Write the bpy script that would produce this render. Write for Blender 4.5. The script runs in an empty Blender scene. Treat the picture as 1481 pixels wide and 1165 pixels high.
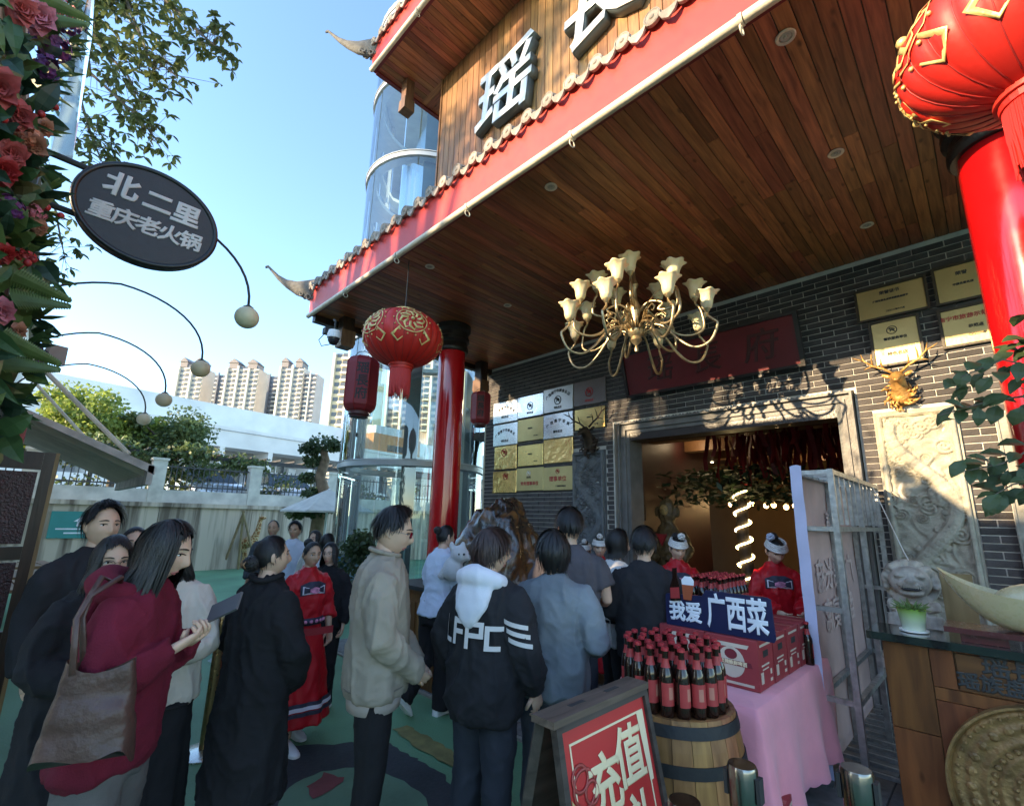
import bpy, math, random
from math import sin, cos, pi, radians as R, sqrt
from mathutils import Vector as V, Matrix, Euler, noise
random.seed(7)
SC = bpy.context.scene
COL = SC.collection
# ------------------------------------------------------------------ camera
FPX, CX, CY, IW, IH, EYE = 685.1, 741.9, 598.5, 1481.0, 1165.0, 1.68
RT = V((0.70829, 0.70555, 0.02277)); UP = V((0.13627, -0.16830, 0.97627)); FW = V((-0.69264, 0.68838, 0.21535))
cam = bpy.data.cameras.new('camera'); cob = bpy.data.objects.new('camera', cam); COL.objects.link(cob)
cam.sensor_width = 36; cam.lens = FPX / IW * 36; cam.clip_start = 0.05; cam.clip_end = 2000
cam.shift_x = -(CX - IW / 2) / IW; cam.shift_y = (CY - IH / 2) / IW
UP = (UP - FW * UP.dot(FW)).normalized(); RT = FW.cross(UP).normalized()
mw = Matrix((RT, UP, -FW)).transposed().to_4x4(); mw.translation = (0, 0, EYE); cob.matrix_world = mw
SC.camera = cob
# ------------------------------------------------------------------ sky, sun, exposure
SUN = V((0.36, 1.0, -0.283)).normalized()          # the way sunlight travels
world = bpy.data.worlds.new('World'); SC.world = world; world.use_nodes = True
wn = world.node_tree; bg = wn.nodes['Background']
sky = wn.nodes.new('ShaderNodeTexSky'); sky.sky_type = 'NISHITA'; sky.sun_disc = False
sky.sun_elevation = math.asin(-SUN.z); sky.sun_rotation = math.atan2(-SUN.x, -SUN.y)
sky.air_density = 1.0; sky.dust_density = 0.25; sky.ozone_density = 4.2; sky.altitude = 100
wn.links.new(sky.outputs[0], bg.inputs[0]); bg.inputs[1].default_value = 0.15
sl = bpy.data.lights.new('sun', 'SUN'); sl.energy = 2.2; sl.angle = R(0.5); sl.color = (1.0, 0.82, 0.58)
so = bpy.data.objects.new('sun', sl); COL.objects.link(so); so.rotation_euler = SUN.to_track_quat('-Z', 'Y').to_euler()
SC.view_settings.view_transform = 'Standard'; SC.view_settings.look = 'None'
SC.view_settings.exposure = 2.45; SC.view_settings.gamma = 1.0
SC.view_settings.use_white_balance = True; SC.view_settings.white_balance_temperature = 7800     # the photo's neutral shade
SC.cycles.max_bounces = 8; SC.cycles.transparent_max_bounces = 16
SC.cycles.use_denoising = True
# ------------------------------------------------------------------ pixel helpers (photo pixel -> point of the place)
def ray(px, py): return RT * ((px - CX) / FPX) - UP * ((py - CY) / FPX) + FW
O = V((0, 0, EYE))
def dep(px, py, d): return O + ray(px, py) * d
def onY(px, py, y): r = ray(px, py); return O + r * (y / r.y)
def onZ(px, py, z=0.0): r = ray(px, py); return O + r * ((z - EYE) / r.z)
def proj(p):
    c = V(p) - O; z = c.dot(FW); return (CX + FPX * c.dot(RT) / z, CY - FPX * c.dot(UP) / z, z)
# ------------------------------------------------------------------ scene objects
def tag(o, label=None, cat=None, group=None, kind=None):
    if label: o['label'] = label
    if cat: o['category'] = cat
    if group: o['group'] = group
    if kind: o['kind'] = kind
    return o
def thing(name, label, cat, loc=(0, 0, 0), rz=0.0, group=None):
    o = bpy.data.objects.new(name, None); COL.objects.link(o); o.empty_display_size = 0.1
    o.location = loc; o.rotation_euler = (0, 0, rz)
    return tag(o, label, cat, group)
def link(name, me, parent=None, world=False):
    o = bpy.data.objects.new(name, me); COL.objects.link(o)
    if parent is not None:
        o.parent = parent
        if world: o.matrix_parent_inverse = wmat(parent).inverted()
    return o
def wmat(o):
    m = Matrix.LocRotScale(o.location, o.rotation_euler.to_quaternion(), o.scale)
    return (wmat(o.parent) @ o.matrix_parent_inverse @ m) if o.parent else m
def copy_tree(o, parent=None):
    c = o.copy(); COL.objects.link(c); c.parent = parent
    for ch in [x for x in KIDS.get(o.name, [])]: KIDS.setdefault(c.name, []).append(copy_tree(ch, c))
    return c
KIDS = {}
class MB:
    def __init__(s): s.v = []; s.f = []; s.m = []; s.mi = 0
    def add(s, vs, fs):
        b = len(s.v); s.v.extend([tuple(p) for p in vs]); s.f.extend([[i + b for i in f] for f in fs]); s.m.extend([s.mi] * len(fs)); return s
    def box(s, c, d, rot=None, taper=1.0):
        hx, hy, hz = d[0] / 2, d[1] / 2, d[2] / 2
        vs = [V((x * (taper if z > 0 else 1), y * (taper if z > 0 else 1), z)) for z in (-hz, hz) for x, y in ((-hx, -hy), (hx, -hy), (hx, hy), (-hx, hy))]
        if rot is not None:
            m = Euler(rot).to_matrix() if not isinstance(rot, Matrix) else rot
            vs = [m @ p for p in vs]
        c = V(c)
        return s.add([p + c for p in vs], [(0, 3, 2, 1), (4, 5, 6, 7), (0, 1, 5, 4), (1, 2, 6, 5), (2, 3, 7, 6), (3, 0, 4, 7)])
    def bb(s, a, b): # box between two corners
        return s.box([(a[i] + b[i]) / 2 for i in range(3)], [abs(b[i] - a[i]) for i in range(3)])
    def rings(s, rs, cap=True, closed=False):
        n = len(rs[0]); vs = [p for r in rs for p in r]; fs = []
        m = len(rs)
        for i in range(m if closed else m - 1):
            for j in range(n):
                a = i * n + j; b = i * n + (j + 1) % n; i2 = (i + 1) % m
                fs.append((a, b, i2 * n + (j + 1) % n, i2 * n + j))
        if cap and not closed: fs.append(tuple(range(n - 1, -1, -1))); fs.append(tuple((m - 1) * n + j for j in range(n)))
        return s.add(vs, fs)
    def tube(s, path, rad, n=8, cap=True, flat=1.0, ref=None):
        path = [V(p) for p in path]; rs = []
        k = len(path); rad = rad if hasattr(rad, '__len__') else [rad] * k
        nrm = None
        for i, p in enumerate(path):
            t = (path[min(i + 1, k - 1)] - path[max(i - 1, 0)])
            t = t.normalized() if t.length > 1e-9 else V((0, 0, 1))
            if nrm is None:
                a = V(ref) if ref is not None else (V((0, 0, 1)) if abs(t.z) < 0.9 else V((1, 0, 0)))
                nrm = (a - t * a.dot(t)).normalized()
            else:
                nrm = nrm - t * nrm.dot(t); nrm = nrm.normalized() if nrm.length > 1e-6 else t.orthogonal().normalized()
            b = t.cross(nrm)
            rs.append([p + nrm * (cos(2 * pi * j / n) * rad[i] * flat) + b * (sin(2 * pi * j / n) * rad[i]) for j in range(n)])
        return s.rings(rs, cap)
    def lathe(s, prof, n=16, c=(0, 0, 0), axis=None, cap=True):
        rs = []
        m = axis.to_track_quat('Z', 'Y').to_matrix() if axis is not None else Matrix.Identity(3)
        c = V(c)
        for r, z in prof: rs.append([c + m @ V((r * cos(2 * pi * j / n), r * sin(2 * pi * j / n), z)) for j in range(n)])
        return s.rings(rs, cap)
    def ell(s, c, r, rot=None, nu=12, nv=8):
        m = Euler(rot).to_matrix() if rot is not None and not isinstance(rot, Matrix) else (rot if rot is not None else Matrix.Identity(3)); c = V(c)
        rs = []
        for i in range(nv + 1):
            th = -pi / 2 + pi * (i + 0.02) / (nv + 0.04)
            rs.append([c + m @ V((r[0] * cos(th) * cos(2 * pi * j / nu), r[1] * cos(th) * sin(2 * pi * j / nu), r[2] * sin(th))) for j in range(nu)])
        return s.rings(rs)
    def grid(s, fn, nu, nv, wrapu=False):
        vs = [fn(i / (nu if wrapu else nu - 1), j / (nv - 1)) for j in range(nv) for i in range(nu)]
        fs = []
        for j in range(nv - 1):
            for i in range(nu if wrapu else nu - 1):
                i2 = (i + 1) % nu
                fs.append((j * nu + i, j * nu + i2, (j + 1) * nu + i2, (j + 1) * nu + i))
        return s.add(vs, fs)
    def prism(s, pts, y0, y1, plane='xz', off=(0, 0, 0)):
        o = V(off)
        def P(p, d): return o + (V((p[0], d, p[1])) if plane == 'xz' else V((p[0], p[1], d)) if plane == 'xy' else V((d, p[0], p[1])))
        n = len(pts); vs = [P(p, y0) for p in pts] + [P(p, y1) for p in pts]
        fs = [tuple(range(n)), tuple(range(2 * n - 1, n - 1, -1))] + [(i, i + n, (i + 1) % n + n, (i + 1) % n) for i in range(n)]
        return s.add(vs, fs)
    def mesh(s, name, mat, smooth=False, fix=True):
        me = bpy.data.meshes.new(name); me.from_pydata(s.v, [], s.f)
        for m in (mat if isinstance(mat, (list, tuple)) else [mat]): me.materials.append(m)
        if isinstance(mat, (list, tuple)) and len(mat) > 1: me.polygons.foreach_set('material_index', s.m)
        if smooth:
            me.polygons.foreach_set('use_smooth', [True] * len(me.polygons))
            if smooth != 'all': me.set_sharp_from_angle(angle=R(40))
        me.update()
        return me
    def build(s, name, mat, parent=None, smooth=False, world=False):
        o = link(name, s.mesh(name, mat, smooth), parent, world)
        if parent is not None: KIDS.setdefault(parent.name, []).append(o)
        return o
def fix_normals(me):
    import bmesh
    b = bmesh.new(); b.from_mesh(me); bmesh.ops.recalc_face_normals(b, faces=b.faces); b.to_mesh(me); b.free(); return me
def child(name, me, parent, loc=(0, 0, 0), rot=(0, 0, 0), sc=None):
    o = bpy.data.objects.new(name, me); COL.objects.link(o); o.parent = parent; o.location = loc; o.rotation_euler = rot
    if sc: o.scale = sc
    if parent is not None: KIDS.setdefault(parent.name, []).append(o)
    return o
TMP = bpy.data.scenes.new('scratch')      # evaluated apart from the scene, removed at the end
def remesh(mb, vox, smooth=4, name='m'):
    me = mb.mesh(name, None) if False else None
    me = bpy.data.meshes.new(name); me.from_pydata(mb.v, [], mb.f); fix_normals(me)
    o = bpy.data.objects.new('tmp', me); TMP.collection.objects.link(o)
    r = o.modifiers.new('r', 'REMESH'); r.mode = 'VOXEL'; r.voxel_size = vox
    if smooth: k = o.modifiers.new('s', 'SMOOTH'); k.factor = 0.5; k.iterations = smooth
    TMP.view_layers[0].update(); dg = TMP.view_layers[0].depsgraph; out = bpy.data.meshes.new_from_object(o.evaluated_get(dg))
    bpy.data.objects.remove(o); bpy.data.meshes.remove(me)
    return out
def text_mesh(body, size, mat, depth=0.004, bold=0.0, shear=0.0, align='CENTER', name='lettering', xs=1.0, vert=False, sp=1.0):
    c = bpy.data.curves.new('t', 'FONT'); c.body = body if not vert else '\n'.join(body); c.size = size; c.extrude = depth / 2; c.bevel_depth = bold; c.bevel_resolution = 0; c.shear = shear
    c.align_x = align; c.align_y = 'CENTER'; c.resolution_u = 3; c.space_line = sp; c.space_character = 1.0
    o = bpy.data.objects.new('tt', c); TMP.collection.objects.link(o)
    TMP.view_layers[0].update(); dg = TMP.view_layers[0].depsgraph; me = bpy.data.meshes.new_from_object(o.evaluated_get(dg))
    bpy.data.objects.remove(o); bpy.data.curves.remove(c)
    me.name = name; me.materials.clear(); me.materials.append(mat)
    zs = (depth / 2) / max(1e-6, depth / 2 + bold)
    for v in me.vertices: v.co.x *= xs; v.co.z *= zs
    return me
def put_text(body, size, mat, parent, loc, right, up, **k):
    """lettering lying in the plane spanned by right/up at loc (world)"""
    nm = k.pop('name', 'lettering')
    me = text_mesh(body, size, mat, name=nm, **k)
    right = V(right).normalized(); up = V(up); up = (up - right * up.dot(right)).normalized(); n = right.cross(up)
    m = Matrix((right, up, n)).transposed().to_4x4(); m.translation = V(loc)
    me.transform(m)
    return pk(nm, me, parent)
def pk(name, me, parent, world=True):
    o = link(name, me, parent, world)
    KIDS.setdefault(parent.name, []).append(o)
    return o
# ------------------------------------------------------------------ materials
def nt(name):
    m = bpy.data.materials.new(name); m.use_nodes = True; t = m.node_tree
    return m, t, t.nodes['Principled BSDF']
def N(t, typ, **k):
    n = t.nodes.new(typ)
    for a, b in k.items(): setattr(n, a, b)
    return n
_M = {}
def mat(name, col, rough=0.6, metal=0.0, var=0.15, scale=4.0, bump=0.1, bscale=40.0, stretch=(1, 1, 1), col2=None, rnd=0.0, spec=0.5, emit=None, es=0.0, coat=0.0, trans=0.0, alpha=1.0, sheen=0.0, coords='Object', sss=0.0, detail=6):
    if name in _M: return _M[name]
    m, t, p = nt(name); L = t.links.new
    tc = N(t, 'ShaderNodeTexCoord'); mp = N(t, 'ShaderNodeMapping'); mp.inputs['Scale'].default_value = stretch
    L(tc.outputs[coords], mp.inputs[0])
    n1 = N(t, 'ShaderNodeTexNoise'); n1.inputs['Scale'].default_value = scale; n1.inputs['Detail'].default_value = detail
    L(mp.outputs[0], n1.inputs['Vector'])
    mx = N(t, 'ShaderNodeMix', data_type='RGBA')
    c = V(col)
    c2 = V(col2) if col2 is not None else c * (1 - var)
    c1 = c if col2 is not None else V([min(1, x * (1 + var)) for x in c])
    rmp = N(t, 'ShaderNodeMapRange'); rmp.inputs[1].default_value = 0.3; rmp.inputs[2].default_value = 0.7
    L(n1.outputs[0], rmp.inputs[0]); L(rmp.outputs[0], mx.inputs[0])
    mx.inputs[6].default_value = (*c1, 1); mx.inputs[7].default_value = (*c2, 1)
    out = mx.outputs[2]
    if rnd:
        oi = N(t, 'ShaderNodeObjectInfo'); hs = N(t, 'ShaderNodeHueSaturation')
        mr = N(t, 'ShaderNodeMapRange'); mr.inputs[3].default_value = 1 - rnd; mr.inputs[4].default_value = 1 + rnd
        L(oi.outputs['Random'], mr.inputs[0]); L(mr.outputs[0], hs.inputs['Value']); L(out, hs.inputs['Color']); out = hs.outputs[0]
    L(out, p.inputs['Base Color'])
    p.inputs['Roughness'].default_value = rough; p.inputs['Metallic'].default_value = metal; p.inputs['Specular IOR Level'].default_value = spec
    if coat: p.inputs['Coat Weight'].default_value = coat; p.inputs['Coat Roughness'].default_value = 0.08
    if trans: p.inputs['Transmission Weight'].default_value = trans
    if alpha < 1: p.inputs['Alpha'].default_value = alpha
    if sheen: p.inputs['Sheen Weight'].default_value = sheen
    if sss: p.inputs['Subsurface Weight'].default_value = sss; p.inputs['Subsurface Radius'].default_value = (0.02, 0.008, 0.004); p.inputs['Subsurface Scale'].default_value = 0.5
    if emit: p.inputs['Emission Color'].default_value = (*emit, 1); p.inputs['Emission Strength'].default_value = es
    if bump:
        n2 = N(t, 'ShaderNodeTexNoise'); n2.inputs['Scale'].default_value = bscale; n2.inputs['Detail'].default_value = 5; L(mp.outputs[0], n2.inputs['Vector'])
        b = N(t, 'ShaderNodeBump'); b.inputs['Strength'].default_value = bump; b.inputs['Distance'].default_value = 0.02; L(n2.outputs[0], b.inputs['Height']); L(b.outputs[0], p.inputs['Normal'])
        rr = N(t, 'ShaderNodeMapRange'); rr.inputs[3].default_value = max(0, rough - 0.1); rr.inputs[4].default_value = min(1, rough + 0.1)
        L(n2.outputs[0], rr.inputs[0]); L(rr.outputs[0], p.inputs['Roughness'])
    _M[name] = m
    return m
def wood(name, c1, c2, rough=0.5, scale=3.0, stretch=(12, 1, 12), rnd=0.35, bump=0.25, spec=0.4, knots=True):
    """grain runs along the axis whose stretch is small"""
    if name in _M: return _M[name]
    m, t, p = nt(name); L = t.links.new
    tc = N(t, 'ShaderNodeTexCoord'); oi = N(t, 'ShaderNodeObjectInfo')
    ad = N(t, 'ShaderNodeVectorMath', operation='ADD'); sc = N(t, 'ShaderNodeVectorMath', operation='SCALE'); sc.inputs['Scale'].default_value = 37.0
    cmb = N(t, 'ShaderNodeCombineXYZ')
    for i in range(3): L(oi.outputs['Random'], cmb.inputs[i])
    L(cmb.outputs[0], sc.inputs[0]); L(tc.outputs['Object'], ad.inputs[0]); L(sc.outputs[0], ad.inputs[1])
    mp = N(t, 'ShaderNodeMapping'); mp.inputs['Scale'].default_value = stretch; L(ad.outputs[0], mp.inputs[0])
    n1 = N(t, 'ShaderNodeTexNoise'); n1.inputs['Scale'].default_value = scale; n1.inputs['Detail'].default_value = 8; n1.inputs['Distortion'].default_value = 0.6; L(mp.outputs[0], n1.inputs[0])
    rp = N(t, 'ShaderNodeValToRGB'); rp.color_ramp.elements[0].position = 0.3; rp.color_ramp.elements[1].position = 0.72
    rp.color_ramp.elements[0].color = (*c2, 1); rp.color_ramp.elements[1].color = (*c1, 1); L(n1.outputs[0], rp.inputs[0])
    out = rp.outputs[0]
    if knots:
        mp2 = N(t, 'ShaderNodeMapping'); mp2.inputs['Scale'].default_value = [1.0 if s > 1.5 else 0.45 for s in stretch]; L(ad.outputs[0], mp2.inputs[0])
        vo = N(t, 'ShaderNodeTexVoronoi'); vo.inputs['Scale'].default_value = 9.0; L(mp2.outputs[0], vo.inputs[0])
        r2 = N(t, 'ShaderNodeValToRGB'); r2.color_ramp.elements[0].position = 0.06; r2.color_ramp.elements[1].position = 0.16
        r2.color_ramp.elements[0].color = (0.25, 0.2, 0.18, 1); r2.color_ramp.elements[1].color = (1, 1, 1, 1); L(vo.outputs['Distance'], r2.inputs[0])
        mu = N(t, 'ShaderNodeMix', data_type='RGBA', blend_type='MULTIPLY'); mu.inputs[0].default_value = 0.8; L(out, mu.inputs[6]); L(r2.outputs[0], mu.inputs[7]); out = mu.outputs[2]
    hs = N(t, 'ShaderNodeHueSaturation'); mr = N(t, 'ShaderNodeMapRange'); mr.inputs[3].default_value = 1 - rnd; mr.inputs[4].default_value = 1 + rnd
    L(oi.outputs['Random'], mr.inputs[0]); L(mr.outputs[0], hs.inputs['Value']); L(out, hs.inputs['Color'])
    wn2 = N(t, 'ShaderNodeTexWhiteNoise', noise_dimensions='1D'); L(oi.outputs['Random'], wn2.inputs['W'])
    m2 = N(t, 'ShaderNodeMapRange'); m2.inputs[3].default_value = 0.487; m2.inputs[4].default_value = 0.513; L(wn2.outputs[0], m2.inputs[0]); L(m2.outputs[0], hs.inputs['Hue'])
    L(hs.outputs[0], p.inputs['Base Color']); p.inputs['Roughness'].default_value = rough; p.inputs['Specular IOR Level'].default_value = spec
    b = N(t, 'ShaderNodeBump'); b.inputs['Strength'].default_value = bump; b.inputs['Distance'].default_value = 0.006; L(n1.outputs[0], b.inputs['Height']); L(b.outputs[0], p.inputs['Normal'])
    _M[name] = m
    return m
def glass(name, col=(0.75, 0.9, 0.9), alpha=0.25, rough=0.03):
    """thin architectural pane: mostly clear, mirrors the sky at grazing angles"""
    if name in _M: return _M[name]
    m, t, p = nt(name); L = t.links.new
    tr = N(t, 'ShaderNodeBsdfTransparent'); tr.inputs[0].default_value = (*col, 1)
    gl = N(t, 'ShaderNodeBsdfGlossy'); gl.inputs[0].default_value = (0.9, 0.95, 1, 1); gl.inputs[1].default_value = rough
    fr = N(t, 'ShaderNodeFresnel'); fr.inputs[0].default_value = 1.45
    ad = N(t, 'ShaderNodeMath', operation='ADD'); ad.inputs[1].default_value = alpha; L(fr.outputs[0], ad.inputs[0])
    mx = N(t, 'ShaderNodeMixShader'); L(ad.outputs[0], mx.inputs[0]); L(tr.outputs[0], mx.inputs[1]); L(gl.outputs[0], mx.inputs[2])
    L(mx.outputs[0], t.nodes['Material Output'].inputs[0]); _M[name] = m
    return m
# ================================================================== materials of the place
BRICK = mat('brick_dark', (0.062, 0.055, 0.055), 0.8, var=0.25, scale=9, bump=0.35, bscale=60, rnd=0.35)
MORTAR = mat('mortar', (0.60, 0.57, 0.52), 0.9, var=0.12, scale=6, bump=0.3, bscale=80)
PLANK = wood('ceiling_plank', (0.46, 0.150, 0.062), (0.19, 0.056, 0.026), 0.42, 2.4, (16, 1.1, 16), 0.38)
PLANKV = wood('wall_plank', (0.36, 0.18, 0.075), (0.17, 0.075, 0.03), 0.5, 2.4, (16, 16, 1.1), 0.28)
DARKWOOD = wood('dark_timber', (0.05, 0.026, 0.016), (0.02, 0.011, 0.008), 0.45, 2.5, (10, 10, 1.2), 0.1, knots=False)
RED = mat('red_paint', (0.56, 0.042, 0.032), 0.42, var=0.12, scale=2.5, bump=0.06, bscale=14)
REDC = mat('red_lacquer', (0.50, 0.006, 0.010), 0.16, var=0.06, scale=3, bump=0.015, bscale=8, coat=0.6)
GUT = mat('gutter_cream', (0.62, 0.55, 0.42), 0.4, var=0.2, scale=5, bump=0.1)
TILE = mat('roof_tile', (0.30, 0.26, 0.22), 0.85, var=0.3, scale=12, bump=0.4, bscale=50, rnd=0.2)
BLACKW = mat('black_lacquer', (0.018, 0.014, 0.013), 0.35, var=0.3, scale=8, bump=0.15)
STONE = mat('grey_stone', (0.30, 0.28, 0.24), 0.85, var=0.3, scale=8, bump=0.5, bscale=40)
STONEL = mat('carved_stone', (0.40, 0.37, 0.30), 0.85, var=0.25, scale=10, bump=0.4, bscale=60)
SLATE = mat('carved_slate', (0.13, 0.135, 0.14), 0.6, var=0.3, scale=10, bump=0.4, bscale=50)
STEEL = mat('brushed_steel', (0.75, 0.76, 0.78), 0.28, 1.0, var=0.06, scale=3, bump=0.05, bscale=30, stretch=(1, 1, 30))
GOLDP = mat('gold_plate', (0.78, 0.55, 0.22), 0.30, 1.0, var=0.10, scale=5, bump=0.05, bscale=20)
GOLDW = mat('gold_wrapped', (0.80, 0.50, 0.20), 0.22, 1.0, var=0.10, scale=5, bump=0.7, bscale=11)
GOLDB = mat('gold_matt', (0.62, 0.48, 0.22), 0.45, 0.75, var=0.12, scale=3, bump=0.08)
INK = mat('ink_black', (0.03, 0.03, 0.03), 0.6, bump=0)
INKR = mat('ink_red', (0.45, 0.03, 0.03), 0.6, bump=0)
GOLD = mat('gilt', (0.75, 0.52, 0.16), 0.35, 0.8, var=0.1)
CREAM = mat('cream_letter', (0.78, 0.62, 0.40), 0.6, bump=0, var=0.05)
WHITE = mat('white_paint', (0.80, 0.80, 0.78), 0.6, var=0.05, scale=3)
FROST = mat('frosted_shade', (0.80, 0.68, 0.44), 0.45, var=0.05, bump=0.05, trans=0.0, sss=0.3)
BRASS = mat('antique_brass', (0.52, 0.40, 0.24), 0.38, 0.85, var=0.25, scale=18, bump=0.2)
W = 6.0; CZ = 4.53; XL = -6.75; XR = 2.6
DX0, DX1, DZ = -3.60, -1.06, 2.92
bld = thing('restaurant_building', 'brick and timber restaurant with red columns, tiled eaves and a plank ceiling over its entrance', 'building', (-2.4, 6.0, 0))
def BP(mb, name, m, parent=None, smooth=False): return mb.build(name, m, parent or bld, smooth, True)
# ---- wall core (mortar), returns, bricks
c = MB(); c.bb((XL, W, 0), (DX0 - .28, W + .3, CZ + .2)); c.bb((DX1 + .17, W, 0), (XR, W + .3, CZ + .2)); c.bb((DX0 - .28, W, DZ + .18), (DX1 + .17, W + .3, CZ + .2))
wall = BP(c, 'wall', MORTAR)
c = MB(); c.bb((XL, W + .3, 0), (XL + .25, W + 6, CZ + .2)); BP(c, 'side_wall', MORTAR)
BPX, BPZ, GAP = 0.25, 0.068, 0.0095
holes = [(DX0 - .30, DX1 + .19, 0, DZ + .20), (-4.66, -4.02, 0.6, 2.74), (-0.76, -0.12, 0.0, 2.83), (0.11, 9, 0, 2.72)]
allb = []
for r in range(int(CZ / BPZ)):
    z = r * BPZ + BPZ / 2
    x = XL + (BPX / 2 if r % 2 else 0) - BPX / 2 + 0.002
    while x < XR:
        a, b = max(x + GAP / 2, XL), min(x + BPX - GAP / 2, XR); x += BPX
        segs = [(a, b)]
        for h0, h1, g0, g1 in holes:
            if z + BPZ / 2 > g0 and z - BPZ / 2 < g1:
                ns = []
                for s0, s1 in segs:
                    if s1 <= h0 or s0 >= h1: ns.append((s0, s1)); continue
                    if s0 < h0: ns.append((s0, h0 - 0.004))
                    if s1 > h1: ns.append((h1 + 0.004, s1))
                segs = ns
        for s0, s1 in segs:
            if s1 - s0 > 0.02: allb.append((s0, s1, z))
def bsize(q):
    p0 = proj((q[0], W, q[2] - .03)); p1 = proj((q[1], W, q[2] + .03)); cxp, cyp = (p0[0] + p1[0]) / 2, (p0[1] + p1[1]) / 2
    if not (0 < cxp < IW and 0 < cyp < IH) or p0[2] < 0.3: return 0
    if cyp > 830 or (880 < cxp < 1240 and cyp > 640): return 0.1
    if cxp > 1400 and cyp < 600: return 0.2
    if 1130 < cxp < 1300 and cyp > 690: return 0.3
    return abs(p1[0] - p0[0]) * abs(p0[1] - p1[1]) + 1
allb.sort(key=bsize, reverse=True)
bcache = {}
def brick_mesh(w):
    k = round(w, 3)
    if k not in bcache:
        m = MB(); h = BPZ - GAP; d = .012; e = .003
        rs = [[V((sx * (w / 2 - i), y, sz * (h / 2 - i))) for sx, sz in ((-1, -1), (1, -1), (1, 1), (-1, 1))] for y, i in ((0, 0), (-d + e, 0), (-d, e))]
        m.rings(rs); bcache[k] = m.mesh('brick', BRICK)
    return bcache[k]
brnd = random.Random(5)
for s0, s1, z in allb[:300]:
    o = link('brick', brick_mesh(s1 - s0), bld); o.location = V(((s0 + s1) / 2, W + brnd.uniform(-.002, .002), z)) - bld.location
st = MB()
for s0, s1, z in allb[300:]:
    st.box(((s0 + s1) / 2, W - .006, z), (s1 - s0, .0121, BPZ - GAP))
o = BP(st, 'bricks', BRICK); tag(o, kind='stuff')
# left end of the wall wears a light metal edge strip
c = MB(); c.bb((XL - .04, W - .02, 0), (XL - .001, W + .3, CZ)); BP(c, 'edge_strip', GUT)
# ---- ceiling boards
prnd = random.Random(11); PW = 0.0955
c = MB(); c.bb((XL - .02, 2.46, CZ + .016), (XR, W + .1, CZ + .12)); BP(c, 'ceiling_deck', BLACKW)
pm = {}
def plank_mesh(w, l, key):
    k = (key, round(l, 2))
    if k not in pm:
        m = MB(); e = .003
        if key == 'c': rs = [[V((sx * (w / 2 - i), sy * (l / 2 - i), z)) for sx, sy in ((-1, -1), (1, -1), (1, 1), (-1, 1))] for z, i in ((.012, 0), (e, 0), (0, e))]; m.rings(rs[::-1])
        else: rs = [[V((sx * (w / 2 - i), y, sz * (l / 2 - i))) for sx, sz in ((-1, -1), (1, -1), (1, 1), (-1, 1))] for y, i in ((0.0, 0), (-.015 + e, 0), (-.015, e))]; m.rings(rs)
        pm[k] = m.mesh('plank', PLANK if key == 'c' else PLANKV)
    return pm[k]
x = XL + .02
while x < 1.05:
    y = 2.50; 
    while y < W - .03:
        l = min(round(prnd.choice((0.9, 1.3, 1.7, 2.1)) * prnd.choice((.8, 1.0)), 2), W - .02 - y)
        if W - .02 - y - l < .35: l = W - .02 - y
        o = link('plank', plank_mesh(PW - .005, round(l - .003, 2), 'c'), bld); o.location = V((x + PW / 2, y + l / 2, CZ)) - bld.location; y += l
    x += PW
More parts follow.
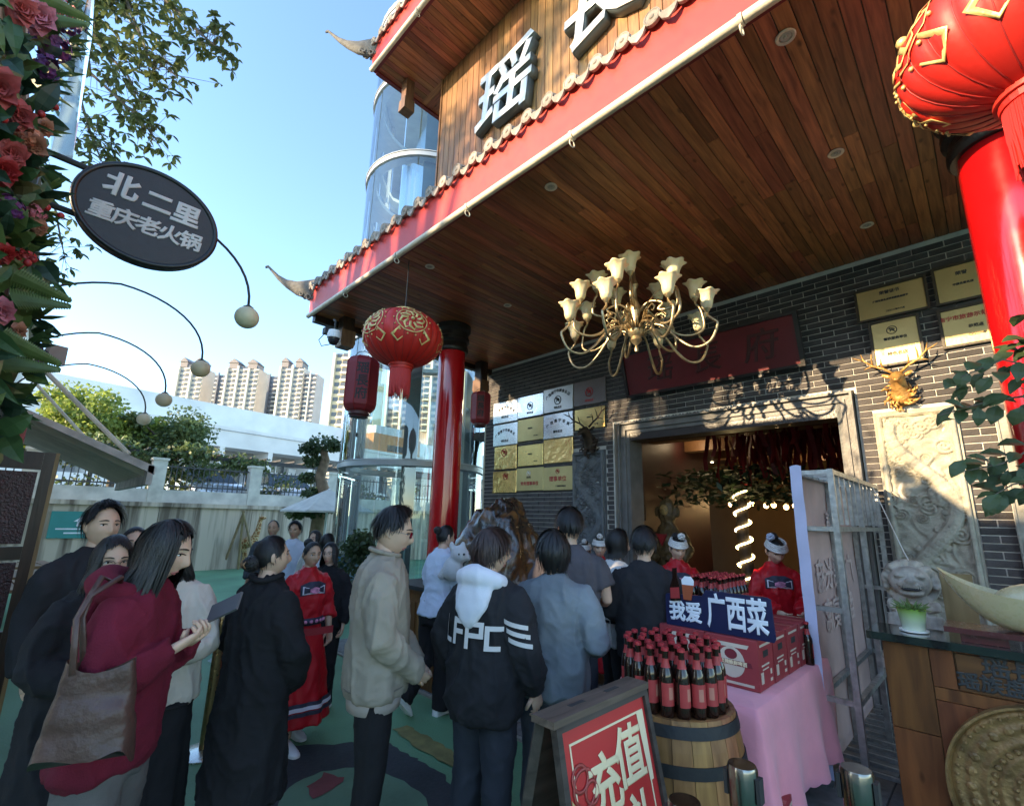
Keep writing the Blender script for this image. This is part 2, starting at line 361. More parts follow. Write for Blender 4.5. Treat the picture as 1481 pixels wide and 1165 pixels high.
# ---- fascia, gutter, tiles of the lower eave
def eave(x0, x1, ye, zb, name_g, nmax, sh=0.0, side_depth=1.2):
    c = MB(); c.bb((x0, ye - .02, zb + .06), (x1, ye + .04, zb + .46)); BP(c, 'fascia', RED)
    c = MB(); c.bb((x0 - .005, ye - .028, zb + .035), (x1, ye + .05, zb + .058)); BP(c, 'fascia_trim', mat('deep_red', (0.16, 0.010, 0.014), 0.5))
    c = MB(); c.bb((x0, ye + .04, zb + .06), (x0 + .06, ye + side_depth, zb + .46)); BP(c, 'side_fascia', RED)
    c = MB(); c.bb((x0, ye + .05, zb + .012), (x0 + .06, ye + side_depth, zb + .05)); BP(c, 'side_trim', mat('deep_red', (0.16, 0.010, 0.014), 0.5))
    xg = x0 + .02; i = 0
    while xg < x1 - .02:     # downpipe-like rail in lengths with ring clips
        xe = min(xg + 1.22, x1); c = MB(); c.tube([(xg, ye - .035, zb + .01), (xe - .012, ye - .035, zb + .01)], .032, 12); BP(c, 'gutter_pipe', GUT, smooth=True)
        c = MB(); c.tube([(xe - .03, ye - .035, zb + .01), (xe - .006, ye - .035, zb + .01)], .038, 12); pts = [(xe - .02, ye - .035 + .03 * sin(a * .7), zb - .03 - .028 * (1 - cos(a * .7)) ) for a in range(9)]; c.tube(pts, .005, 5); BP(c, 'pipe_clip', GUT, smooth=True)
        xg = xe; i += 1
    # tiles: round-ended cover tile and wavy drip tile, in turn
    cov = MB(); cov.lathe([(.050, -.02), (.062, -.018), (.062, .006), (.052, .012), (.045, .006), (.020, .006), (.014, .014), (.001, .014)], 18, (0, 0, 0), V((0, -1, 0)))
    rs = [[V((.060 * cos(a), yy, .060 * sin(a) + zz)) for a in [pi * q / 8 for q in range(9)]] + [V((.046 * cos(a), yy, .046 * sin(a) + zz)) for a in [pi * (8 - q) / 8 for q in range(9)]] for yy, zz in ((.0, 0), (.5, .22), (1.0, .48))]
    cov.rings(rs); covm = fix_normals(cov.mesh('cover_tile', TILE, True))
    dr = MB(); pts = [(-.070, .03), (-.05, -.012), (-.02, -.03), (0, -.036), (.02, -.03), (.05, -.012), (.070, .03), (.062, -.03), (.045, -.065), (.02, -.085), (0, -.098), (-.02, -.085), (-.045, -.065), (-.062, -.03)]
    dr.prism(pts, -.012, .006)
    rs = [[V((-.085 + .17 * q / 6, yy, -.035 * sin(pi * q / 6) + zz)) for q in range(7)] + [V((-.085 + .17 * q / 6, yy, -.035 * sin(pi * q / 6) + zz + .014)) for q in range(6, -1, -1)] for yy, zz in ((.004, .02), (.5, .24), (1.0, .50))]
    dr.rings(rs); drm = fix_normals(dr.mesh('drip_tile', TILE, True))
    x = x0 + .06; k = 0; tr = random.Random(3)
    while x < nmax:
        o = link('cover_tile', covm, bld); o.location = V((x, ye - .07 + tr.uniform(-.006, .006), zb + .47 + tr.uniform(-.004, .004))) - bld.location; o.rotation_euler = (0, tr.uniform(-.3, .3), 0)
        o = link('drip_tile', drm, bld); o.location = V((x + .115, ye - .065 + tr.uniform(-.006, .006), zb + .455 + tr.uniform(-.004, .004))) - bld.location
        x += .23; k += 1
    # roof slab under the tiles
    c = MB(); c.add([(x0, ye, zb + .44), (x1, ye, zb + .44), (x1, ye + 1.0, zb + .90), (x0 + .9, ye + 1.0, zb + .90), (x0, ye + side_depth, zb + .46)], [(0, 1, 2, 3), (0, 3, 4)]); BP(c, 'roof_slab', TILE)
    # upturned corner horn
    cn = V((x0 + .10, ye + .06, zb + .42)); h = MB(); rs = []
    D = V((-.80, -.60, 0)).normalized()
    for t, zz, hh, ww in ((-.35, .10, .10, .07), (0, .05, .15, .075), (.2, .03, .15, .075), (.38, .06, .11, .065), (.55, .14, .07, .05), (.70, .25, .045, .035), (.82, .37, .03, .025), (.90, .45, .022, .018), (.94, .44, .02, .014)):
        ctr = cn + D * t + V((0, 0, zz)); sd = V((-D.y, D.x, 0))
        rs.append([ctr + sd * ww * cos(2 * pi * q / 10) + V((0, 0, hh * sin(2 * pi * q / 10))) for q in range(10)])
    h.rings(rs)
    for t, zz, rr in ((.14, -.12, .055), (.02, -.15, .06), (.26, -.06, .045), (-.06, -.20, .045)):
        for sd in (-1, 1): h.tube([cn + D * (t + rr * cos(a * .6) * (1 - a * .06)) + V((0, 0, zz + rr * sin(a * .6) * (1 - a * .06))) + V((-D.y, D.x, 0)) * .05 * sd for a in range(13)], .016, 6)
    BP(h, 'eave_horn', mat('horn_grey', (0.13, 0.125, 0.115), 0.8, var=0.3, scale=14, bump=0.4), smooth=True)
eave(XL, XR + .2, 2.45, CZ - .04, 'lower', 0.4, side_depth=3.5)
# ---- ceiling trims, hanging posts, downlights
c = MB(); c.bb((XL, 2.49, CZ - .10), (XL + .10, W, CZ + .012)); BP(c, 'edge_beam', DARKWOOD)
def hang_post(x, y, z0):
    c = MB(); c.box((x, y, (CZ + z0) / 2 + .09), (.17, .17, CZ - z0 - .18)); p = BP(c, 'hanging_post', DARKWOOD)
    c = MB(); c.box((x, y, z0 + .09), (.22, .22, .20), taper=.96); c.box((x, y, z0 - .035), (.19, .19, .05), taper=1.1); c.build('post_end', wood('post_end', (0.20, 0.11, 0.055), (0.10, 0.05, 0.025), .5, 2, (10, 10, 1.2), .1, knots=False), p, world=True)
hang_post(-6.45, 2.88, 4.13); hang_post(-6.45, 5.55, 3.98)
dl = MB(); dl.lathe([(.052, 0), (.056, -.006), (.050, -.010), (.036, -.008), (.034, 0.002)], 24); dlm = fix_normals(dl.mesh('trim_ring', mat('downlight_ring', (0.70, 0.60, 0.48), .35, .3), True))
d2 = MB(); d2.lathe([(.033, -.001), (.028, -.006), (.012, -.004), (.010, -.012), (.001, -.013)], 16); d2m = fix_normals(d2.mesh('lamp_lens', mat('downlight_lens', (0.45, 0.42, 0.36), .25), True))
dd = [(-.5, 2.72, 'beside the big lantern'), (-.5, 3.99, 'in the middle of the row'), (-.5, 5.26, 'close to the brick wall'), (-2.37, 2.76, 'nearest the gutter over the queue'), (-4.28, 2.83, 'near the round lantern by the eave'), (-4.34, 4.16, 'beside the far column')]
for x, y, w in dd:
    r = thing('ceiling_downlight', 'small round recessed ceiling lamp ' + w, 'ceiling lamp', (x, y, CZ - .001), 0, 'round recessed lamps in the plank ceiling')
    child('trim_ring', dlm, r); child('lamp_lens', d2m, r)
# ---- red columns
def column(x, y, r):
    c = MB(); c.lathe([(r * 1.0, 0.30), (r, 1.5), (r * .985, 3.2), (r * .97, 4.10)], 40, (x, y, 0)); p = BP(c, 'column', REDC, smooth=True)
    c = MB(); c.lathe([(r * 1.1, 4.10), (r * 1.16, 4.12), (r * 1.16, 4.17), (r * 1.08, 4.19), (r * 1.08, 4.24), (r * 1.22, 4.27), (r * 1.22, 4.32), (r * 1.12, 4.34), (r * 1.12, 4.40), (r * 1.3, 4.44), (r * 1.3, CZ - .012)], 40, (x, y, 0)); c.build('capital', BLACKW, p, True, True)
    c = MB(); c.lathe([(r * 1.7, 0), (r * 1.7, .06), (r * 1.4, .10), (r * 1.55, .18), (r * 1.2, .27), (r * 1.02, .299)], 32, (x, y, 0)); c.build('base', STONE, p, True, True)
column(-5.50, 4.14, .205); column(.36, 4.10, .235)
# ---- door frame and stone pilaster
FR = mat('door_frame_stone', (0.15, 0.14, 0.13), 0.5, var=0.2, scale=6, bump=0.2)
def frame_step(dx, y0, y1, w):
    c = MB()
    c.bb((DX0 - dx - w, y0, 0), (DX0 - dx, y1, DZ + dx + w)); c.bb((DX1 + dx, y0, 0), (DX1 + dx + w, y1, DZ + dx + w)); c.bb((DX0 - dx, y0 + .0015, DZ + dx), (DX1 + dx, y1, DZ + dx + w))
    return c
f = BP(frame_step(0, 5.96, 6.30, .05), 'door_frame', FR)
for dx, y0, w in ((.0505, 5.93, .035), (.086, 5.945, .05), (.1365, 5.90, .022)): frame_step(dx, y0, 6.1, w).build('frame_moulding', FR, f, world=True)
c = MB(); 
for i in range(56):
    xx = DX0 - .10 + (DX1 - DX0 + .2) * i / 55; c.box((xx, 5.93, DZ + .145 + .02), (.030, .03, .016), (0, R(28 if i % 2 else -28), 0))
c.build('fret_band', FR, f, world=True)
c = MB(); c.bb((DX0 - .01, 5.97, DZ - .10), (DX1 + .01, 6.25, DZ - .004)); BP(c, 'lintel', BLACKW)
c = MB(); c.bb((.115, 5.93, 0), (.33, 6.05, 2.69)); BP(c, 'stone_pilaster', STONE)
c = MB(); c.bb((.112, 5.915, 0), (.128, 5.93, 2.70)); c.bb((.315, 5.915, 0), (.332, 5.93, 2.70)); BP(c, 'pilaster_trim', STONE)
# ---- upper storey: vertical boards, soffit, second eave
UY, UX, UZ = 3.30, -4.93, 8.02
c = MB(); c.bb((UX + .02, UY, 4.9), (XR, UY + .2, UZ + .2)); BP(c, 'upper_wall', BLACKW)
x = UX
for i in range(52):
    w = .118; o = link('plank', plank_mesh(w - .006, 3.3, 'v'), bld); o.location = V((x + w / 2, UY - .001, 6.40)) - bld.location; x += w
c = MB(); c.bb((UX - .03, UY - .03, 4.9), (UX - .002, UY + 1.5, UZ)); BP(c, 'corner_board', PLANKV)
x = UX - .60; 
for i in range(46):
    yb = UY - .02
    l = .78; o = link('plank', plank_mesh(PW - .005, .76, 'c'), bld); o.location = V((x + PW / 2, 2.52 + .38, UZ)) - bld.location; x += PW
for i in range(12):     # boards of the return soffit run the other way
    m = plank_mesh(PW - .005, .62, 'c'); o = link('plank', m, bld); o.location = V((UX - .30, 3.32 + i * PW, UZ)) - bld.location; o.rotation_euler = (0, 0, R(90))
c = MB(); c.bb((UX - .62, 2.50, UZ + .014), (XR, UY + 1.3, UZ + .1)); BP(c, 'soffit_deck', BLACKW)
eave(UX - .64, XR, 2.48, UZ - .04, 'upper', -2.3, side_depth=2.0)
c = MB(); c.box((UX - .42, 2.95, UZ - .17), (.13, .13, .34)); p = BP(c, 'hanging_post', wood('post_end', (0.20, 0.11, 0.055), (0.10, 0.05, 0.025)));  c = MB(); c.box((UX - .42, 2.95, UZ - .44), (.17, .17, .19), taper=.95); c.build('post_end', wood('post_end', (0, 0, 0), (0, 0, 0)), p, world=True)
r = thing('ceiling_downlight', 'small round recessed lamp in the upper soffit', 'ceiling lamp', (-3.63, 2.80, UZ - .001), 0, None); child('trim_ring', dlm, r); child('lamp_lens', d2m, r)
# ---- big metal letters on the upper wall
LET = mat('letter_face', (0.74, 0.74, 0.72), 0.35, 0.3, var=0.1, scale=2, bump=0.03); 
for ch, px, py, lab in (('瑶', 728, 138, 'first'), ('長', 868, 4, 'second')):
    p = onY(px, py, UY - .09); t = thing('metal_letter', 'large raised grey metal character, ' + ('the lower left one' if lab == 'first' else 'cut by the photo edge') + ', on the timber upper wall', 'letter', (p.x, UY - .08, p.z), 0, 'raised metal characters on the upper wall')
    put_text(ch, 1.0, mat('letter_body', (0.10, 0.12, 0.12), .5, .3), t, (p.x, UY - .075, p.z), (1, 0, 0.0), (0, 0, 1), depth=.12, bold=.020, shear=.12, name='letter_body')
    put_text(ch, 1.0, LET, t, (p.x, UY - .138, p.z), (1, 0, 0), (0, 0, 1), depth=.012, bold=.016, shear=.12, name='letter_face')
# ================================================================== people
SKIN = mat('skin', (0.62, 0.38, 0.27), 0.55, var=0.06, scale=20, bump=0.05, bscale=120, sss=0.12)
SKIN2 = mat('skin_tan', (0.50, 0.29, 0.19), 0.55, var=0.06, scale=20, bump=0.05, bscale=120, sss=0.12)
HAIRM = mat('hair_black', (0.012, 0.010, 0.010), 0.42, var=0.3, scale=60, bump=0.3, bscale=160, stretch=(3, 3, 0.4), spec=0.5)
HAIRB = mat('hair_brown', (0.045, 0.022, 0.018), 0.42, var=0.35, scale=60, bump=0.3, bscale=160, stretch=(3, 3, 0.4), spec=0.5)
EYEW = mat('eye_white', (0.75, 0.72, 0.70), 0.25, var=0.02, bump=0)
EYED = mat('eye_iris', (0.015, 0.010, 0.008), 0.15, var=0.02, bump=0)
LIPM = mat('lips', (0.50, 0.16, 0.14), 0.45, var=0.1, bump=0.05)
def cloth(name, col, rough=0.9, var=0.18, bump=0.22, bs=240, sheen=0.0, scale=7): return mat(name, col, rough, var=var, scale=scale, bump=bump, bscale=bs, sheen=sheen, spec=0.25)
def gz(x, s): return math.exp(-(x / s) ** 2)
def head_pt(dx, dy, dz, fem):
    """unit direction -> point on the head, origin at the skull pivot; +y is the face"""
    a, b, c = (0.073, 0.094, 0.116) if fem else (0.076, 0.098, 0.120)
    x, y, z = a * dx, b * dy, c * dz
    t = max(0.0, -dz)
    x *= 1 - (0.36 if fem else 0.28) * t ** 1.6
    if dy < 0: y *= 1 - 0.42 * t
    else: y *= 1 - 0.10 * t
    if dy > 0.2 and dz > 0: y *= 1 - 0.05 * dz
    fr = max(0.0, dy)
    if fr > 0.25:
        k = min(1, (fr - 0.25) * 3)
        y += k * 0.024 * gz(x, 0.0125) * (gz(z + 0.026, 0.020) * 1.0 + 0.45 * gz(z - 0.002, 0.022))   # nose
        y -= k * 0.009 * (gz(x - 0.031, 0.018) + gz(x + 0.031, 0.018)) * gz(z - 0.010, 0.013)      # eye sockets
        y += k * 0.004 * gz(z - 0.032, 0.012) * gz(x, 0.05)                                          # brow
        y += k * 0.004 * (gz(x - 0.040, 0.02) + gz(x + 0.040, 0.02)) * gz(z + 0.024, 0.02)           # cheeks
        y += k * 0.008 * gz(x, 0.020) * (gz(z + 0.060, 0.007) + gz(z + 0.074, 0.008))                # lips
        y += k * 0.009 * gz(x, 0.024) * gz(z + 0.102, 0.014)                                         # chin
    return V((x, y + 0.008, z + 0.100))
def make_head(mb, M4, fem, ears=True):
    nu, nv = 44, 40
    def fn(u, v):
        th = -pi / 2 + pi * (0.004 + 0.992 * v); ph = 2 * pi * u
        # denser columns at the front
        ph = ph - 0.35 * sin(ph)
        d = (sin(ph) * cos(th), cos(ph) * cos(th), sin(th))
        return M4 @ head_pt(*d, fem)
    mb.grid(fn, nu, nv, True)
    for sx in ((-1, 1) if ears else ()):
        m = M4.to_3x3()
        mb.ell(M4 @ V((sx * 0.075, -0.004, 0.098)), (0.009, 0.019, 0.031), m @ Euler((0.15, sx * 0.1, sx * 0.35)).to_matrix(), 8, 6)
        mb.ell(M4 @ V((sx * 0.072, 0.004, 0.076)), (0.007, 0.009, 0.011), m, 6, 5)
def make_hair(style, M4, fem, rnd, matl, parent):
    # style: crown offset, hairline per angle, drop length per angle
    st = dict(front=58, side=96, back=128, dropf=0.0, drops=0.0, dropb=0.0, vol=1.10, n=340, w=0.008, tuft=0.012, top=0.0)
    st.update(style)
    def tmax(a):   # a: 0 front .. pi back
        a = abs(a)
        if a < 0.6: return R(st['front']) + (R(st.get('temple', st['front'] + 6)) - R(st['front'])) * (a / 0.6)
        if a < 1.35:
            k = (a - 0.6) / 0.75; k = k * k * (3 - 2 * k); return R(st.get('temple', st['front'] + 6)) * (1 - k) + R(st['side']) * k
        k = (a - 1.35) / (pi - 1.35); k = min(1, k * 1.6); return R(st['side']) * (1 - k) + R(st['back']) * k
    def drop(a):
        a = abs(a)
        if a < 0.75: return st['dropf'] * 1.0
        if a < 1.9: return st['drops']
        return st['dropb']
    tilt = R(-18)
    def P(a, t, off=0.0, jit=0.0):
        tm = tmax(a); L1 = tm * 0.105; D = drop(a); tot = L1 + D
        s = t * tot
        th = min(s, L1) / 0.105
        d = V((sin(th) * sin(a), sin(th) * cos(a), cos(th)))
        # crown sits a little behind the top; fade the tilt so the hairline keeps its angle
        kt = cos(min(th, pi / 2)); d = Matrix.Rotation(-tilt * kt, 3, 'X') @ d
        p = head_pt(*[q for q in d], fem)
        cn = V((0, 0.008, 0.100)); q = p - cn
        vv = st['vol'] + st['top'] * max(0, d.z)
        if d.y > 0.55: vv = 1.045 + (vv - 1.045) * max(0.15, min(1, d.z * 1.6))
        p = cn + q * vv + q.normalized() * off
        if s > L1:
            e = s - L1
            p = p + V((sin(a) * 0.02 * min(1, e / 0.1), (-0.02 if abs(a) > 1.9 else 0.012) * min(1, e / 0.12), -e)) + V((jit * e * 0.25, jit * e * 0.15, 0))
        return M4 @ p
    mb = MB()
    mb.grid(lambda u, v: P(-pi + 2 * pi * u, 0.0001 + v * (0.94 + 0.05 * noise.noise(V((u * 40, rnd.random() * 0, 3.1)))), 0.002 * noise.noise(V((u * 60, v * 2, 1.7)))), 56, 13)
    for i in range(st['n']):
        a = rnd.uniform(-pi, pi); t0 = rnd.random() ** 1.2 * 0.55; off = rnd.uniform(0.001, st['tuft']); jt = rnd.uniform(-1, 1) * 0.5
        t1 = rnd.uniform(0.70, 1.09); da = rnd.uniform(-0.35, 0.35) * (0.5 if drop(a) > 0.05 else 1.0); w = st['w'] * rnd.uniform(0.5, 1.2)
        pts = []
        for k in range(8):
            f = k / 7; pts.append(P(a + da * f, max(0.001, t0 + (t1 - t0) * f), off * ((0.2 + 0.9 * f) if drop(a) < 0.05 else 0.7 * (0.25 + 0.75 * sin(pi * min(1, f * 1.2)))), jt))
        vs = []; n = len(pts)
        for k, p in enumerate(pts):
            tg = (pts[min(k + 1, n - 1)] - pts[max(k - 1, 0)]).normalized()
            out = (p - M4 @ V((0, 0, 0.10))).normalized(); sd = tg.cross(out); sd = sd.normalized() if sd.length > 1e-6 else V((1, 0, 0))
            ww = w * (1 - 0.85 * (k / (n - 1)) ** 2) / 2
            vs += [p - sd * ww, p + sd * ww]
        mb.add(vs, [(2 * k, 2 * k + 1, 2 * k + 3, 2 * k + 2) for k in range(n - 1)])
    if st.get('bun'):
        bx, by, bz, br = st['bun']
        mb.ell(M4 @ V((bx, by, bz)), (br, br * 0.85, br), M4.to_3x3(), 14, 10)
        for i in range(60):
            a0 = rnd.uniform(0, 2 * pi); ax = V((rnd.gauss(0, 1), rnd.gauss(0, 1), rnd.gauss(0, 1))).normalized(); o = ax.orthogonal().normalized(); o2 = ax.cross(o)
            pts = [M4 @ (V((bx, by, bz)) + (o * cos(a0 + q * 0.5) + o2 * sin(a0 + q * 0.5) * 0.95) * br * 1.03) for q in range(6)]
            mb.tube(pts, [0.003, 0.005, 0.006, 0.006, 0.005, 0.002], 5)
    return mb.build('hair', matl, parent, smooth='all', world=True)
def make_hand(mb, wrist, d, side, curl=0.5, palm=None, s=1.0):
    """d: direction of the hand; palm: palm normal; side +1 puts the thumb along palm x d"""
    d = V(d).normalized(); n = V(palm) if palm is not None else V((0, 1, 0)); n = n - d * n.dot(d); n = n.normalized() if n.length > 1e-4 else d.orthogonal().normalized()
    w = d.cross(n) * side     # thumb side
    wrist = V(wrist)
    rs = []
    for t, hw, ht in ((-0.02, 0.024, 0.019), (0.0, 0.026, 0.019), (0.03, 0.036, 0.017), (0.06, 0.041, 0.015), (0.085, 0.040, 0.012), (0.092, 0.034, 0.008)):
        rs.append([wrist + (d * t + w * (cos(2 * pi * j / 10) * hw) + n * (sin(2 * pi * j / 10) * ht)) * s for j in range(10)])
    mb.rings(rs)
    for k, (ox, ln) in enumerate(((0.029, 0.072), (0.010, 0.081), (-0.010, 0.076), (-0.028, 0.060))):
        p = wrist + (d * 0.085 + w * ox) * s; pts = [p - d * 0.01 * s]; ang = 0.0
        spread = ox * 1.2
        for q, fr in enumerate((0.45, 0.30, 0.25)):
            ang += curl * (0.7, 0.95, 0.7)[q] * (1 + 0.12 * k)
            dv = (d * cos(ang) + n * sin(ang) + w * spread).normalized()
            mid = p + dv * ln * fr * 0.5 * s; p = p + dv * ln * fr * s; pts += [mid, p]
        mb.tube(pts, [0.0090 * s, 0.0088 * s, 0.0085 * s, 0.0080 * s, 0.0078 * s, 0.0070 * s, 0.0052 * s], 7)
    p = wrist + (d * 0.018 + w * 0.026 + n * 0.004) * s
    dv = (d * 0.72 + w * 0.62 + n * 0.30).normalized(); p1 = p + dv * 0.042 * s
    dv = (d * 0.88 + w * (0.25 - 0.4 * curl) + n * (0.25 + 0.6 * curl)).normalized(); p2 = p1 + dv * 0.032 * s
    dv = (d * 0.85 + w * (0.0 - 0.5 * curl) + n * (0.25 + 0.8 * curl)).normalized(); p3 = p2 + dv * 0.024 * s
    mb.tube([p, p1, p2, p3], [0.013 * s, 0.0115 * s, 0.0098 * s, 0.006 * s], 7)
def ringset(rows, n=24, lean=0.0, s=1.0, fold=0.0, nf=9, ph=0.0, sup=1.0, z0=0.9):
    """rows: (z, rx, ry, yoff[, fold weight]) -> elliptical rings"""
    out = []
    for r in rows:
        z, rx, ry, yo = r[:4]; fw = (r[4] if len(r) > 4 else 0.0) * fold
        ring = []
        for j in range(n):
            a = 2 * pi * j / n; k = 1 + fw * sin(nf * a + ph + 1.3 * sin(2 * a)) + fw * 0.6 * sin((nf + 4) * a + 2 * ph)
            cx, sy = cos(a), sin(a)
            cx = math.copysign(abs(cx) ** sup, cx); sy = math.copysign(abs(sy) ** sup, sy)
            ring.append(V((rx * cx * k, ry * sy * k + yo + lean * (z - z0), z)) * s)
        out.append(ring)
    return out
def wrinkle(me, amp, freq, seed, zs=0.42, zmin=-9, zmax=99):
    o = V((seed * 3.7, seed * 1.3, seed * 2.1))
    co = [v.co.copy() for v in me.vertices]; no = [v.normal.copy() for v in me.vertices]
    for v, c, n in zip(me.vertices, co, no):
        q = V((c.x, c.y, c.z * zs)) * freq + o
        w = noise.noise(q + V((noise.noise(q * 0.6), noise.noise(q * 0.6 + V((5, 1, 2))), 0)) * 1.2)
        w = max(0.0, 1 - 2.0 * abs(w)) ** 2.2     # narrow ridged folds
        q2 = V((c.x + c.z * 0.6, c.y - c.z * 0.3, c.z * 0.9)) * freq * 2.1 + o
        w2 = max(0.0, 1 - 2.2 * abs(noise.noise(q2))) ** 2
        v.co = c + n * amp * (1.25 * w - 0.35 + 0.35 * w2)
    me.update()
TOPS = {   # z, rx, ry, yoff, fold
 'jacket': ([(0.80, .205, .150, 0, 1), (0.84, .215, .158, 0, 1), (0.95, .212, .155, 0, .6), (1.08, .212, .150, 0, .4), (1.22, .220, .150, 0, .2), (1.33, .215, .138, -.005), (1.40, .185, .112, -.01), (1.445, .10, .085, -.005), (1.475, .068, .070, 0)], (.088, .080, .076, .068, .060)),
 'hoodie': ([(0.74, .190, .145, 0, 1), (0.78, .218, .165, 0, 1), (0.90, .222, .168, 0, .6), (1.08, .215, .158, 0, .4), (1.22, .218, .150, 0, .2), (1.33, .210, .138, -.005), (1.40, .180, .112, -.01), (1.445, .105, .088, -.005), (1.47, .080, .075, 0)], (.090, .086, .082, .080, .050)),
 'sweater': ([(0.80, .175, .130, 0, 1), (0.83, .205, .150, 0, 1), (0.95, .208, .152, 0, .6), (1.08, .205, .146, 0, .4), (1.22, .212, .144, 0, .2), (1.33, .208, .132, -.005), (1.40, .178, .108, -.01), (1.445, .095, .080, -.005), (1.465, .066, .066, 0)], (.086, .080, .076, .070, .045)),
 'shirt': ([(0.86, .190, .145, 0, 1), (0.95, .184, .136, 0, .7), (1.07, .155, .112, 0, .4), (1.20, .168, .120, 0, .2), (1.32, .175, .112, -.005), (1.40, .150, .090, -.01), (1.445, .080, .070, -.005), (1.48, .056, .060, 0)], (.066, .060, .056, .052, .038)),
 'tee': ([(0.80, .185, .140, 0, 1), (0.95, .190, .140, 0, .7), (1.08, .190, .138, 0, .4), (1.22, .200, .138, 0, .2), (1.33, .198, .126, -.005), (1.40, .168, .100, -.01), (1.445, .090, .076, -.005), (1.465, .062, .064, 0)], (.080, .078, .074, .070, .06)),
 'tunic': ([(0.86, .175, .130, 0, 1), (0.92, .170, .125, 0, .7), (1.00, .150, .112, 0, .3), (1.08, .152, .112, 0, .3), (1.20, .172, .126, 0, .2), (1.32, .178, .116, -.005), (1.40, .150, .092, -.01), (1.445, .078, .070, -.005), (1.485, .055, .058, 0)], (.070, .066, .064, .070, .072)),
 'coat': ([(0.36, .235, .200, 0, 1), (0.50, .228, .190, 0, 1), (0.70, .216, .172, 0, .9), (0.88, .205, .152, 0, .6), (1.05, .200, .142, 0, .4), (1.20, .202, .140, 0, .2), (1.32, .198, .128, -.005), (1.40, .165, .102, -.01), (1.445, .092, .080, -.005), (1.48, .066, .068, 0)], (.084, .080, .078, .082, .070)),
}
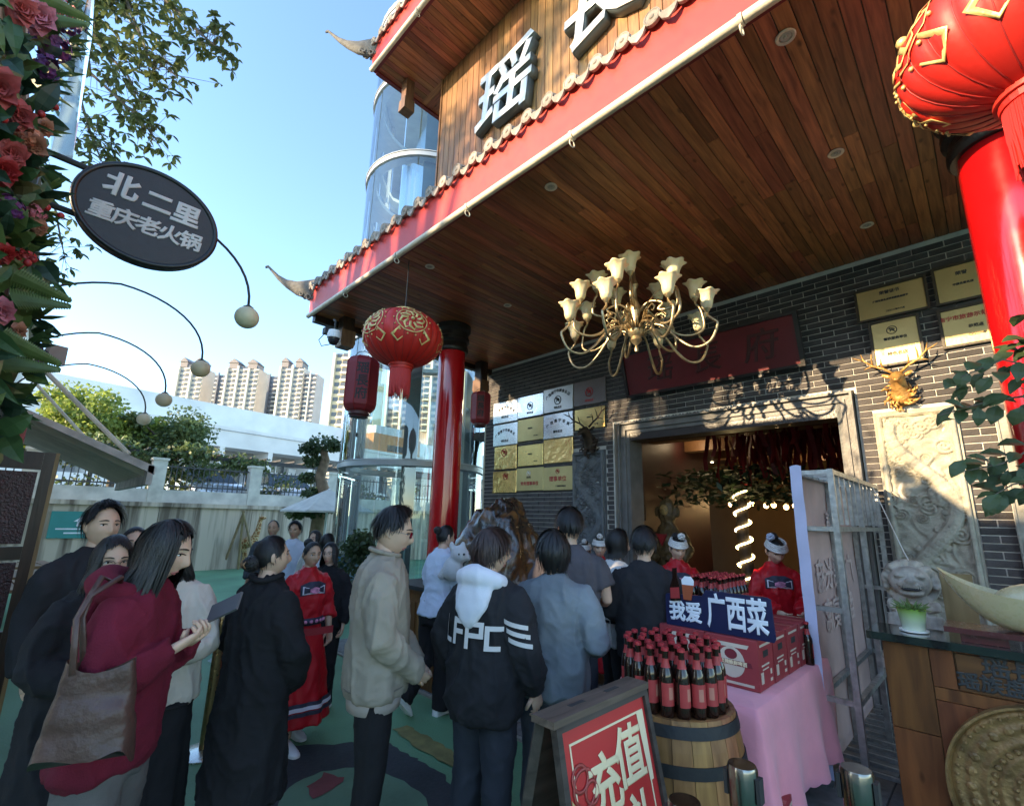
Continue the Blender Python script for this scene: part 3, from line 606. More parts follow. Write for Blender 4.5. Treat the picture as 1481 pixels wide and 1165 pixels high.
def person(name, label, loc, yaw, ht, fem=True, top='shirt', topm=None, bottom='trousers', botm=None, hair=None, hairm=None, skin=None,
           arms=None, legs=None, head=(0, 0, 0), lean=0.0, sleeve=1.0, shoem=None, glasses=None, hood=None, seed=1, face=True, vox=0.012, hands=True, wide=1.0, fold=0.02, amp=0.010, group=None, curl=(0.5, 0.5), palms=None, sockless=False, vneck=None, cuffs=None):
    """arms: ((elbow),(wrist)) for the +x side then the -x side, in a 1.70 m body facing +y"""
    rnd = random.Random(seed); s = ht / 1.70; skin = skin or SKIN; hairm = hairm or HAIRM
    root = thing(name, label, 'person', loc, yaw, group)
    W = wmat(root); sw = (0.165 if fem else 0.190) * wide
    def L(z): return lean * (z - 0.9)
    sh = {1: V((sw, L(1.385), 1.385)), -1: V((-sw, L(1.385), 1.385))}
    arms = arms or (((0.24, -0.02, 1.12), (0.25, 0.06, 0.87)), ((-0.24, -0.02, 1.12), (-0.25, 0.06, 0.87)))
    legs = legs or (((0.10, 0.01, 0.48), (0.10, -0.02, 0.09)), ((-0.10, 0.01, 0.48), (-0.10, -0.02, 0.09)))
    A = {1: [V(q) for q in arms[0]], -1: [V(q) for q in arms[1]]}; G = {1: [V(q) for q in legs[0]], -1: [V(q) for q in legs[1]]}
    hp = {k: V((k * 0.088, 0, 0.88)) for k in (1, -1)}
    # ---- body
    b = MB()
    b.rings(ringset([(0.84, .13, .10, 0), (0.90, .150, .108, 0), (1.02, .130, .092, 0), (1.18, .148, .100, 0), (1.32, .150, .092, -.005), (1.40, .115, .075, -.01), (1.44, .062, .060, -.005), (1.50, .048, .052, .0), (1.55, .044, .048, .008)], 20, lean, s))
    for k in (1, -1):
        e, w = A[k]; b.tube([(sh[k] + V((-k * 0.05, 0, -0.045))) * s, (sh[k] + V((-k * 0.02, 0, -0.06))) * s, (sh[k] * .4 + e * .6) * s, e * s, (e * .6 + w * .4) * s, w * s], [.046 * s, .048 * s, .044 * s, .037 * s, .038 * s, .026 * s], 12)
        kn, an = G[k]; b.tube([hp[k] * s, (hp[k] * .5 + kn * .5) * s, kn * s, (kn * .65 + an * .35) * s, an * s], [.080 * s, .070 * s, .050 * s, .052 * s, .034 * s], 12)
    me = remesh(b, max(vox, 0.013) * s, 3)
    b2 = MB(); b2.add([v.co for v in me.vertices], [list(p.vertices) for p in me.polygons]); bpy.data.meshes.remove(me)
    hy, hpz, hr = head
    H = Matrix.Translation(V((0, L(1.49) + 0.005, 1.485)) * s) @ Euler((hpz, hr, hy), 'ZXY' if False else 'XYZ').to_matrix().to_4x4() @ Matrix.Scale(s, 4)
    H = Matrix.Translation(V((0, L(1.49) + 0.005, 1.485)) * s) @ (Matrix.Rotation(hy, 4, 'Z') @ Matrix.Rotation(hpz, 4, 'X') @ Matrix.Rotation(hr, 4, 'Y')) @ Matrix.Scale(s, 4)
    make_head(b2, H, fem, not (hair and hair.get('drops', 0) > .05))
    if hands:
        for i, k in enumerate((1, -1)):
            e, w = A[k]; d = (w - e).normalized(); pn = V(palms[i]) if palms else V((-k, 0.25, 0))
            make_hand(b2, w * s, d, -k if True else k, curl[i], pn, s)
    if bottom in ('none', 'skirt') or True:
        for k in (1, -1):
            kn, an = G[k]
    me = b2.mesh('body', skin, smooth='all'); fix_normals(me)
    body = child('body', me, root)
    body.name = 'body'
    HW = W @ H
    # ---- face
    if face:
        for k in (-1, 1):
            def fp(x, z, dd): # point on the face
                best = None
                dx = x / 0.073; dz = (z) / 0.116; dy = sqrt(max(0.05, 1 - dx * dx - dz * dz)); p = head_pt(dx, dy, dz, fem); return p + V((0, dd, 0))
            m = MB(); c = fp(k * 0.031, 0.009, -0.004)
            m.ell(H @ c, (0.0135 * s, 0.007 * s, 0.0052 * s), H.to_3x3().normalized() @ Euler((0, k * 0.12, -k * 0.28)).to_matrix(), 10, 6)
            ey = child('eye', m.mesh('eye', EYEW, 'all'), body)
            m = MB(); m.ell(H @ (c + V((0, 0.0042, 0.0003))), (0.0058 * s, 0.0042 * s, 0.0052 * s), H.to_3x3().normalized(), 10, 6); child('iris', m.mesh('iris', EYED, 'all'), ey)
            m = MB()
            pts = [H @ fp(k * (0.0165 + 0.030 * q / 5), 0.0125 + 0.0035 * sin(pi * q / 5.0), 0.0045) for q in range(6)]
            m.tube(pts, [0.0012 * s, 0.0020 * s, 0.0023 * s, 0.0023 * s, 0.0020 * s, 0.0012 * s], 5); child('eyelid', m.mesh('eyelid', HAIRM, 'all'), body)
            m = MB()
            pts = [H @ fp(k * (0.014 + 0.036 * q / 6), 0.029 + 0.006 * sin(pi * (0.2 + 0.75 * q / 6)) , 0.0025) for q in range(7)]
            m.tube(pts, [0.0022 * s, 0.0034 * s, 0.0036 * s, 0.0034 * s, 0.0030 * s, 0.0024 * s, 0.0012 * s], 5, flat=1.0); child('eyebrow', m.mesh('eyebrow', hairm, 'all'), body)
        m = MB()
        for zz, hh, up in ((-0.0615, 0.0042, 1), (-0.0705, 0.0052, 0)):
            pts = [H @ fp(0.023 * (q / 4 - 1), zz + (0.002 if up else -0.001) * cos(pi * (q / 4 - 1)) * 1.0 + (0.0035 if not up else -0.003) * abs(q / 4 - 1) ** 2, -0.0015) for q in range(9)]
            m.tube(pts, [0.0012 * s] + [hh * s * (0.6 + 0.4 * cos((q / 4 - 1) * 1.2)) for q in range(1, 8)] + [0.0012 * s], 6)
        child('lips', m.mesh('lips', LIPM, 'all'), body)
    # ---- hair
    if hair is not None:
        h = make_hair(hair, HW, fem, rnd, hairm, root)
    # ---- top garment
    if topm is not None:
        rows, sl = TOPS[top]
        rows = [(z, rx * wide, ry * wide, *rest) for z, rx, ry, *rest in rows]
        g = MB(); g.rings(ringset(rows, 48, lean, s, fold, 7, seed))
        for k in (1, -1):
            e, w = A[k]; a0 = sh[k] + V((-k * 0.075, 0, -0.035)); a1 = sh[k] + V((-k * 0.022, 0, -(sl[0] * .86 - 0.034))); pts = [a0, a1, a1 * .72 + e * .28, a1 * .35 + e * .65, e, (e * .5 + w * .5), w]
            rr = [sl[0] * .72, sl[0] * .86, sl[0] * .97, sl[1], sl[2], sl[3], sl[4]]
            if sleeve < 1.0:
                if sleeve <= 0.5: pts = pts[:4]; rr = rr[:4]
                else: pts = pts[:6]; rr = rr[:6]
            g.tube([p * s for p in pts], [q * s for q in rr], 18)
        me = remesh(g, vox * s, 3); wrinkle(me, amp * 1.25, 8.5, seed); me.materials.append(topm)
        me.polygons.foreach_set('use_smooth', [True] * len(me.polygons))
        nmn = {'jacket': 'jacket', 'hoodie': 'hoodie', 'sweater': 'sweater', 'shirt': 'shirt', 'tee': 'shirt', 'tunic': 'tunic', 'coat': 'coat'}[top]
        gar = child(nmn, me, root)
        root['_g'] = gar.name
    # ---- bottom garment
    if botm is not None:
        g = MB()
        if bottom in ('trousers', 'jeans', 'wide'):
            f = {'trousers': 1.0, 'jeans': 1.12, 'wide': 1.35}[bottom]
            g.rings(ringset([(0.78, .165, .125, 0), (0.84, .178, .128, 0), (0.92, .170, .120, 0), (1.0, .150, .108, 0)], 24, 0, s))
            for k in (1, -1):
                kn, an = G[k]; lo = an + V((0, 0, -0.045)); g.tube([(hp[k] + V((0, 0, 0.02))) * s, (hp[k] * .5 + kn * .5) * s, kn * s, (kn * .5 + an * .5) * s, lo * s], [.098 * s, .088 * s * (f * .5 + .5), .070 * s * f, .066 * s * f, .064 * s * f], 18)
        else:
            hem = {'skirt': 0.50, 'long': 0.16, 'dress': 0.20}[bottom]
            rr = {'skirt': .215, 'long': .215, 'dress': .30}[bottom]
            rows = [(1.0, .140, .104, 0), (0.95, .160, .116, 0), (0.87, .188, .138, 0, .2)]; n = 5
            rows += [(0.87 - (0.87 - hem) * i / n, .188 + (rr - .188) * i / n, .138 + (rr * .88 - .138) * i / n, 0, .2 + .8 * i / n) for i in range(1, n + 1)]
            g.rings(ringset(rows[::-1], 64, 0, s, 0.06 if bottom != 'skirt' else 0.02, 9, seed * 2))
        me = remesh(g, vox * s, 4); wrinkle(me, amp * 0.9, 7.0, seed + 40, 0.35); me.materials.append(botm); me.polygons.foreach_set('use_smooth', [True] * len(me.polygons))
        child('trousers' if bottom in ('trousers', 'jeans', 'wide') else 'skirt', me, root)
    # ---- shoes
    if shoem is not None:
        for k in (1, -1):
            kn, an = G[k]; m = MB(); c = V((an.x, an.y, an.z - 0.05)) ; rs = []
            pitch = (an - kn); up = -pitch.normalized(); fwd = V((0, 1, 0)); fwd = (fwd - up * fwd.dot(up)).normalized(); sd = fwd.cross(up)
            if abs(up.z) > 0.93: up = V((0, 0, 1)); fwd = V((0, 1, 0)); sd = V((1, 0, 0))
            for yy, hw, hh in ((-0.075, .018, .03), (-0.07, .033, .07), (-0.03, .040, .09), (0.03, .041, .085), (0.09, .045, .062), (0.14, .044, .048), (0.18, .032, .036), (0.195, .012, .025)):
                rs.append([(c + fwd * yy + sd * (hw * math.copysign(abs(cos(2 * pi * j / 12)) ** .8, cos(2 * pi * j / 12))) + up * (-0.04 + hh * 0.5 + hh * 0.5 * sin(2 * pi * j / 12))) * s for j in range(12)])
            m.rings(rs); sho = child('shoe', m.mesh('shoe', shoem, 'all'), root)
            m = MB(); rs = []
            for yy, hw in ((-0.08, .02), (-0.07, .036), (0.0, .042), (0.09, .048), (0.15, .046), (0.19, .03), (0.2, .01)):
                rs.append([(c + fwd * yy + sd * x * hw + up * z) * s for x, z in ((-1, -0.040), (1, -0.040), (1, -0.018), (-1, -0.018))])
            m.rings(rs); child('sole', m.mesh('sole', SOLE, False), sho)
    # ---- glasses
    if glasses is not None:
        m = MB(); Hm = H
        for k in (-1, 1):
            c = V((k * 0.033, 0.108, 0.108)); pts = [Hm @ (c + V((0.023 * cos(2 * pi * q / 14), -0.10 * abs(0.023 * cos(2 * pi * q / 14) * 1 + k * 0.0) * 0 - 0.006 * (k * cos(2 * pi * q / 14)), 0.018 * sin(2 * pi * q / 14)))) for q in range(15)]
            m.tube(pts, 0.0014 * s, 5)
            m.tube([Hm @ (c + V((k * 0.022, -0.006, 0.006))), Hm @ V((k * 0.078, 0.085, 0.112)), Hm @ V((k * 0.082, 0.0, 0.110)), Hm @ V((k * 0.079, -0.02, 0.095))], 0.0013 * s, 5)
        m.tube([Hm @ V((-0.011, 0.110, 0.112)), Hm @ V((0, 0.113, 0.115)), Hm @ V((0.011, 0.110, 0.112))], 0.0014 * s, 5)
        gl = child('glasses', m.mesh('glasses', glasses, 'all'), root)
        m = MB()
        for k in (-1, 1):
            c = V((k * 0.033, 0.107, 0.108)); m.add([Hm @ (c + V((0.022 * cos(2 * pi * q / 14), -0.006 * k * cos(2 * pi * q / 14), 0.017 * sin(2 * pi * q / 14)))) for q in range(14)], [tuple(range(14))])
        child('lens', m.mesh('lens', glass('lens_glass', (0.97, 0.98, 0.98), 0.03)), gl)
    # ---- hood lying on the back
    if hood is not None:
        g = MB()
        for i in range(1):
            pts = []
            for q in range(13):
                a = -2.5 + 5.0 * q / 12; pts.append(V((0.115 * sin(a), -0.045 - 0.085 * cos(a) * 1.0 + L(1.43), 1.455 + 0.015 * cos(a) - 0.02 * abs(sin(a)))) * s)
            g.tube(pts, [0.018 * s, 0.035 * s, 0.042 * s, 0.047 * s, 0.052 * s, 0.058 * s, 0.06 * s, 0.058 * s, 0.052 * s, 0.047 * s, 0.042 * s, 0.035 * s, 0.018 * s], 14)
            g.rings(ringset([(1.20, .022, .012, -.165), (1.24, .060, .028, -.165), (1.30, .098, .040, -.155), (1.37, .118, .048, -.135), (1.43, .115, .055, -.11), (1.47, .09, .04, -.09)], 20, lean, s))
        me = remesh(g, 0.010 * s, 6); wrinkle(me, 0.004, 7, seed + 9); me.materials.append(hood); me.polygons.foreach_set('use_smooth', [True] * len(me.polygons)); child('hood', me, root)
    root['_s'] = s
    return root, H, W
SOLE = mat('shoe_sole', (0.72, 0.72, 0.70), 0.7, var=0.08)
GLM = mat('glasses_wire', (0.25, 0.23, 0.22), 0.3, 0.9, bump=0)
GLB = mat('glasses_black', (0.02, 0.02, 0.02), 0.3, 0.0, bump=0)
SHORT_M = dict(front=50, temple=56, side=86, back=116, vol=1.08, tuft=0.034, top=0.10, n=620, w=0.010)
MUSH = dict(front=70, temple=80, side=102, back=130, vol=1.13, tuft=0.034, n=640, w=0.011, drops=0.012, dropb=0.01)
BOB = dict(front=52, temple=62, side=100, back=125, drops=0.09, dropb=0.08, vol=1.13, n=460)
LONG = dict(front=54, temple=66, side=98, back=120, drops=0.30, dropb=0.34, vol=1.12, n=620, w=0.009)
BUN = dict(front=50, temple=58, side=90, back=122, vol=1.06, tuft=0.006, n=320, bun=(0, -0.125, 0.13, 0.045))
# ================================================================== things fixed to the facade
PLQ = onY
def plaque(name, label, tl, br, m, lines, group, cat='plaque', y=5.955, frame=None, logo=None, th=.02):
    a = onY(*tl, y); b = onY(*br, y); x0, x1, z0, z1 = a.x, b.x, b.z, a.z
    t = thing(name, label, cat, ((x0 + x1) / 2, y, z0), 0, group); w, h = x1 - x0, z1 - z0
    c = MB(); e = .004; rs = [[V((x, yy, z)) for x, z in ((x0 + i, z0 + i), (x1 - i, z0 + i), (x1 - i, z1 - i), (x0 + i, z1 - i))] for yy, i in ((y + th, 0), (y + e, 0), (y, e))]
    c.rings(rs); c.build('plate', m, t, world=True)
    if frame is not None:
        c = MB(); q = .022; f = .012
        for xa, xb, za, zb in ((x0 - q, x1 + q, z1, z1 + q), (x0 - q, x1 + q, z0 - q, z0), (x0 - q, x0, z0, z1), (x1, x1 + q, z0, z1)): c.bb((xa, y - f, za), (xb, y + th, zb))
        c.build('frame', frame, t, world=True)
    cx = (x0 + x1) / 2
    for body, fx, fz, sz, ink in lines:
        put_text(body, sz * h, ink, t, (x0 + fx * w, y - .002, z0 + fz * h), (1, 0, 0), (0, 0, 1), depth=.002, bold=.0015)
    if logo:
        fx, fz, r, ink = logo; c = MB(); ce = V((x0 + fx * w, y - .003, z0 + fz * h)); r *= h
        c.tube([ce + V((r * cos(2 * pi * q / 20), 0, r * sin(2 * pi * q / 20))) for q in range(21)], r * .10, 5, cap=False)
        c.tube([ce + V((r * .55 * cos(2.1 * pi * q / 10), 0, r * .55 * sin(1.4 * pi * q / 10))) for q in range(11)], r * .12, 5)
        c.tube([ce + V((-r * .4, 0, -r * .35)), ce + V((r * .1, 0, r * .5)), ce + V((r * .4, 0, -r * .4))], r * .12, 5)
        c.build('emblem', ink, t, True, True)
    return t
def zp(x, y): return (700 + x / 6.47, 540 + y / 6.47)
G1 = 'metal award plaques left of the entrance'
def arc_text(t, n, cx, z, w, y, ink, sz):   # a row of small characters bent in an arc
    for i in range(n):
        u = (i - (n - 1) / 2) / n; put_text('广西南宁市美食名店餐饮'[i % 11], sz, ink, t, (cx + u * w, y - .002, z - .9 * u * u * w), (1, 0, -1.2 * u), (1.2 * u, 0, 1), depth=.002, bold=.002)
Pd = [('polished steel plaque at the upper end of the column farthest from the door', (90, 285), (310, 435), STEEL, 7, None, 1),
 ('steel plaque with a round emblem, second in the top row', (318, 230), (552, 380), STEEL, 0, (.5, .5, .17, INK), 2),
 ('steel plaque with arched heading and ring emblem, third in the top row', (557, 160), (832, 325), mat('satin_steel', (0.55, 0.54, 0.52), .4, 1.0, var=.08), 9, (.5, .46, .17, INK), 3),
 ('dull brownish steel plaque with a faint red emblem at the top right of the set', (838, 90), (1140, 260), mat('dull_steel', (0.20, 0.17, 0.16), .45, .8, var=.1), 0, (.5, .5, .17, INKR), 4),
 ('steel plaque with arched lettering in the second row next to the building edge', (90, 490), (308, 655), STEEL, 8, None, 5),
 ('plain matt gold plaque in the middle of the second row', (318, 440), (550, 610), GOLDB, 0, None, 6),
 ('mirror steel plaque with arched lettering above the crumpled gold one', (557, 395), (832, 580), STEEL, 6, None, 7),
 ('bright plain gold plaque behind the dark antlers', (848, 345), (1130, 495), GOLDP, 0, None, 8),
 ('gold plaque in wrinkled film with a round emblem, third row first column', (100, 690), (300, 885), GOLDW, 0, (.45, .72, .16, INKR), 9),
 ('smooth bright gold plaque between two wrinkled ones', (318, 680), (548, 850), GOLDP, 0, None, 10),
 ('gold plaque with crossed creases in its film, third row third column', (557, 625), (832, 820), GOLDW, 0, None, 11),
 ('gold plaque in crumpled film at the bottom corner by the boulder', (85, 920), (298, 1110), GOLDW, 0, (.55, .75, .15, INKR), 12),
 ('gold plaque with small pale crest in the middle of the bottom row', (305, 890), (552, 1090), GOLDB, 0, (.47, .76, .11, WHITE), 13),
 ('gold plaque with large red lettering at the end of the bottom row', (555, 880), (832, 1085), GOLDB, 0, (.5, .80, .10, INKR), 14)]
for lab, tl, br, m, na, logo, k in Pd:
    lines = []
    if k == 14: lines = [('理事单位', .5, .47, .24, INKR), ('广西餐饮行业协会', .60, .17, .07, INK)]
    elif k == 13: lines = [('名小吃', .47, .58, .09, INK), ('常务理事单位', .5, .30, .18, INKR)]
    elif k in (1, 5, 7): lines = [('餐饮名店', .5, .25 if k != 5 else .2, .12, INK)]
    elif k == 2: lines = [('餐饮名店', .5, .18, .10, INK)]
    elif k in (3, 4): lines = [('特色名店', .5, .16, .10, INK if k == 3 else INKR)]
    elif k in (6, 8, 10): lines = [('荣誉证书', .5, .55, .07, INK), ('二〇二三年', .72, .2, .05, INK)]
    t = plaque('award_plaque', lab, zp(*tl), zp(*br), m, lines, G1, logo=logo)
    a = onY(*zp(*tl), 5.955); b = onY(*zp(*br), 5.955)
    if na: arc_text(t, na, (a.x + b.x) / 2, b.z + (a.z - b.z) * (.70 if k != 3 else .86), (b.x - a.x) * .82, 5.955, INK, (a.z - b.z) * .15)
DKF = mat('plaque_frame_dark', (0.05, 0.035, 0.02), .5)
G2 = 'gold certificates right of the entrance'
plaque('award_plaque', 'wide framed gold certificate over the smaller square one', (1238, 425), (1342, 443), GOLDB, [('荣誉证书', .5, .8, .13, INK), ('广西名菜名店评定委员会授予', .5, .55, .07, INK), ('二〇二二年十二月', .55, .15, .06, INK)], G2, frame=DKF)
plaque('award_plaque', 'framed gold certificate at the top beside the red column', (1350, 392), (1424, 425), GOLDB, [('荣誉', .6, .75, .12, INK), ('中国名宴名店', .6, .45, .07, INK)], G2, frame=DKF)
plaque('award_plaque', 'small square gold certificate with round emblem above the gilded deer head', (1259, 470), (1335, 518), GOLDB, [('餐饮服务单位', .5, .58, .07, INK), ('特色名店', .5, .22, .09, INK)], G2, frame=DKF, logo=(.45, .78, .09, INK))
plaque('award_plaque', 'framed gold certificate with red heading beside the red column', (1359, 452), (1444, 488), GOLDB, [('南宁市旅游示范点', .5, .75, .14, INKR), ('示范点', .65, .45, .10, INK), ('二〇二一年', .65, .22, .07, INK)], G2, frame=DKF)
# ---- red name board over the door
t = thing('name_board', 'long dark red board with three carved characters over the doorway', 'sign', (-2.44, 5.9, 3.45))
tl_ = R(14); up_ = V((0, -sin(tl_), cos(tl_))); nr = V((0, -cos(tl_), -sin(tl_)))
def nb(x, u, d): return V((x, 5.93, 3.44)) + up_ * u + nr * d
def slab(mb, x0, x1, u0, u1, d0, d1):
    mb.add([nb(x, u, d) for d in (d0, d1) for x, u in ((x0, u0), (x1, u0), (x1, u1), (x0, u1))], [(0, 1, 2, 3), (7, 6, 5, 4), (0, 4, 5, 1), (1, 5, 6, 2), (2, 6, 7, 3), (3, 7, 4, 0)])
c = MB(); slab(c, -3.54, -1.32, .03, .61, 0, .03); c.build('board', mat('board_red', (0.15, 0.008, 0.012), .4, var=.2, scale=3), t, world=True)
c = MB(); 
for x0, x1, u0, u1 in ((-3.58, -1.28, 0, .035), (-3.58, -1.28, .605, .64), (-3.58, -3.535, .035, .605), (-1.325, -1.28, .035, .605)): slab(c, x0, x1, u0, u1, -.005, .055)
c.build('frame', BLACKW, t, world=True)
for ch, x in (('瑶', -3.02), ('長', -2.38), ('府', -1.72)): put_text(ch, .40, mat('carved_dark', (0.06, 0.012, 0.012), .35), t, nb(x, .31, .034), (1, 0, 0), up_, depth=.012, bold=.004, shear=.15, name='carved_character')
for x in (-3.1, -1.75):
    c = MB(); c.tube([nb(x, -.02, .03), nb(x, -.02, .10)], .022, 10); c.build('bracket_knob', FR, t, True, True)
# ---- carved relief panels
def relief(name, label, x0, x1, z0, z1, m, seed, y=5.995, dpt=.10):
    t = thing(name, label, 'relief', ((x0 + x1) / 2, y, z0)); rn = random.Random(seed); w, h = x1 - x0, z1 - z0
    sp = [(rn.uniform(0, w), rn.uniform(0, h), rn.uniform(.035, .085), rn.choice((-1, 1))) for _ in range(72)]
    body = []
    for i in range(61):
        f = i / 60; body.append((w * (.5 + .34 * sin(f * 9.5 + seed)) , h * (.06 + .88 * f)))
    def hf(u, v):
        X, Z = u * w, v * h; g = 0.34 * (1 - 2 * abs(noise.noise(V((X * 9, Z * 9, seed)) + V((noise.noise(V((X * 5, Z * 5, 9))), noise.noise(V((X * 5, Z * 5, 4))), 0)) * 1.6)))
        for cx, cz, r, s in sp:
            d = math.hypot(X - cx, Z - cz)
            if d < r * 1.15:
                a = math.atan2(Z - cz, X - cx); g = max(g, (.14 + .50 * (0.5 + 0.5 * sin(s * a + d / r * 15))) * min(1, (1.15 - d / r) * 4))
        bd = 9; bi = 0
        for i, (bx, bz) in enumerate(body):
            d = math.hypot(X - bx, Z - bz)
            if d < bd: bd = d; bi = i
        rb = .062 * (1 - .45 * abs(bi / 60 - .55))
        if bd < rb: 
            sc = .12 * (abs(sin(bi * 1.6 + 0)) * abs(cos(bd / rb * 7))); g = max(g, .55 + .45 * sqrt(max(0, 1 - (bd / rb) ** 2)) - sc)
        elif bd < rb + .035: g = max(g, .5 * (0.5 + .5 * sin(bi * 2.6)))
        hx, hz = body[42]; d = math.hypot((X - hx + .04) , (Z - hz))
        if d < .12: g = max(g, .6 + .4 * (1 - d / .12) + .25 * noise.noise(V((X * 30, Z * 30, 3))))
        ed = min(X, w - X, Z, h - Z)
        if ed < .035: g = .85 if ed > .006 else .6
        return V((x0 + X, y - dpt * g * .8, z0 + Z))
    c = MB(); c.grid(hf, 70, int(70 * h / w), False); c.build('carving', m, t, 'all', True)
    c = MB(); c.bb((x0 - .01, y - dpt * .45, z0 - .02), (x1 + .01, y + .04, z1 + .012)); c.bb
    c2 = MB(); 
    for a, b in (((x0 - .02, y - .03, z0), (x0 - .0005, y + .03, z1 + .02)), ((x1 + .0005, y - .03, z0), (x1 + .02, y + .03, z1 + .02)), ((x0, y - .03, z1 + .0005), (x1, y + .03, z1 + .02))): c2.bb(a, b)
    c2.build('border', m, t, world=True)
    return t
relief('dragon_relief', 'tall dark slate panel carved with a dragon, left of the doorway', -4.62, -4.05, .6, 2.71, SLATE, 3)
relief('dragon_relief', 'tall pale stone panel carved with dragon and clouds behind the stone lion', -.735, -.145, .3, 2.80, STONEL, 8)
# ---- antlered heads
def deer(label, p, m, s, gold):
    t = thing('deer_head', label, 'deer head', p); p = V(p)
    c = MB(); rs = []
    for f, r, dz, dy in ((0, .09, -.22, .04), (.2, .085, -.12, -.02), (.4, .075, -.02, -.08), (.6, .07, .04, -.14), (.75, .05, .02, -.22), (.9, .035, -.02, -.28), (1.0, .02, -.03, -.305)):
        rs.append([p + V((r * cos(2 * pi * q / 12), dy + .35 * r * sin(2 * pi * q / 12), dz + r * sin(2 * pi * q / 12))) * s for q in range(12)])
    c.rings(rs); c.build('head', m, t, 'all', True)
    for k in (-1, 1):
        c = MB(); c.ell(p + V((k * .10, -.08, .07)) * s, (.055 * s, .015 * s, .025 * s), (0, -k * .5, 0), 8, 6); c.build('ear', m, t, True, True)
        c = MB(); b0 = p + V((k * .04, -.08, .10)) * s
        main = [b0, b0 + V((k * .08, .0, .07)) * s, b0 + V((k * .18, -.02, .12)) * s, b0 + V((k * .26, -.04, .20)) * s, b0 + V((k * .28, -.05, .29)) * s]
        c.tube(main, [.016 * s, .014 * s, .013 * s, .010 * s, .004 * s], 7)
        for i, d in ((1, (.02, -.05, .12)), (2, (.0, -.06, .14)), (3, (.12, -.02, .06)), (2, (.10, .0, -.03))): c.tube([main[i], main[i] + V((k * d[0], d[1], d[2])) * .6 * s, main[i] + V((k * (d[0] - .01), d[1], d[2])) * s], [.010 * s, .008 * s, .003 * s], 6)
        c.build('antler', m, t, 'all', True)
    c = MB()
    rn = random.Random(4)
    for i in range(46):
        a = rn.uniform(0, 2 * pi); rr = rn.uniform(.06, .15); q = p + V((rr * cos(a) * .9, rn.uniform(-.03, .03), -.17 + rr * sin(a) * 1.0)) * s
        c.tube([q, q + V((cos(a) * .04, -.03, sin(a) * .04)) * s, q + V((cos(a + .6) * .075, -.02, sin(a + .6) * .075)) * s], [.018 * s, .014 * s, .003 * s], 5)
    c.ell(p + V((0, -.0, -.16)) * s, (.10 * s, .06 * s, .11 * s)); c.build('mane', m, t, 'all', True)
deer('dark antlered deer head mounted above the slate dragon panel', tuple(onY(853, 628, 5.93)), mat('dark_bronze', (0.07, 0.045, 0.03), .5, .5, var=.4, scale=20, bump=.4), 1.0, False)
deer('gilded antlered deer head mounted above the pale dragon panel', tuple(onY(1300, 552, 5.93)), mat('gilded', (0.55, 0.30, 0.10), .42, .45, var=.4, scale=20, bump=.5), .82, True)
# ---- green glazed openwork panel beside the pilaster
t = thing('glazed_panel', 'green glazed ceramic openwork panel beside the stone pilaster', 'panel', (.62, 5.95, 0))
GL = mat('green_glaze', (0.10, 0.30, 0.17), .25, var=.35, scale=7, bump=.2, coat=.5)
c = MB(); c.bb((.36, 6.0, 0), (1.1, 6.04, 2.75)); c.build('backing', BLACKW, t, world=True)
rn = random.Random(2)
for j in range(16):
    for i in range(4):
        cx, cz = .44 + i * .17 + (.085 if j % 2 else 0), .12 + j * .165; c = MB(); r = .075; a0 = rn.uniform(0, 6)
        c.tube([(cx + r * (1 - q * .045) * cos(a0 + q * .55), 5.94 + .006 * sin(q), cz + r * (1 - q * .045) * sin(a0 + q * .55)) for q in range(17)], [.024 - .0006 * q for q in range(17)], 7); c.build('scroll', GL, t, 'all', True)
# ---- chandelier
CC = V((-2.42, 4.2, 0)); t = thing('chandelier', 'many-armed brass chandelier with cream tulip shades over the queue', 'chandelier', (CC.x, CC.y, CZ))
c = MB(); c.lathe([(.002, 3.40), (.018, 3.41), (.022, 3.44), (.010, 3.47), (.035, 3.50), (.060, 3.53), (.050, 3.57), (.080, 3.60), (.085, 3.64), (.045, 3.68), (.030, 3.76), (.055, 3.84), (.060, 3.90), (.030, 3.98), (.022, 4.10), (.045, 4.16), (.022, 4.22), (.012, 4.3), (.010, CZ - .05), (.06, CZ - .04), (.075, CZ - .014)], 20, (CC.x, CC.y, 0)); c.build('stem', BRASS, t, True, True)
def tulip():
    m = MB(); rs = []
    for z, r, sc in ((0, .012, 0), (.012, .034, 0), (.04, .042, 0), (.08, .046, .02), (.115, .056, .06), (.14, .074, .10), (.146, .086, .12)):
        rs.append([V((r * (1 + sc * cos(6 * a)) * cos(a), r * (1 + sc * cos(6 * a)) * sin(a), z + (.012 * cos(6 * a) * sc * 8 * .3))) for a in [2 * pi * q / 36 for q in range(36)]])
    rs += [[V((p.x * .93, p.y * .93, p.z + (.0 if i > 1 else .006))) for p in r] for i, r in reversed(list(enumerate(rs)))]
    m.rings(rs); return fix_normals(m.mesh('shade', FROST, 'all'))
TUL = tulip()
def cup():
    m = MB(); m.lathe([(.004, -.06), (.014, -.05), (.008, -.035), (.022, -.02), (.030, -.004), (.034, .006), (.020, .008)], 14); return fix_normals(m.mesh('cup', BRASS, True))
CUP = cup()
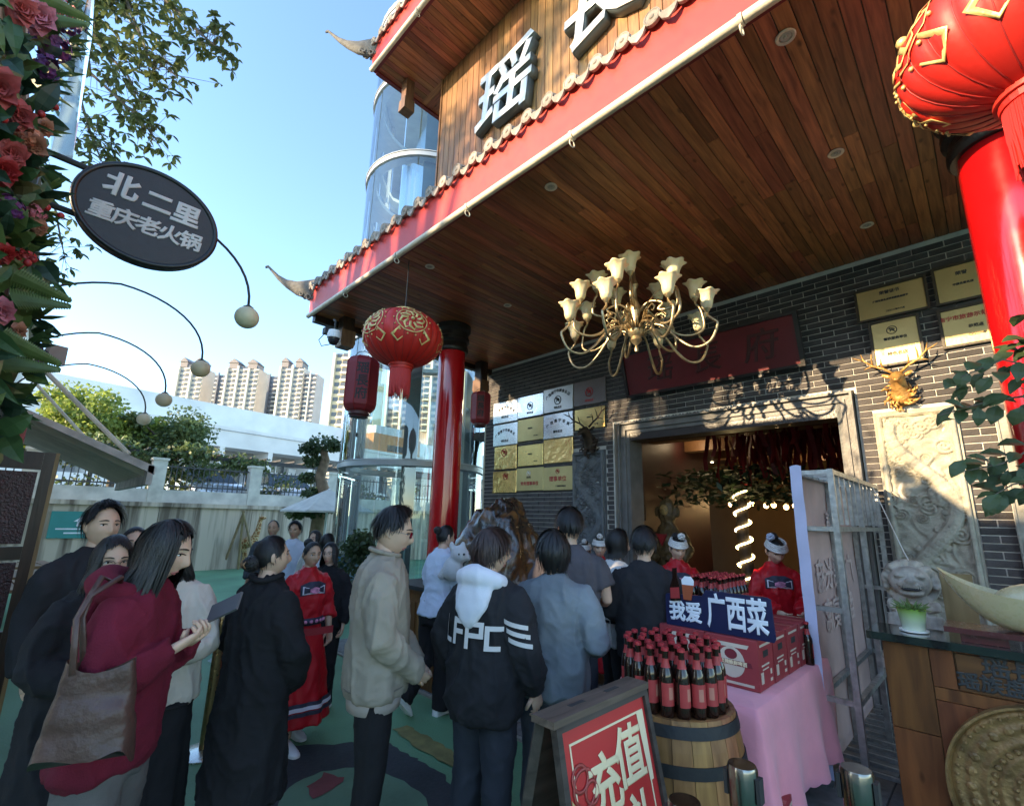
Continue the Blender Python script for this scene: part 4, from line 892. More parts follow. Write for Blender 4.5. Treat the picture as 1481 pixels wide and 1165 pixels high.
for tier, (n, r, zs, zb, drop, off, up) in enumerate(((8, .72, 3.70, 3.60, .26, .2, 0), (7, .60, 3.93, 3.66, .12, .55, 1), (5, .40, 4.10, 3.86, .06, .1, 2))):
    for i in range(n):
        a = 2 * pi * (i + off) / n; d = V((cos(a), sin(a), 0)); c = MB()
        def Q(rr, z): return CC + d * rr + V((0, 0, z))
        pts = [Q(.05, zb), Q(.16, zb + .07), Q(.30, zb + .02), Q(r * .62, zb - drop * .6), Q(r * .82, zb - drop), Q(r * 1.02, zb - drop * .85), Q(r * 1.12, zb - drop * .25), Q(r * 1.08, zs - .12), Q(r * 1.0, zs - .06)]
        # smooth the arm
        sm = []
        for k in range(len(pts) - 1):
            p0 = pts[max(k - 1, 0)]; p1 = pts[k]; p2 = pts[k + 1]; p3 = pts[min(k + 2, len(pts) - 1)]
            for q in range(4):
                u = q / 4; sm.append(0.5 * ((2 * p1) + (p2 - p0) * u + (2 * p0 - 5 * p1 + 4 * p2 - p3) * u * u + (-p0 + 3 * p1 - 3 * p2 + p3) * u ** 3))
        sm.append(pts[-1]); c.tube(sm, [.011 + .003 * sin(pi * q / len(sm)) for q in range(len(sm))], 8)
        c.tube([Q(.16, zb + .07) + V((0, 0, .0)), Q(.22, zb + .15), Q(.28, zb + .17), Q(.32, zb + .13), Q(.29, zb + .09), Q(.26, zb + .11)], [.009, .008, .007, .007, .006, .004], 6)
        arm = c.build('arm', BRASS, t, 'all', True)
        base = Q(r, zs); o = child('cup', CUP, arm, tuple(base)); s = child('shade', TUL, arm, tuple(base), (0.06 * sin(a * 3), 0.06 * cos(a * 2), a), (1.28, 1.28, 1.2))
# leaf sprays round the hub
c = MB()
for i in range(14):
    a = 2 * pi * i / 14; d = V((cos(a), sin(a), 0)); c.tube([CC + d * .07 + V((0, 0, 3.64)), CC + d * .12 + V((0, 0, 3.70)), CC + d * .15 + V((0, 0, 3.76))], [.016, .012, .002], 5)
c.build('leaf_spray', BRASS, t, 'all', True)
# ---- lanterns
LRED = mat('lantern_silk', (0.62, 0.022, 0.016), .5, var=.08, scale=3, bump=.05, sss=.15)
LGOLD = mat('lantern_gold', (0.72, 0.52, 0.20), .45, .35, var=.2, scale=30, bump=.2)
def round_lantern(label, ctr, r, rot, motifs):
    t = thing('round_lantern', label, 'lantern', ctr, rot, 'big round red lanterns under the eave'); rz = r * .74; n = 24
    def surf(a, v, off=0.0):
        th = -1.26 + 2.52 * v; k = 1 - .035 * abs(cos(a * n / 2)) ** 6 ; rr = (r * cos(th) * k * (1 - .0) + off); return V((rr * cos(a), rr * sin(a), (rz + off) * sin(th)))
    c = MB(); c.grid(lambda u, v: surf(2 * pi * u, v), n * 6, 20, True); b = c.build('shade', LRED, t, 'all')
    for k in range(n):
        c = MB(); a = 2 * pi * (k + .5) / n if False else 2 * pi * k / n; c.tube([surf(a, q / 14, .002) for q in range(15)], .0028, 5); c.build('rib', mat('lantern_rib', (0.35, 0.02, 0.02), .5), b, 'all')
    for sg, nm in ((1, 'top_ring'), (-1, 'bottom_ring')):
        z = rz * sin(1.26) * sg; c = MB(); c.lathe([(r * .315, z - .02), (r * .315, z + .02), (r * .26, z + .03), (r * .26, z - .03)], 30); c.build(nm, LGOLD if sg > 0 else mat('lantern_cap', (0.55, 0.03, 0.02), .5), t, True)
    c = MB(); c.tube([(0, 0, rz * .9), (0, 0, CZ - ctr[2] - .01)], .006, 6); c.build('cord', INK, t)
    rn = random.Random(8); c = MB()     # tassel fringe
    for k in range(150):
        a = 2 * pi * k / 150 + rn.uniform(-.02, .02); q = r * .25 * (1 if k % 2 else .93); L = r * rn.uniform(.66, .80); z0 = -rz * sin(1.26) - .02
        c.tube([(q * cos(a), q * sin(a), z0), (q * cos(a) * 1.02, q * sin(a) * 1.02, z0 - L * .5), (q * cos(a) * 1.0 + rn.uniform(-.01, .01), q * sin(a) + rn.uniform(-.01, .01), z0 - L)], [.0055, .005, .0035], 4)
    c.lathe([(r * .28, -rz * sin(1.26) - .05), (r * .285, -rz * sin(1.26) - .02), (r * .27, -rz * sin(1.26))], 24); c.build('tassel', LRED, t)
    for a0, v0, sz in motifs:
        c = MB()       # flower-and-scroll motif laid on the silk
        def on(x, z): return surf(a0 + x * sz / r * 1.15, v0 + z * sz / (2.52 * rz), .007)
        for q in range(9): 
            aa = 2 * pi * q / 9; c.tube([on(.12 * cos(aa), .12 * sin(aa)), on(.26 * cos(aa + .25), .26 * sin(aa + .25)), on(.34 * cos(aa + .7), .34 * sin(aa + .7)), on(.25 * cos(aa + .95), .25 * sin(aa + .95))], [.018 * sz * 2, .024 * sz * 2, .015 * sz * 2, .004], 6, flat=.10, ref=on(0, 0).normalized())
        for q in range(14):
            aa = 2 * pi * q / 14; c.ell(on(.48 * cos(aa), .48 * sin(aa)), (.013 * sz * 2,) * 3, None, 6, 4)
        c.tube([on(.40 * cos(2 * pi * q / 24), .40 * sin(2 * pi * q / 24)) for q in range(25)], .010 * sz * 2, 6, flat=.15, ref=on(.4, 0).normalized())
        c.ell(on(0, 0), (.03 * sz * 2,) * 3, None, 8, 6)
        for sg in (-1, 1): c.tube([on(sg * .30, -.30), on(sg * .50, -.5), on(sg * .36, -.68), on(sg * .22, -.55)], [.03 * sz, .05 * sz, .03 * sz, .006], 6, flat=.10, ref=on(0, -.5).normalized())
        c.build('gold_motif', LGOLD, t, 'all')
pL = dep(583, 490, 5.2); pR = dep(1478, 48, 2.0)
view = math.atan2(-pL.y, -pL.x); round_lantern('round red silk lantern with gold motifs beside the far red column', (pL.x, pL.y, pL.z), .43, 0, [(view - .05 + .25, .60, .36), (view - .95, .60, .36), (view + 1.6, .6, .36)])
viewr = math.atan2(-pR.y, -pR.x); round_lantern('large round red lantern close overhead in front of the near red column', (pR.x, pR.y, pR.z), .42, 0, [(viewr - 1.05, .66, .42), (viewr - 1.9, .40, .30), (viewr + .3, .66, .42)])
def hex_lantern(label, ctr, r, h, txt):
    t = thing('hexagonal_lantern', label, 'lantern', ctr, 0, 'tall six-sided red lanterns'); M = mat('lantern_maroon', (0.26, 0.022, 0.030), .55, var=.1, scale=4, bump=.08)
    fa = math.atan2(-ctr[1], -ctr[0])
    prof = [(.62, -.50), (.80, -.47), (.98, -.40), (1.0, -.36), (1.0, .36), (.98, .40), (.80, .47), (.62, .50)]
    c = MB(); c.rings([[V((r * q * cos(fa + pi / 8 + 2 * pi * j / 8), r * q * sin(fa + pi / 8 + 2 * pi * j / 8), h * z)) for j in range(8)] for q, z in prof]); c.build('shade', M, t)
    for j in range(8):
        c = MB(); c.tube([V((r * q * 1.01 * cos(fa + pi / 8 + 2 * pi * j / 8), r * q * 1.01 * sin(fa + pi / 8 + 2 * pi * j / 8), h * z)) for q, z in prof], .006, 5); c.build('rib', mat('lantern_rib', (0, 0, 0)), t, True)
    c = MB(); c.lathe([(r * .5, -h * .50), (r * .62, -h * .505), (r * .62, -h * .56), (r * .5, -h * .57), (r * .56, -h * .60), (r * .3, -h * .61)], 20); c.build('bottom_cap', mat('lantern_rim', (0.10, 0.03, 0.03), .5), t, True)
    c = MB(); c.tube([(0, 0, -h * .6), (0, 0, -h * .95)], .004, 5); c.lathe([(.012, -h * .95), (.014, -h * .9), (.004, -h * .86)], 8); c.build('tassel', INK, t)
    c = MB(); c.tube([(-r * .6 * sin(fa), r * .6 * cos(fa), h * .5), (-r * .35 * sin(fa), r * .35 * cos(fa), h * .60), (0, 0, h * .63), (r * .35 * sin(fa), -r * .35 * cos(fa), h * .60), (r * .6 * sin(fa), -r * .6 * cos(fa), h * .5)], .005, 5); c.tube([(0, 0, h * .63), (0, 0, h * .63 + .25)], .004, 5); c.build('hanger', INK, t)
    right = V((-sin(fa), cos(fa), 0)); n = V((cos(fa), sin(fa), 0)); ap = r * cos(pi / 8)
    for i, ch in enumerate('瑶長府'): put_text(ch, h * .22, INK, t, V(ctr) + n * (ap + .003) + V((0, 0, h * (.23 - .23 * i))), right, (0, 0, 1), depth=.004, bold=.003)
p = dep(523, 556, 6.3); hex_lantern('maroon six-sided lantern with three black characters hanging at the eave corner', tuple(p), .215, .74, 1)
p = dep(695, 590, 8.0); hex_lantern('small maroon lantern hanging between the far column and the plaques', tuple(p), .17, .54, 1)
# ---- dome camera
p = dep(483, 487, 6.1); t = thing('security_camera', 'dome security camera hanging under the eave corner', 'camera', tuple(p))
c = MB(); c.lathe([(.02, .10), (.075, .08), (.085, .03), (.085, -.02)], 18, p); c.build('housing', WHITE, t, True, True)
c = MB(); c.lathe([(.075, -.021), (.072, -.06), (.045, -.10), (.005, -.115)], 18, p); c.build('dome', mat('camera_dome', (0.03, 0.03, 0.035), .15), t, True, True)
c = MB(); c.tube([p + V((0, 0, .09)), p + V((0, 0, .22)), p + V((-.05, .0, .25))], .014, 8); c.box(p + V((-.08, -.06, .08)), (.09, .09, .08)); c.build('bracket', INK, t, True, True)
c = MB(); c.tube([p + V((-.09, -.08, .06)), p + V((-.15, -.13, -.04)), p + V((-.12, -.10, -.12)), p + V((-.04, -.03, -.10))], .006, 5); c.build('cable', INK, t, True, True)
# ================================================================== glass lift tower
TC = dep(597, 665, 10.0); TX, TY, TR = TC.x, TC.y, 1.46
tw = thing('glass_lift_tower', 'round glass lift tower with steel rings behind the far red column', 'tower', (TX, TY, 0))
SG = mat('steel_grey_paint', (0.40, 0.43, 0.44), .4, .3, var=.1); SD = mat('steel_dark_paint', (0.10, 0.13, 0.14), .4, .2, var=.1)
GLS = glass('tower_glass', (0.80, 0.90, 0.88), .10)
zr = [0.12, 2.62, 5.2, 7.05, 9.1, 11.2, 13.2]
for i in range(len(zr) - 1):
    for j in range(8):
        a0, a1 = 2 * pi * j / 8, 2 * pi * (j + 1) / 8; c = MB(); c.grid(lambda u, v: V((TX + TR * cos(a0 + .01 + (a1 - a0 - .02) * u), TY + TR * sin(a0 + .01 + (a1 - a0 - .02) * u), zr[i] + .08 + (zr[i + 1] - zr[i] - .16) * v)), 7, 2); c.build('glass_pane', GLS, tw, 'all', True)
for z in zr[1:]:
    c = MB(); c.lathe([(TR + .03, z - .05), (TR + .03, z + .05), (TR - .22, z + .05), (TR - .22, z - .05), (TR + .03, z - .05)], 48, (TX, TY, 0), cap=False); c.build('ring_beam', SG, tw, True, True)
    c = MB(); c.lathe([(TR + .045, z + .055), (TR + .045, z + .07), (TR - .1, z + .07)], 48, (TX, TY, 0), cap=False); c.build('ring_flashing', mat('flash_white', (0.5, 0.53, 0.54), .4), tw, True, True)
fa = math.atan2(-TY, -TX)
for da, r, w, m in ((-.05, TR - .28, .26, SD), (.62, TR - .30, .13, SG), (.95, TR - .30, .10, SG), (1.25, TR - .3, .16, SD), (2.6, TR - .3, .14, SG)):
    c = MB(); c.box((TX + r * cos(fa + da), TY + r * sin(fa + da), 6.7), (w, w * .7, 13.2), (0, 0, fa + da + pi / 2)); c.build('post', m, tw, world=True)
for z in (1.2, 3.9, 6.1, 8.1, 10.2):
    c = MB(); a, b = fa + .62, fa + 1.25; r = TR - .3; c.tube([(TX + r * cos(a), TY + r * sin(a), z), (TX + r * cos(b), TY + r * sin(b), z)], .045, 6); c.build('cross_rail', SG, tw, True, True)
c = MB(); c.lathe([(TR + .12, 0), (TR + .12, .12), (TR - .3, .12)], 40, (TX, TY, 0)); c.build('plinth', STONE, tw, True, True)
c = MB(); c.lathe([(TR + .05, 13.27), (TR + .05, 13.4), (.01, 13.5)], 40, (TX, TY, 0)); c.build('cap', SG, tw, True, True)
# ================================================================== interior seen through the doorway
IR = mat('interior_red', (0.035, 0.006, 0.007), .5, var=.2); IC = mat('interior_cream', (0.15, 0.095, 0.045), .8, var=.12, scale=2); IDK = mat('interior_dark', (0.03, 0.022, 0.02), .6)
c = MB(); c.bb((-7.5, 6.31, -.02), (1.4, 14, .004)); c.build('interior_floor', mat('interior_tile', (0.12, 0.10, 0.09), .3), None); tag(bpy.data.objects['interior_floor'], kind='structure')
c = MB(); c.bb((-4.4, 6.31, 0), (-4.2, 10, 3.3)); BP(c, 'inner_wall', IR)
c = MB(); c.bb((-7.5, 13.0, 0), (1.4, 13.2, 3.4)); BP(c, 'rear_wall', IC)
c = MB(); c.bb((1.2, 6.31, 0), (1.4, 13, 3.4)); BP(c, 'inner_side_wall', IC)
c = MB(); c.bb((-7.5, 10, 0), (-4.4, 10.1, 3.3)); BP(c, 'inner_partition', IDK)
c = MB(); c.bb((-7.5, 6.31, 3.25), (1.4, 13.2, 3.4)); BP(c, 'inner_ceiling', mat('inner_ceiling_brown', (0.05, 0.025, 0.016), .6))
for y in (7.6, 9.0, 10.4, 11.8):
    c = MB(); c.bb((-4.2, y, 3.05), (1.2, y + .25, 3.25)); BP(c, 'ceiling_beam', mat('beam_brown', (0.20, 0.10, 0.045), .5))
for x, y, w, h in ((-2.2, 12.95, .7, .9), (-.6, 12.95, .6, 1.0)):
    t = thing('framed_picture', 'dark framed picture on the cream rear wall inside, ' + ('toward the statue' if x < -1 else 'toward the display frame'), 'picture', (x, y, 1.3)); c = MB(); c.bb((x - w / 2, y, 1.3), (x + w / 2, y + .03, 1.3 + h)); c.build('frame', IDK, t, world=True); c = MB(); c.bb((x - w / 2 + .06, y - .012, 1.36), (x + w / 2 - .06, y - .001, 1.24 + h)); c.build('picture_sheet', mat('picture_brown', (0.16, 0.09, 0.05), .6, var=.5, scale=6), t, world=True)
BULB = mat('bulb_warm', (1, .75, .4), .4, emit=(1.0, 0.62, 0.26), es=5, bump=0)
bm = MB(); bm.ell((0, 0, 0), (.05, .05, .055)); bmm = bm.mesh('globe', BULB, 'all')
cm = MB(); cm.tube([(0, 0, .05), (0, 0, 1.0)], .004, 5); cm.lathe([(.02, .045), (.022, .08), (.01, .1)], 8); cmm = cm.mesh('cord', INK)
for i, (px, py) in enumerate(((1057, 729), (1087, 728), (1108, 731), (1119, 730), (1137, 733), (1150, 731))):
    p = onY(px, py, 11.2); t = thing('pendant_bulb', 'small glowing amber pendant bulb deep inside the doorway', 'lamp', tuple(p), 0, 'amber pendant bulbs inside the restaurant'); child('globe', bmm, t); child('cord', cmm, t)
    if i in (1, 4):
        li = bpy.data.lights.new('bulb_light', 'POINT'); li.energy = 1.6; li.color = (1, .72, .42); li.shadow_soft_size = .06; lo = bpy.data.objects.new('bulb_light', li); COL.objects.link(lo); lo.location = (p.x, p.y - .1, p.z)
sm = MB(); sm.lathe([(.035, 0), (.03, -.01), (.001, -.012)], 10); smm = sm.mesh('lens', mat('spot_white', (1, 1, 1), .4, emit=(1, .86, .62), es=6, bump=0), 'all')
for i, (px, py) in enumerate(((1003, 634), (1030, 668), (1155, 640), (1182, 650), (1198, 665), (1172, 690), (1068, 640), (1119, 699))):
    p = onZ(px, py, 3.24) if proj((0, 0, 0)) else None
    if p.y < 6.6: p = onY(px, py, 8.5); p.z = 3.045 if False else 3.24
    t = thing('inner_spotlight', 'small bright spotlight in the dark inner ceiling', 'lamp', tuple(p), 0, 'spotlights in the inner ceiling'); child('lens', smm, t)
    if i in (0, 3):
        li = bpy.data.lights.new('spot_light', 'POINT'); li.energy = 1.0; li.color = (1, .8, .55); li.shadow_soft_size = .05; lo = bpy.data.objects.new('spot_light', li); COL.objects.link(lo); lo.location = (p.x, p.y, p.z - .1)
# red ribbons hanging from the inner ceiling
rn = random.Random(12); RIB = mat('ribbon_red', (0.22, 0.012, 0.014), .5, rnd=.4)
tr = thing('ribbon_canopy', 'mass of dark red ribbons hanging from the ceiling inside the doorway', 'ribbons', (-1.8, 8.2, 3.2))
for i in range(210):
    x, y = rn.uniform(-3.1, -.5), rn.uniform(7.3, 9.2); L = rn.uniform(.4, .95); a = rn.uniform(0, pi); w = rn.uniform(.02, .035); m = MB(); vs = []
    for k in range(5): z = 3.22 - L * k / 4; o = V((.03 * sin(k * 1.3 + i), .03 * cos(k + i), 0)); vs += [V((x - w * cos(a), y - w * sin(a), z)) + o, V((x + w * cos(a), y + w * sin(a), z)) + o]
    m.add(vs, [(2 * k, 2 * k + 1, 2 * k + 3, 2 * k + 2) for k in range(4)]); m.build('ribbon', RIB, tr, world=True)
# tree wound with a light rope
tp = onY(1078, 800, 8.6); t = thing('indoor_tree', 'artificial tree inside the doorway, its trunk wound with a glowing light rope', 'tree', (tp.x, tp.y, 0))
c = MB(); c.tube([(tp.x, tp.y, 0), (tp.x + .03, tp.y, .8), (tp.x - .02, tp.y, 1.5), (tp.x + .02, tp.y, 2.2)], [.12, .10, .10, .09], 12); c.build('trunk', IDK, t, True, True)
c = MB(); c.tube([(tp.x + .125 * cos(q * .45), tp.y + .125 * sin(q * .45), .3 + 2.0 * q / 100) for q in range(101)], .016, 6); c.build('light_rope', mat('rope_light', (1, .9, .6), .4, emit=(1.0, 0.80, 0.42), es=3, bump=0), t, 'all', True)
LEAFD = mat('leaf_dark', (0.020, 0.045, 0.018), .5, var=.4, scale=3)
c = MB()
for i in range(1300):
    a = rn.uniform(0, 2 * pi); r = rn.uniform(.1, 1.6); z = 2.35 + rn.uniform(-.22, .35) - .12 * r; p = V((tp.x + r * cos(a), tp.y + .8 * r * sin(a), z)); d = V((rn.uniform(-1, 1), rn.uniform(-1, 1), rn.uniform(-.6, .3))).normalized() * .09; n = d.cross(V((rn.uniform(-1, 1), rn.uniform(-1, 1), 1))).normalized() * .035
    c.add([p - d, p + n, p + d, p - n], [(0, 1, 2, 3)])
o = c.build('crown', LEAFD, t, world=True); tag(o, kind='stuff')
# carved door guardian
gp = onY(966, 760, 7.3); t = thing('guardian_statue', 'carved and painted guardian figure standing just inside the doorway', 'statue', (gp.x, gp.y, 0)); WD = wood('carved_wood', (0.22, 0.12, 0.05), (0.08, 0.04, 0.02), .5, 6, (4, 4, 4), .1)
g = MB(); g.rings([[V((gp.x + r * cos(2 * pi * q / 18) * (1 + .08 * sin(5 * q)), gp.y + r * .8 * sin(2 * pi * q / 18), z)) for q in range(18)] for z, r in ((0, .30), (.3, .28), (.7, .22), (1.0, .20), (1.25, .25), (1.45, .24), (1.6, .14), (1.66, .10), (1.75, .13), (1.88, .14), (1.98, .11), (2.05, .05))])
for k in (-1, 1): g.tube([(gp.x + k * .22, gp.y, 1.5), (gp.x + k * .36, gp.y - .08, 1.25), (gp.x + k * .28, gp.y - .2, 1.1), (gp.x + k * .08, gp.y - .25, 1.15)], [.09, .085, .075, .05], 10); g.ell((gp.x + k * .17, gp.y, 1.85), (.05, .03, .09))
me = remesh(g, .02, 2); wrinkle(me, .02, 9, 5); me.materials.append(WD); me.polygons.foreach_set('use_smooth', [True] * len(me.polygons)); pk('body', me, t)
c = MB(); c.tube([(gp.x - .30, gp.y - .28, .2), (gp.x - .33, gp.y - .28, 1.9)], .02, 8); c.prism([(gp.x - .42, 1.75), (gp.x - .22, 1.7), (gp.x - .24, 2.1), (gp.x - .33, 2.35), (gp.x - .40, 2.05)], gp.y - .30, gp.y - .27); c.build('halberd', WD, t, True, True)
c = MB(); c.ell((gp.x, gp.y - .11, 1.87), (.075, .03, .09)); c.build('mask_face', mat('mask_paint', (0.42, 0.24, 0.08), .5, var=.5, scale=25), t, 'all', True)
c = MB(); c.prism([(gp.x - .09, 1.50), (gp.x + .09, 1.50), (gp.x, 1.32)], gp.y - .23, gp.y - .20); c.build('chest_cloth', mat('cloth_red', (0.4, .02, .02), .7), t, world=True)
# ================================================================== boulder by the column
def rock(name, label, ctr, d, m, seed, cat='boulder'):
    t = thing(name, label, cat, (ctr[0], ctr[1], 0)); c = MB()
    def fn(u, v):
        th = -pi / 2 + pi * v; ph = 2 * pi * u; p = V((cos(th) * cos(ph), cos(th) * sin(ph), sin(th))); q = p * 1.6 + V((seed, 0, 0))
        k = 1 + .20 * noise.noise(q) + .10 * noise.noise(q * 2.4) + .05 * noise.noise(q * 6) + .02 * noise.noise(q * 14)
        if p.z > 0: k *= 1 - .18 * p.z * abs(p.x)
        return V((ctr[0] + p.x * d[0] * k, ctr[1] + p.y * d[1] * k, max(.0, ctr[2] + p.z * d[2] * k)))
    c.grid(fn, 90, 60, True); c.build('stone', m, t, 'all', True); return t
def rock_mat():
    m, t, p = nt('polished_boulder'); L = t.links.new; tc = N(t, 'ShaderNodeTexCoord'); n1 = N(t, 'ShaderNodeTexNoise'); n1.inputs['Scale'].default_value = 2.6; n1.inputs['Detail'].default_value = 9; n1.inputs['Distortion'].default_value = 1.8; L(tc.outputs['Object'], n1.inputs[0])
    r = N(t, 'ShaderNodeValToRGB'); e = r.color_ramp.elements; e[0].position = .30; e[0].color = (.012, .010, .009, 1); e[1].position = .75; e[1].color = (.33, .17, .06, 1)
    for pos, col in ((.45, (.05, .03, .02, 1)), (.55, (.16, .065, .02, 1)), (.62, (.09, .06, .045, 1)), (.68, (.30, .28, .25, 1))): q = e.new(pos); q.color = col
    L(n1.outputs[0], r.inputs[0]); L(r.outputs[0], p.inputs['Base Color']); p.inputs['Roughness'].default_value = .16; p.inputs['Coat Weight'].default_value = .5
    n2 = N(t, 'ShaderNodeTexNoise'); n2.inputs['Scale'].default_value = 7; n2.inputs['Detail'].default_value = 6; L(tc.outputs['Object'], n2.inputs[0]); b = N(t, 'ShaderNodeBump'); b.inputs['Strength'].default_value = .55; b.inputs['Distance'].default_value = .05; L(n2.outputs[0], b.inputs['Height']); L(b.outputs[0], p.inputs['Normal']); return m
rp = dep(722, 800, 5.6); t = rock('boulder', 'large polished brown and grey boulder in front of the plaques', (rp.x, rp.y, .90), (.66, .50, 1.02), rock_mat(), 5.1)
c = MB(); c.lathe([(.62, 0), (.62, .10), (.55, .13)], 28, (rp.x, rp.y, 0)); c.build('plinth', STONE, t, True, True)
# ================================================================== beer stall
TZ = .75; TX0, TX1, TY0, TY1 = -1.78, -1.0, 2.80, 4.25
PINK = mat('pink_cloth', (0.86, 0.30, 0.36), .8, var=.08, scale=5, bump=.15, bscale=25, sheen=.3)
t = thing('stall_table', 'wooden stall table under the pink cloth', 'table', ((TX0 + TX1) / 2, (TY0 + TY1) / 2, 0))
c = MB(); c.bb((TX0 + .02, TY0 + .02, TZ - .05), (TX1 - .02, TY1 - .02, TZ - .012)); c.build('tabletop', DARKWOOD, t, world=True)
for x in (TX0 + .08, TX1 - .08):
    for y in (TY0 + .08, TY1 - .08): c = MB(); c.bb((x - .025, y - .025, 0), (x + .025, y + .025, TZ - .05)); c.build('leg', DARKWOOD, t, world=True)
tc_ = thing('tablecloth', 'pink scalloped tablecloth draped over the beer stall', 'tablecloth', ((TX0 + TX1) / 2, (TY0 + TY1) / 2, TZ - .01))
def clothf():
    per = []   # perimeter, rounded
    def sd(n, a, b): return [(a[0] + (b[0] - a[0]) * i / n, a[1] + (b[1] - a[1]) * i / n) for i in range(n)]
    per = sd(60, (TX0, TY0), (TX1, TY0)) + sd(96, (TX1, TY0), (TX1, TY1)) + sd(60, (TX1, TY1), (TX0, TY1)) + sd(96, (TX0, TY1), (TX0, TY0)); n = len(per); cx, cy = (TX0 + TX1) / 2, (TY0 + TY1) / 2
    rs = [[V((cx + (x - cx) * k, cy + (y - cy) * k, TZ + (.0015 if k < .99 else -.002))) for x, y in per] for k in (.3, .7, .985, 1.004)]
    for r in range(1, 10):
        f = r / 9; ring = []
        for i, (x, y) in enumerate(per):
            right = abs(x - TX1) < .01; front = abs(y - TY0) < .01
            L = .16 if front else (.60 if right else .30)
            if front: L = .14 + .30 * max(0, (x - TX1 + .16) / .16) ** 1.5
            if right: L = .46 + .10 * min(1, (y - TY0) / .3)
            if f == 1: L += .012 * abs(sin(i * .5))
            a = i * .23; o = (.012 + .03 * f) * (1 + .9 * sin(a + .7 * sin(a * .4)) * f) ; nx = 1 if right else (-1 if abs(x - TX0) < .01 else 0); ny = -1 if front else (1 if abs(y - TY1) < .01 else 0)
            ring.append(V((x + nx * o, y + ny * o, TZ - .004 - L * f)))
        rs.append(ring)
    m = MB(); m.rings(rs, cap=False); m.add([rs[0][i] for i in range(n)], [tuple(range(n))]); return m
clothf().build('cloth', PINK, tc_, 'all', True)
# cartons
CAR = mat('carton_red', (0.32, 0.035, 0.040), .6, var=.1, scale=6, bump=.06, rnd=.12); CARL = mat('carton_print', (0.62, 0.50, 0.40), .6, bump=0)
def carton(label, x, y, z, w, d, h, rz=0.0, grp='red beer cartons on the pink cloth', face=True):
    t = thing('beer_carton', label, 'carton', (x, y, z), rz, grp); c = MB(); e = .004
    c.rings([[V((sx * (w / 2 - i), sy * (d / 2 - i), zz)) for sx, sy in ((-1, -1), (1, -1), (1, 1), (-1, 1))] for zz, i in ((0, e), (e, 0), (h - e, 0), (h, e))]); c.build('box', CAR, t)
    c = MB(); c.box((0, 0, h + .001), (w * .98, .045, .0015)); c.build('tape', mat('tape', (0.42, 0.10, 0.08), .3), t)
    for sx in (1, -1): c = MB(); c.box((sx * (w / 2 + .0005), 0, h * .70), (.003, d * .32, h * .13)); c.build('hand_hole', INK, t)
    for sx in (1, -1):
        c = MB(); xs = sx * (w / 2 + .001)
        for yy, zz, a_, b_ in ((-.30, .25, .16, .22), (.30, .30, .10, .10), (0, .88, .7, .05), (-.05, .48, .5, .035), (-.05, .40, .4, .025), (.30, .14, .14, .06)): c.box((xs, yy * d, zz * h), (.0016, a_ * d, b_ * h))
        tag(c.build('side_print', CARL, t), kind='stuff')
    if face:
        y0 = -d / 2 - .001; c = MB(); r = h * .27
        c.prism([(r * 1.05 * cos(2 * pi * q / 24), h * .50 + r * 1.15 * sin(2 * pi * q / 24)) for q in range(24)], y0 - .001, y0); c.prism([(-w * .35, h * .88), (w * .35, h * .88), (w * .31, h * .80), (-w * .31, h * .80)], y0 - .001, y0); c.build('badge', CARL, t)
        c = MB(); c.prism([(-w * .40, h * .44), (w * .40, h * .44), (w * .37, h * .54), (-w * .37, h * .54)], y0 - .003, y0 - .002); c.prism([(r * .5 * cos(2 * pi * q / 16), h * .66 + r * .38 * sin(2 * pi * q / 16)) for q in range(16)], y0 - .003, y0 - .002); c.build('ribbon', mat('carton_dark', (0.20, 0.02, 0.03), .6), t)
        me = text_mesh('原浆精酿鲜啤酒', w * .085, CREAM, .001, .001); me.transform(Matrix.Translation((0, y0 - .004, h * .485)) @ Matrix.Rotation(pi / 2, 4, 'X')); child('print', me, t)
        c = MB(); c.box((0, y0, h * .09), (w * .8, .002, h * .05)); c.build('strip', CARL, t)
    return t
cw, cd, chh = .30, .25, .27
names = ['front carton at the stall corner with the round badge facing the lane', 'second carton along the side behind the corner one', 'third carton along the side of the stall', 'carton at the rear end of the side row']
carton(names[0], -1.22, 3.20, TZ + .004, cw, cd, chh)
carton('front carton beside the corner one, half behind the bottles on the barrel', -1.535, 3.22, TZ + .004, cw, cd, chh, .02)
for i in range(1, 4): carton(names[i], -1.22 + .004 * i, 3.20 + .257 * i, TZ + .004, cw, cd, chh, 0, face=False)
for i in range(1, 4): carton('carton in the inner row under the sign and upright bottles, ' + ('nearest the front', 'the middle one', 'the rearmost')[i - 1], -1.535, 3.22 + .257 * i, TZ + .004, cw, cd, chh, 0, face=False)
carton('large red carton standing on the ground under the pink cloth', -1.15, 2.95, 0, .40, .32, .30, .1, 'cartons on the ground by the stall', False)
carton('second ground carton tucked behind the large one under the table', -1.5, 3.35, 0, .40, .32, .30, -.05, 'cartons on the ground by the stall', False)
t = carton('open printed red carton lying in front of the display frame', -.78, 2.86, 0, .34, .26, .22, .75, 'cartons on the ground by the stall', False)
for i, (s_, dx) in enumerate((('HOT POT', -.06), ('啤酒', .05))): me = text_mesh(s_ if i else '精酿原浆', .05, CREAM, .001, .001); me.transform(Matrix.Translation((0, dx, .2235)) @ Matrix.Rotation(R(90), 4, 'Z')); child('print', me, t)
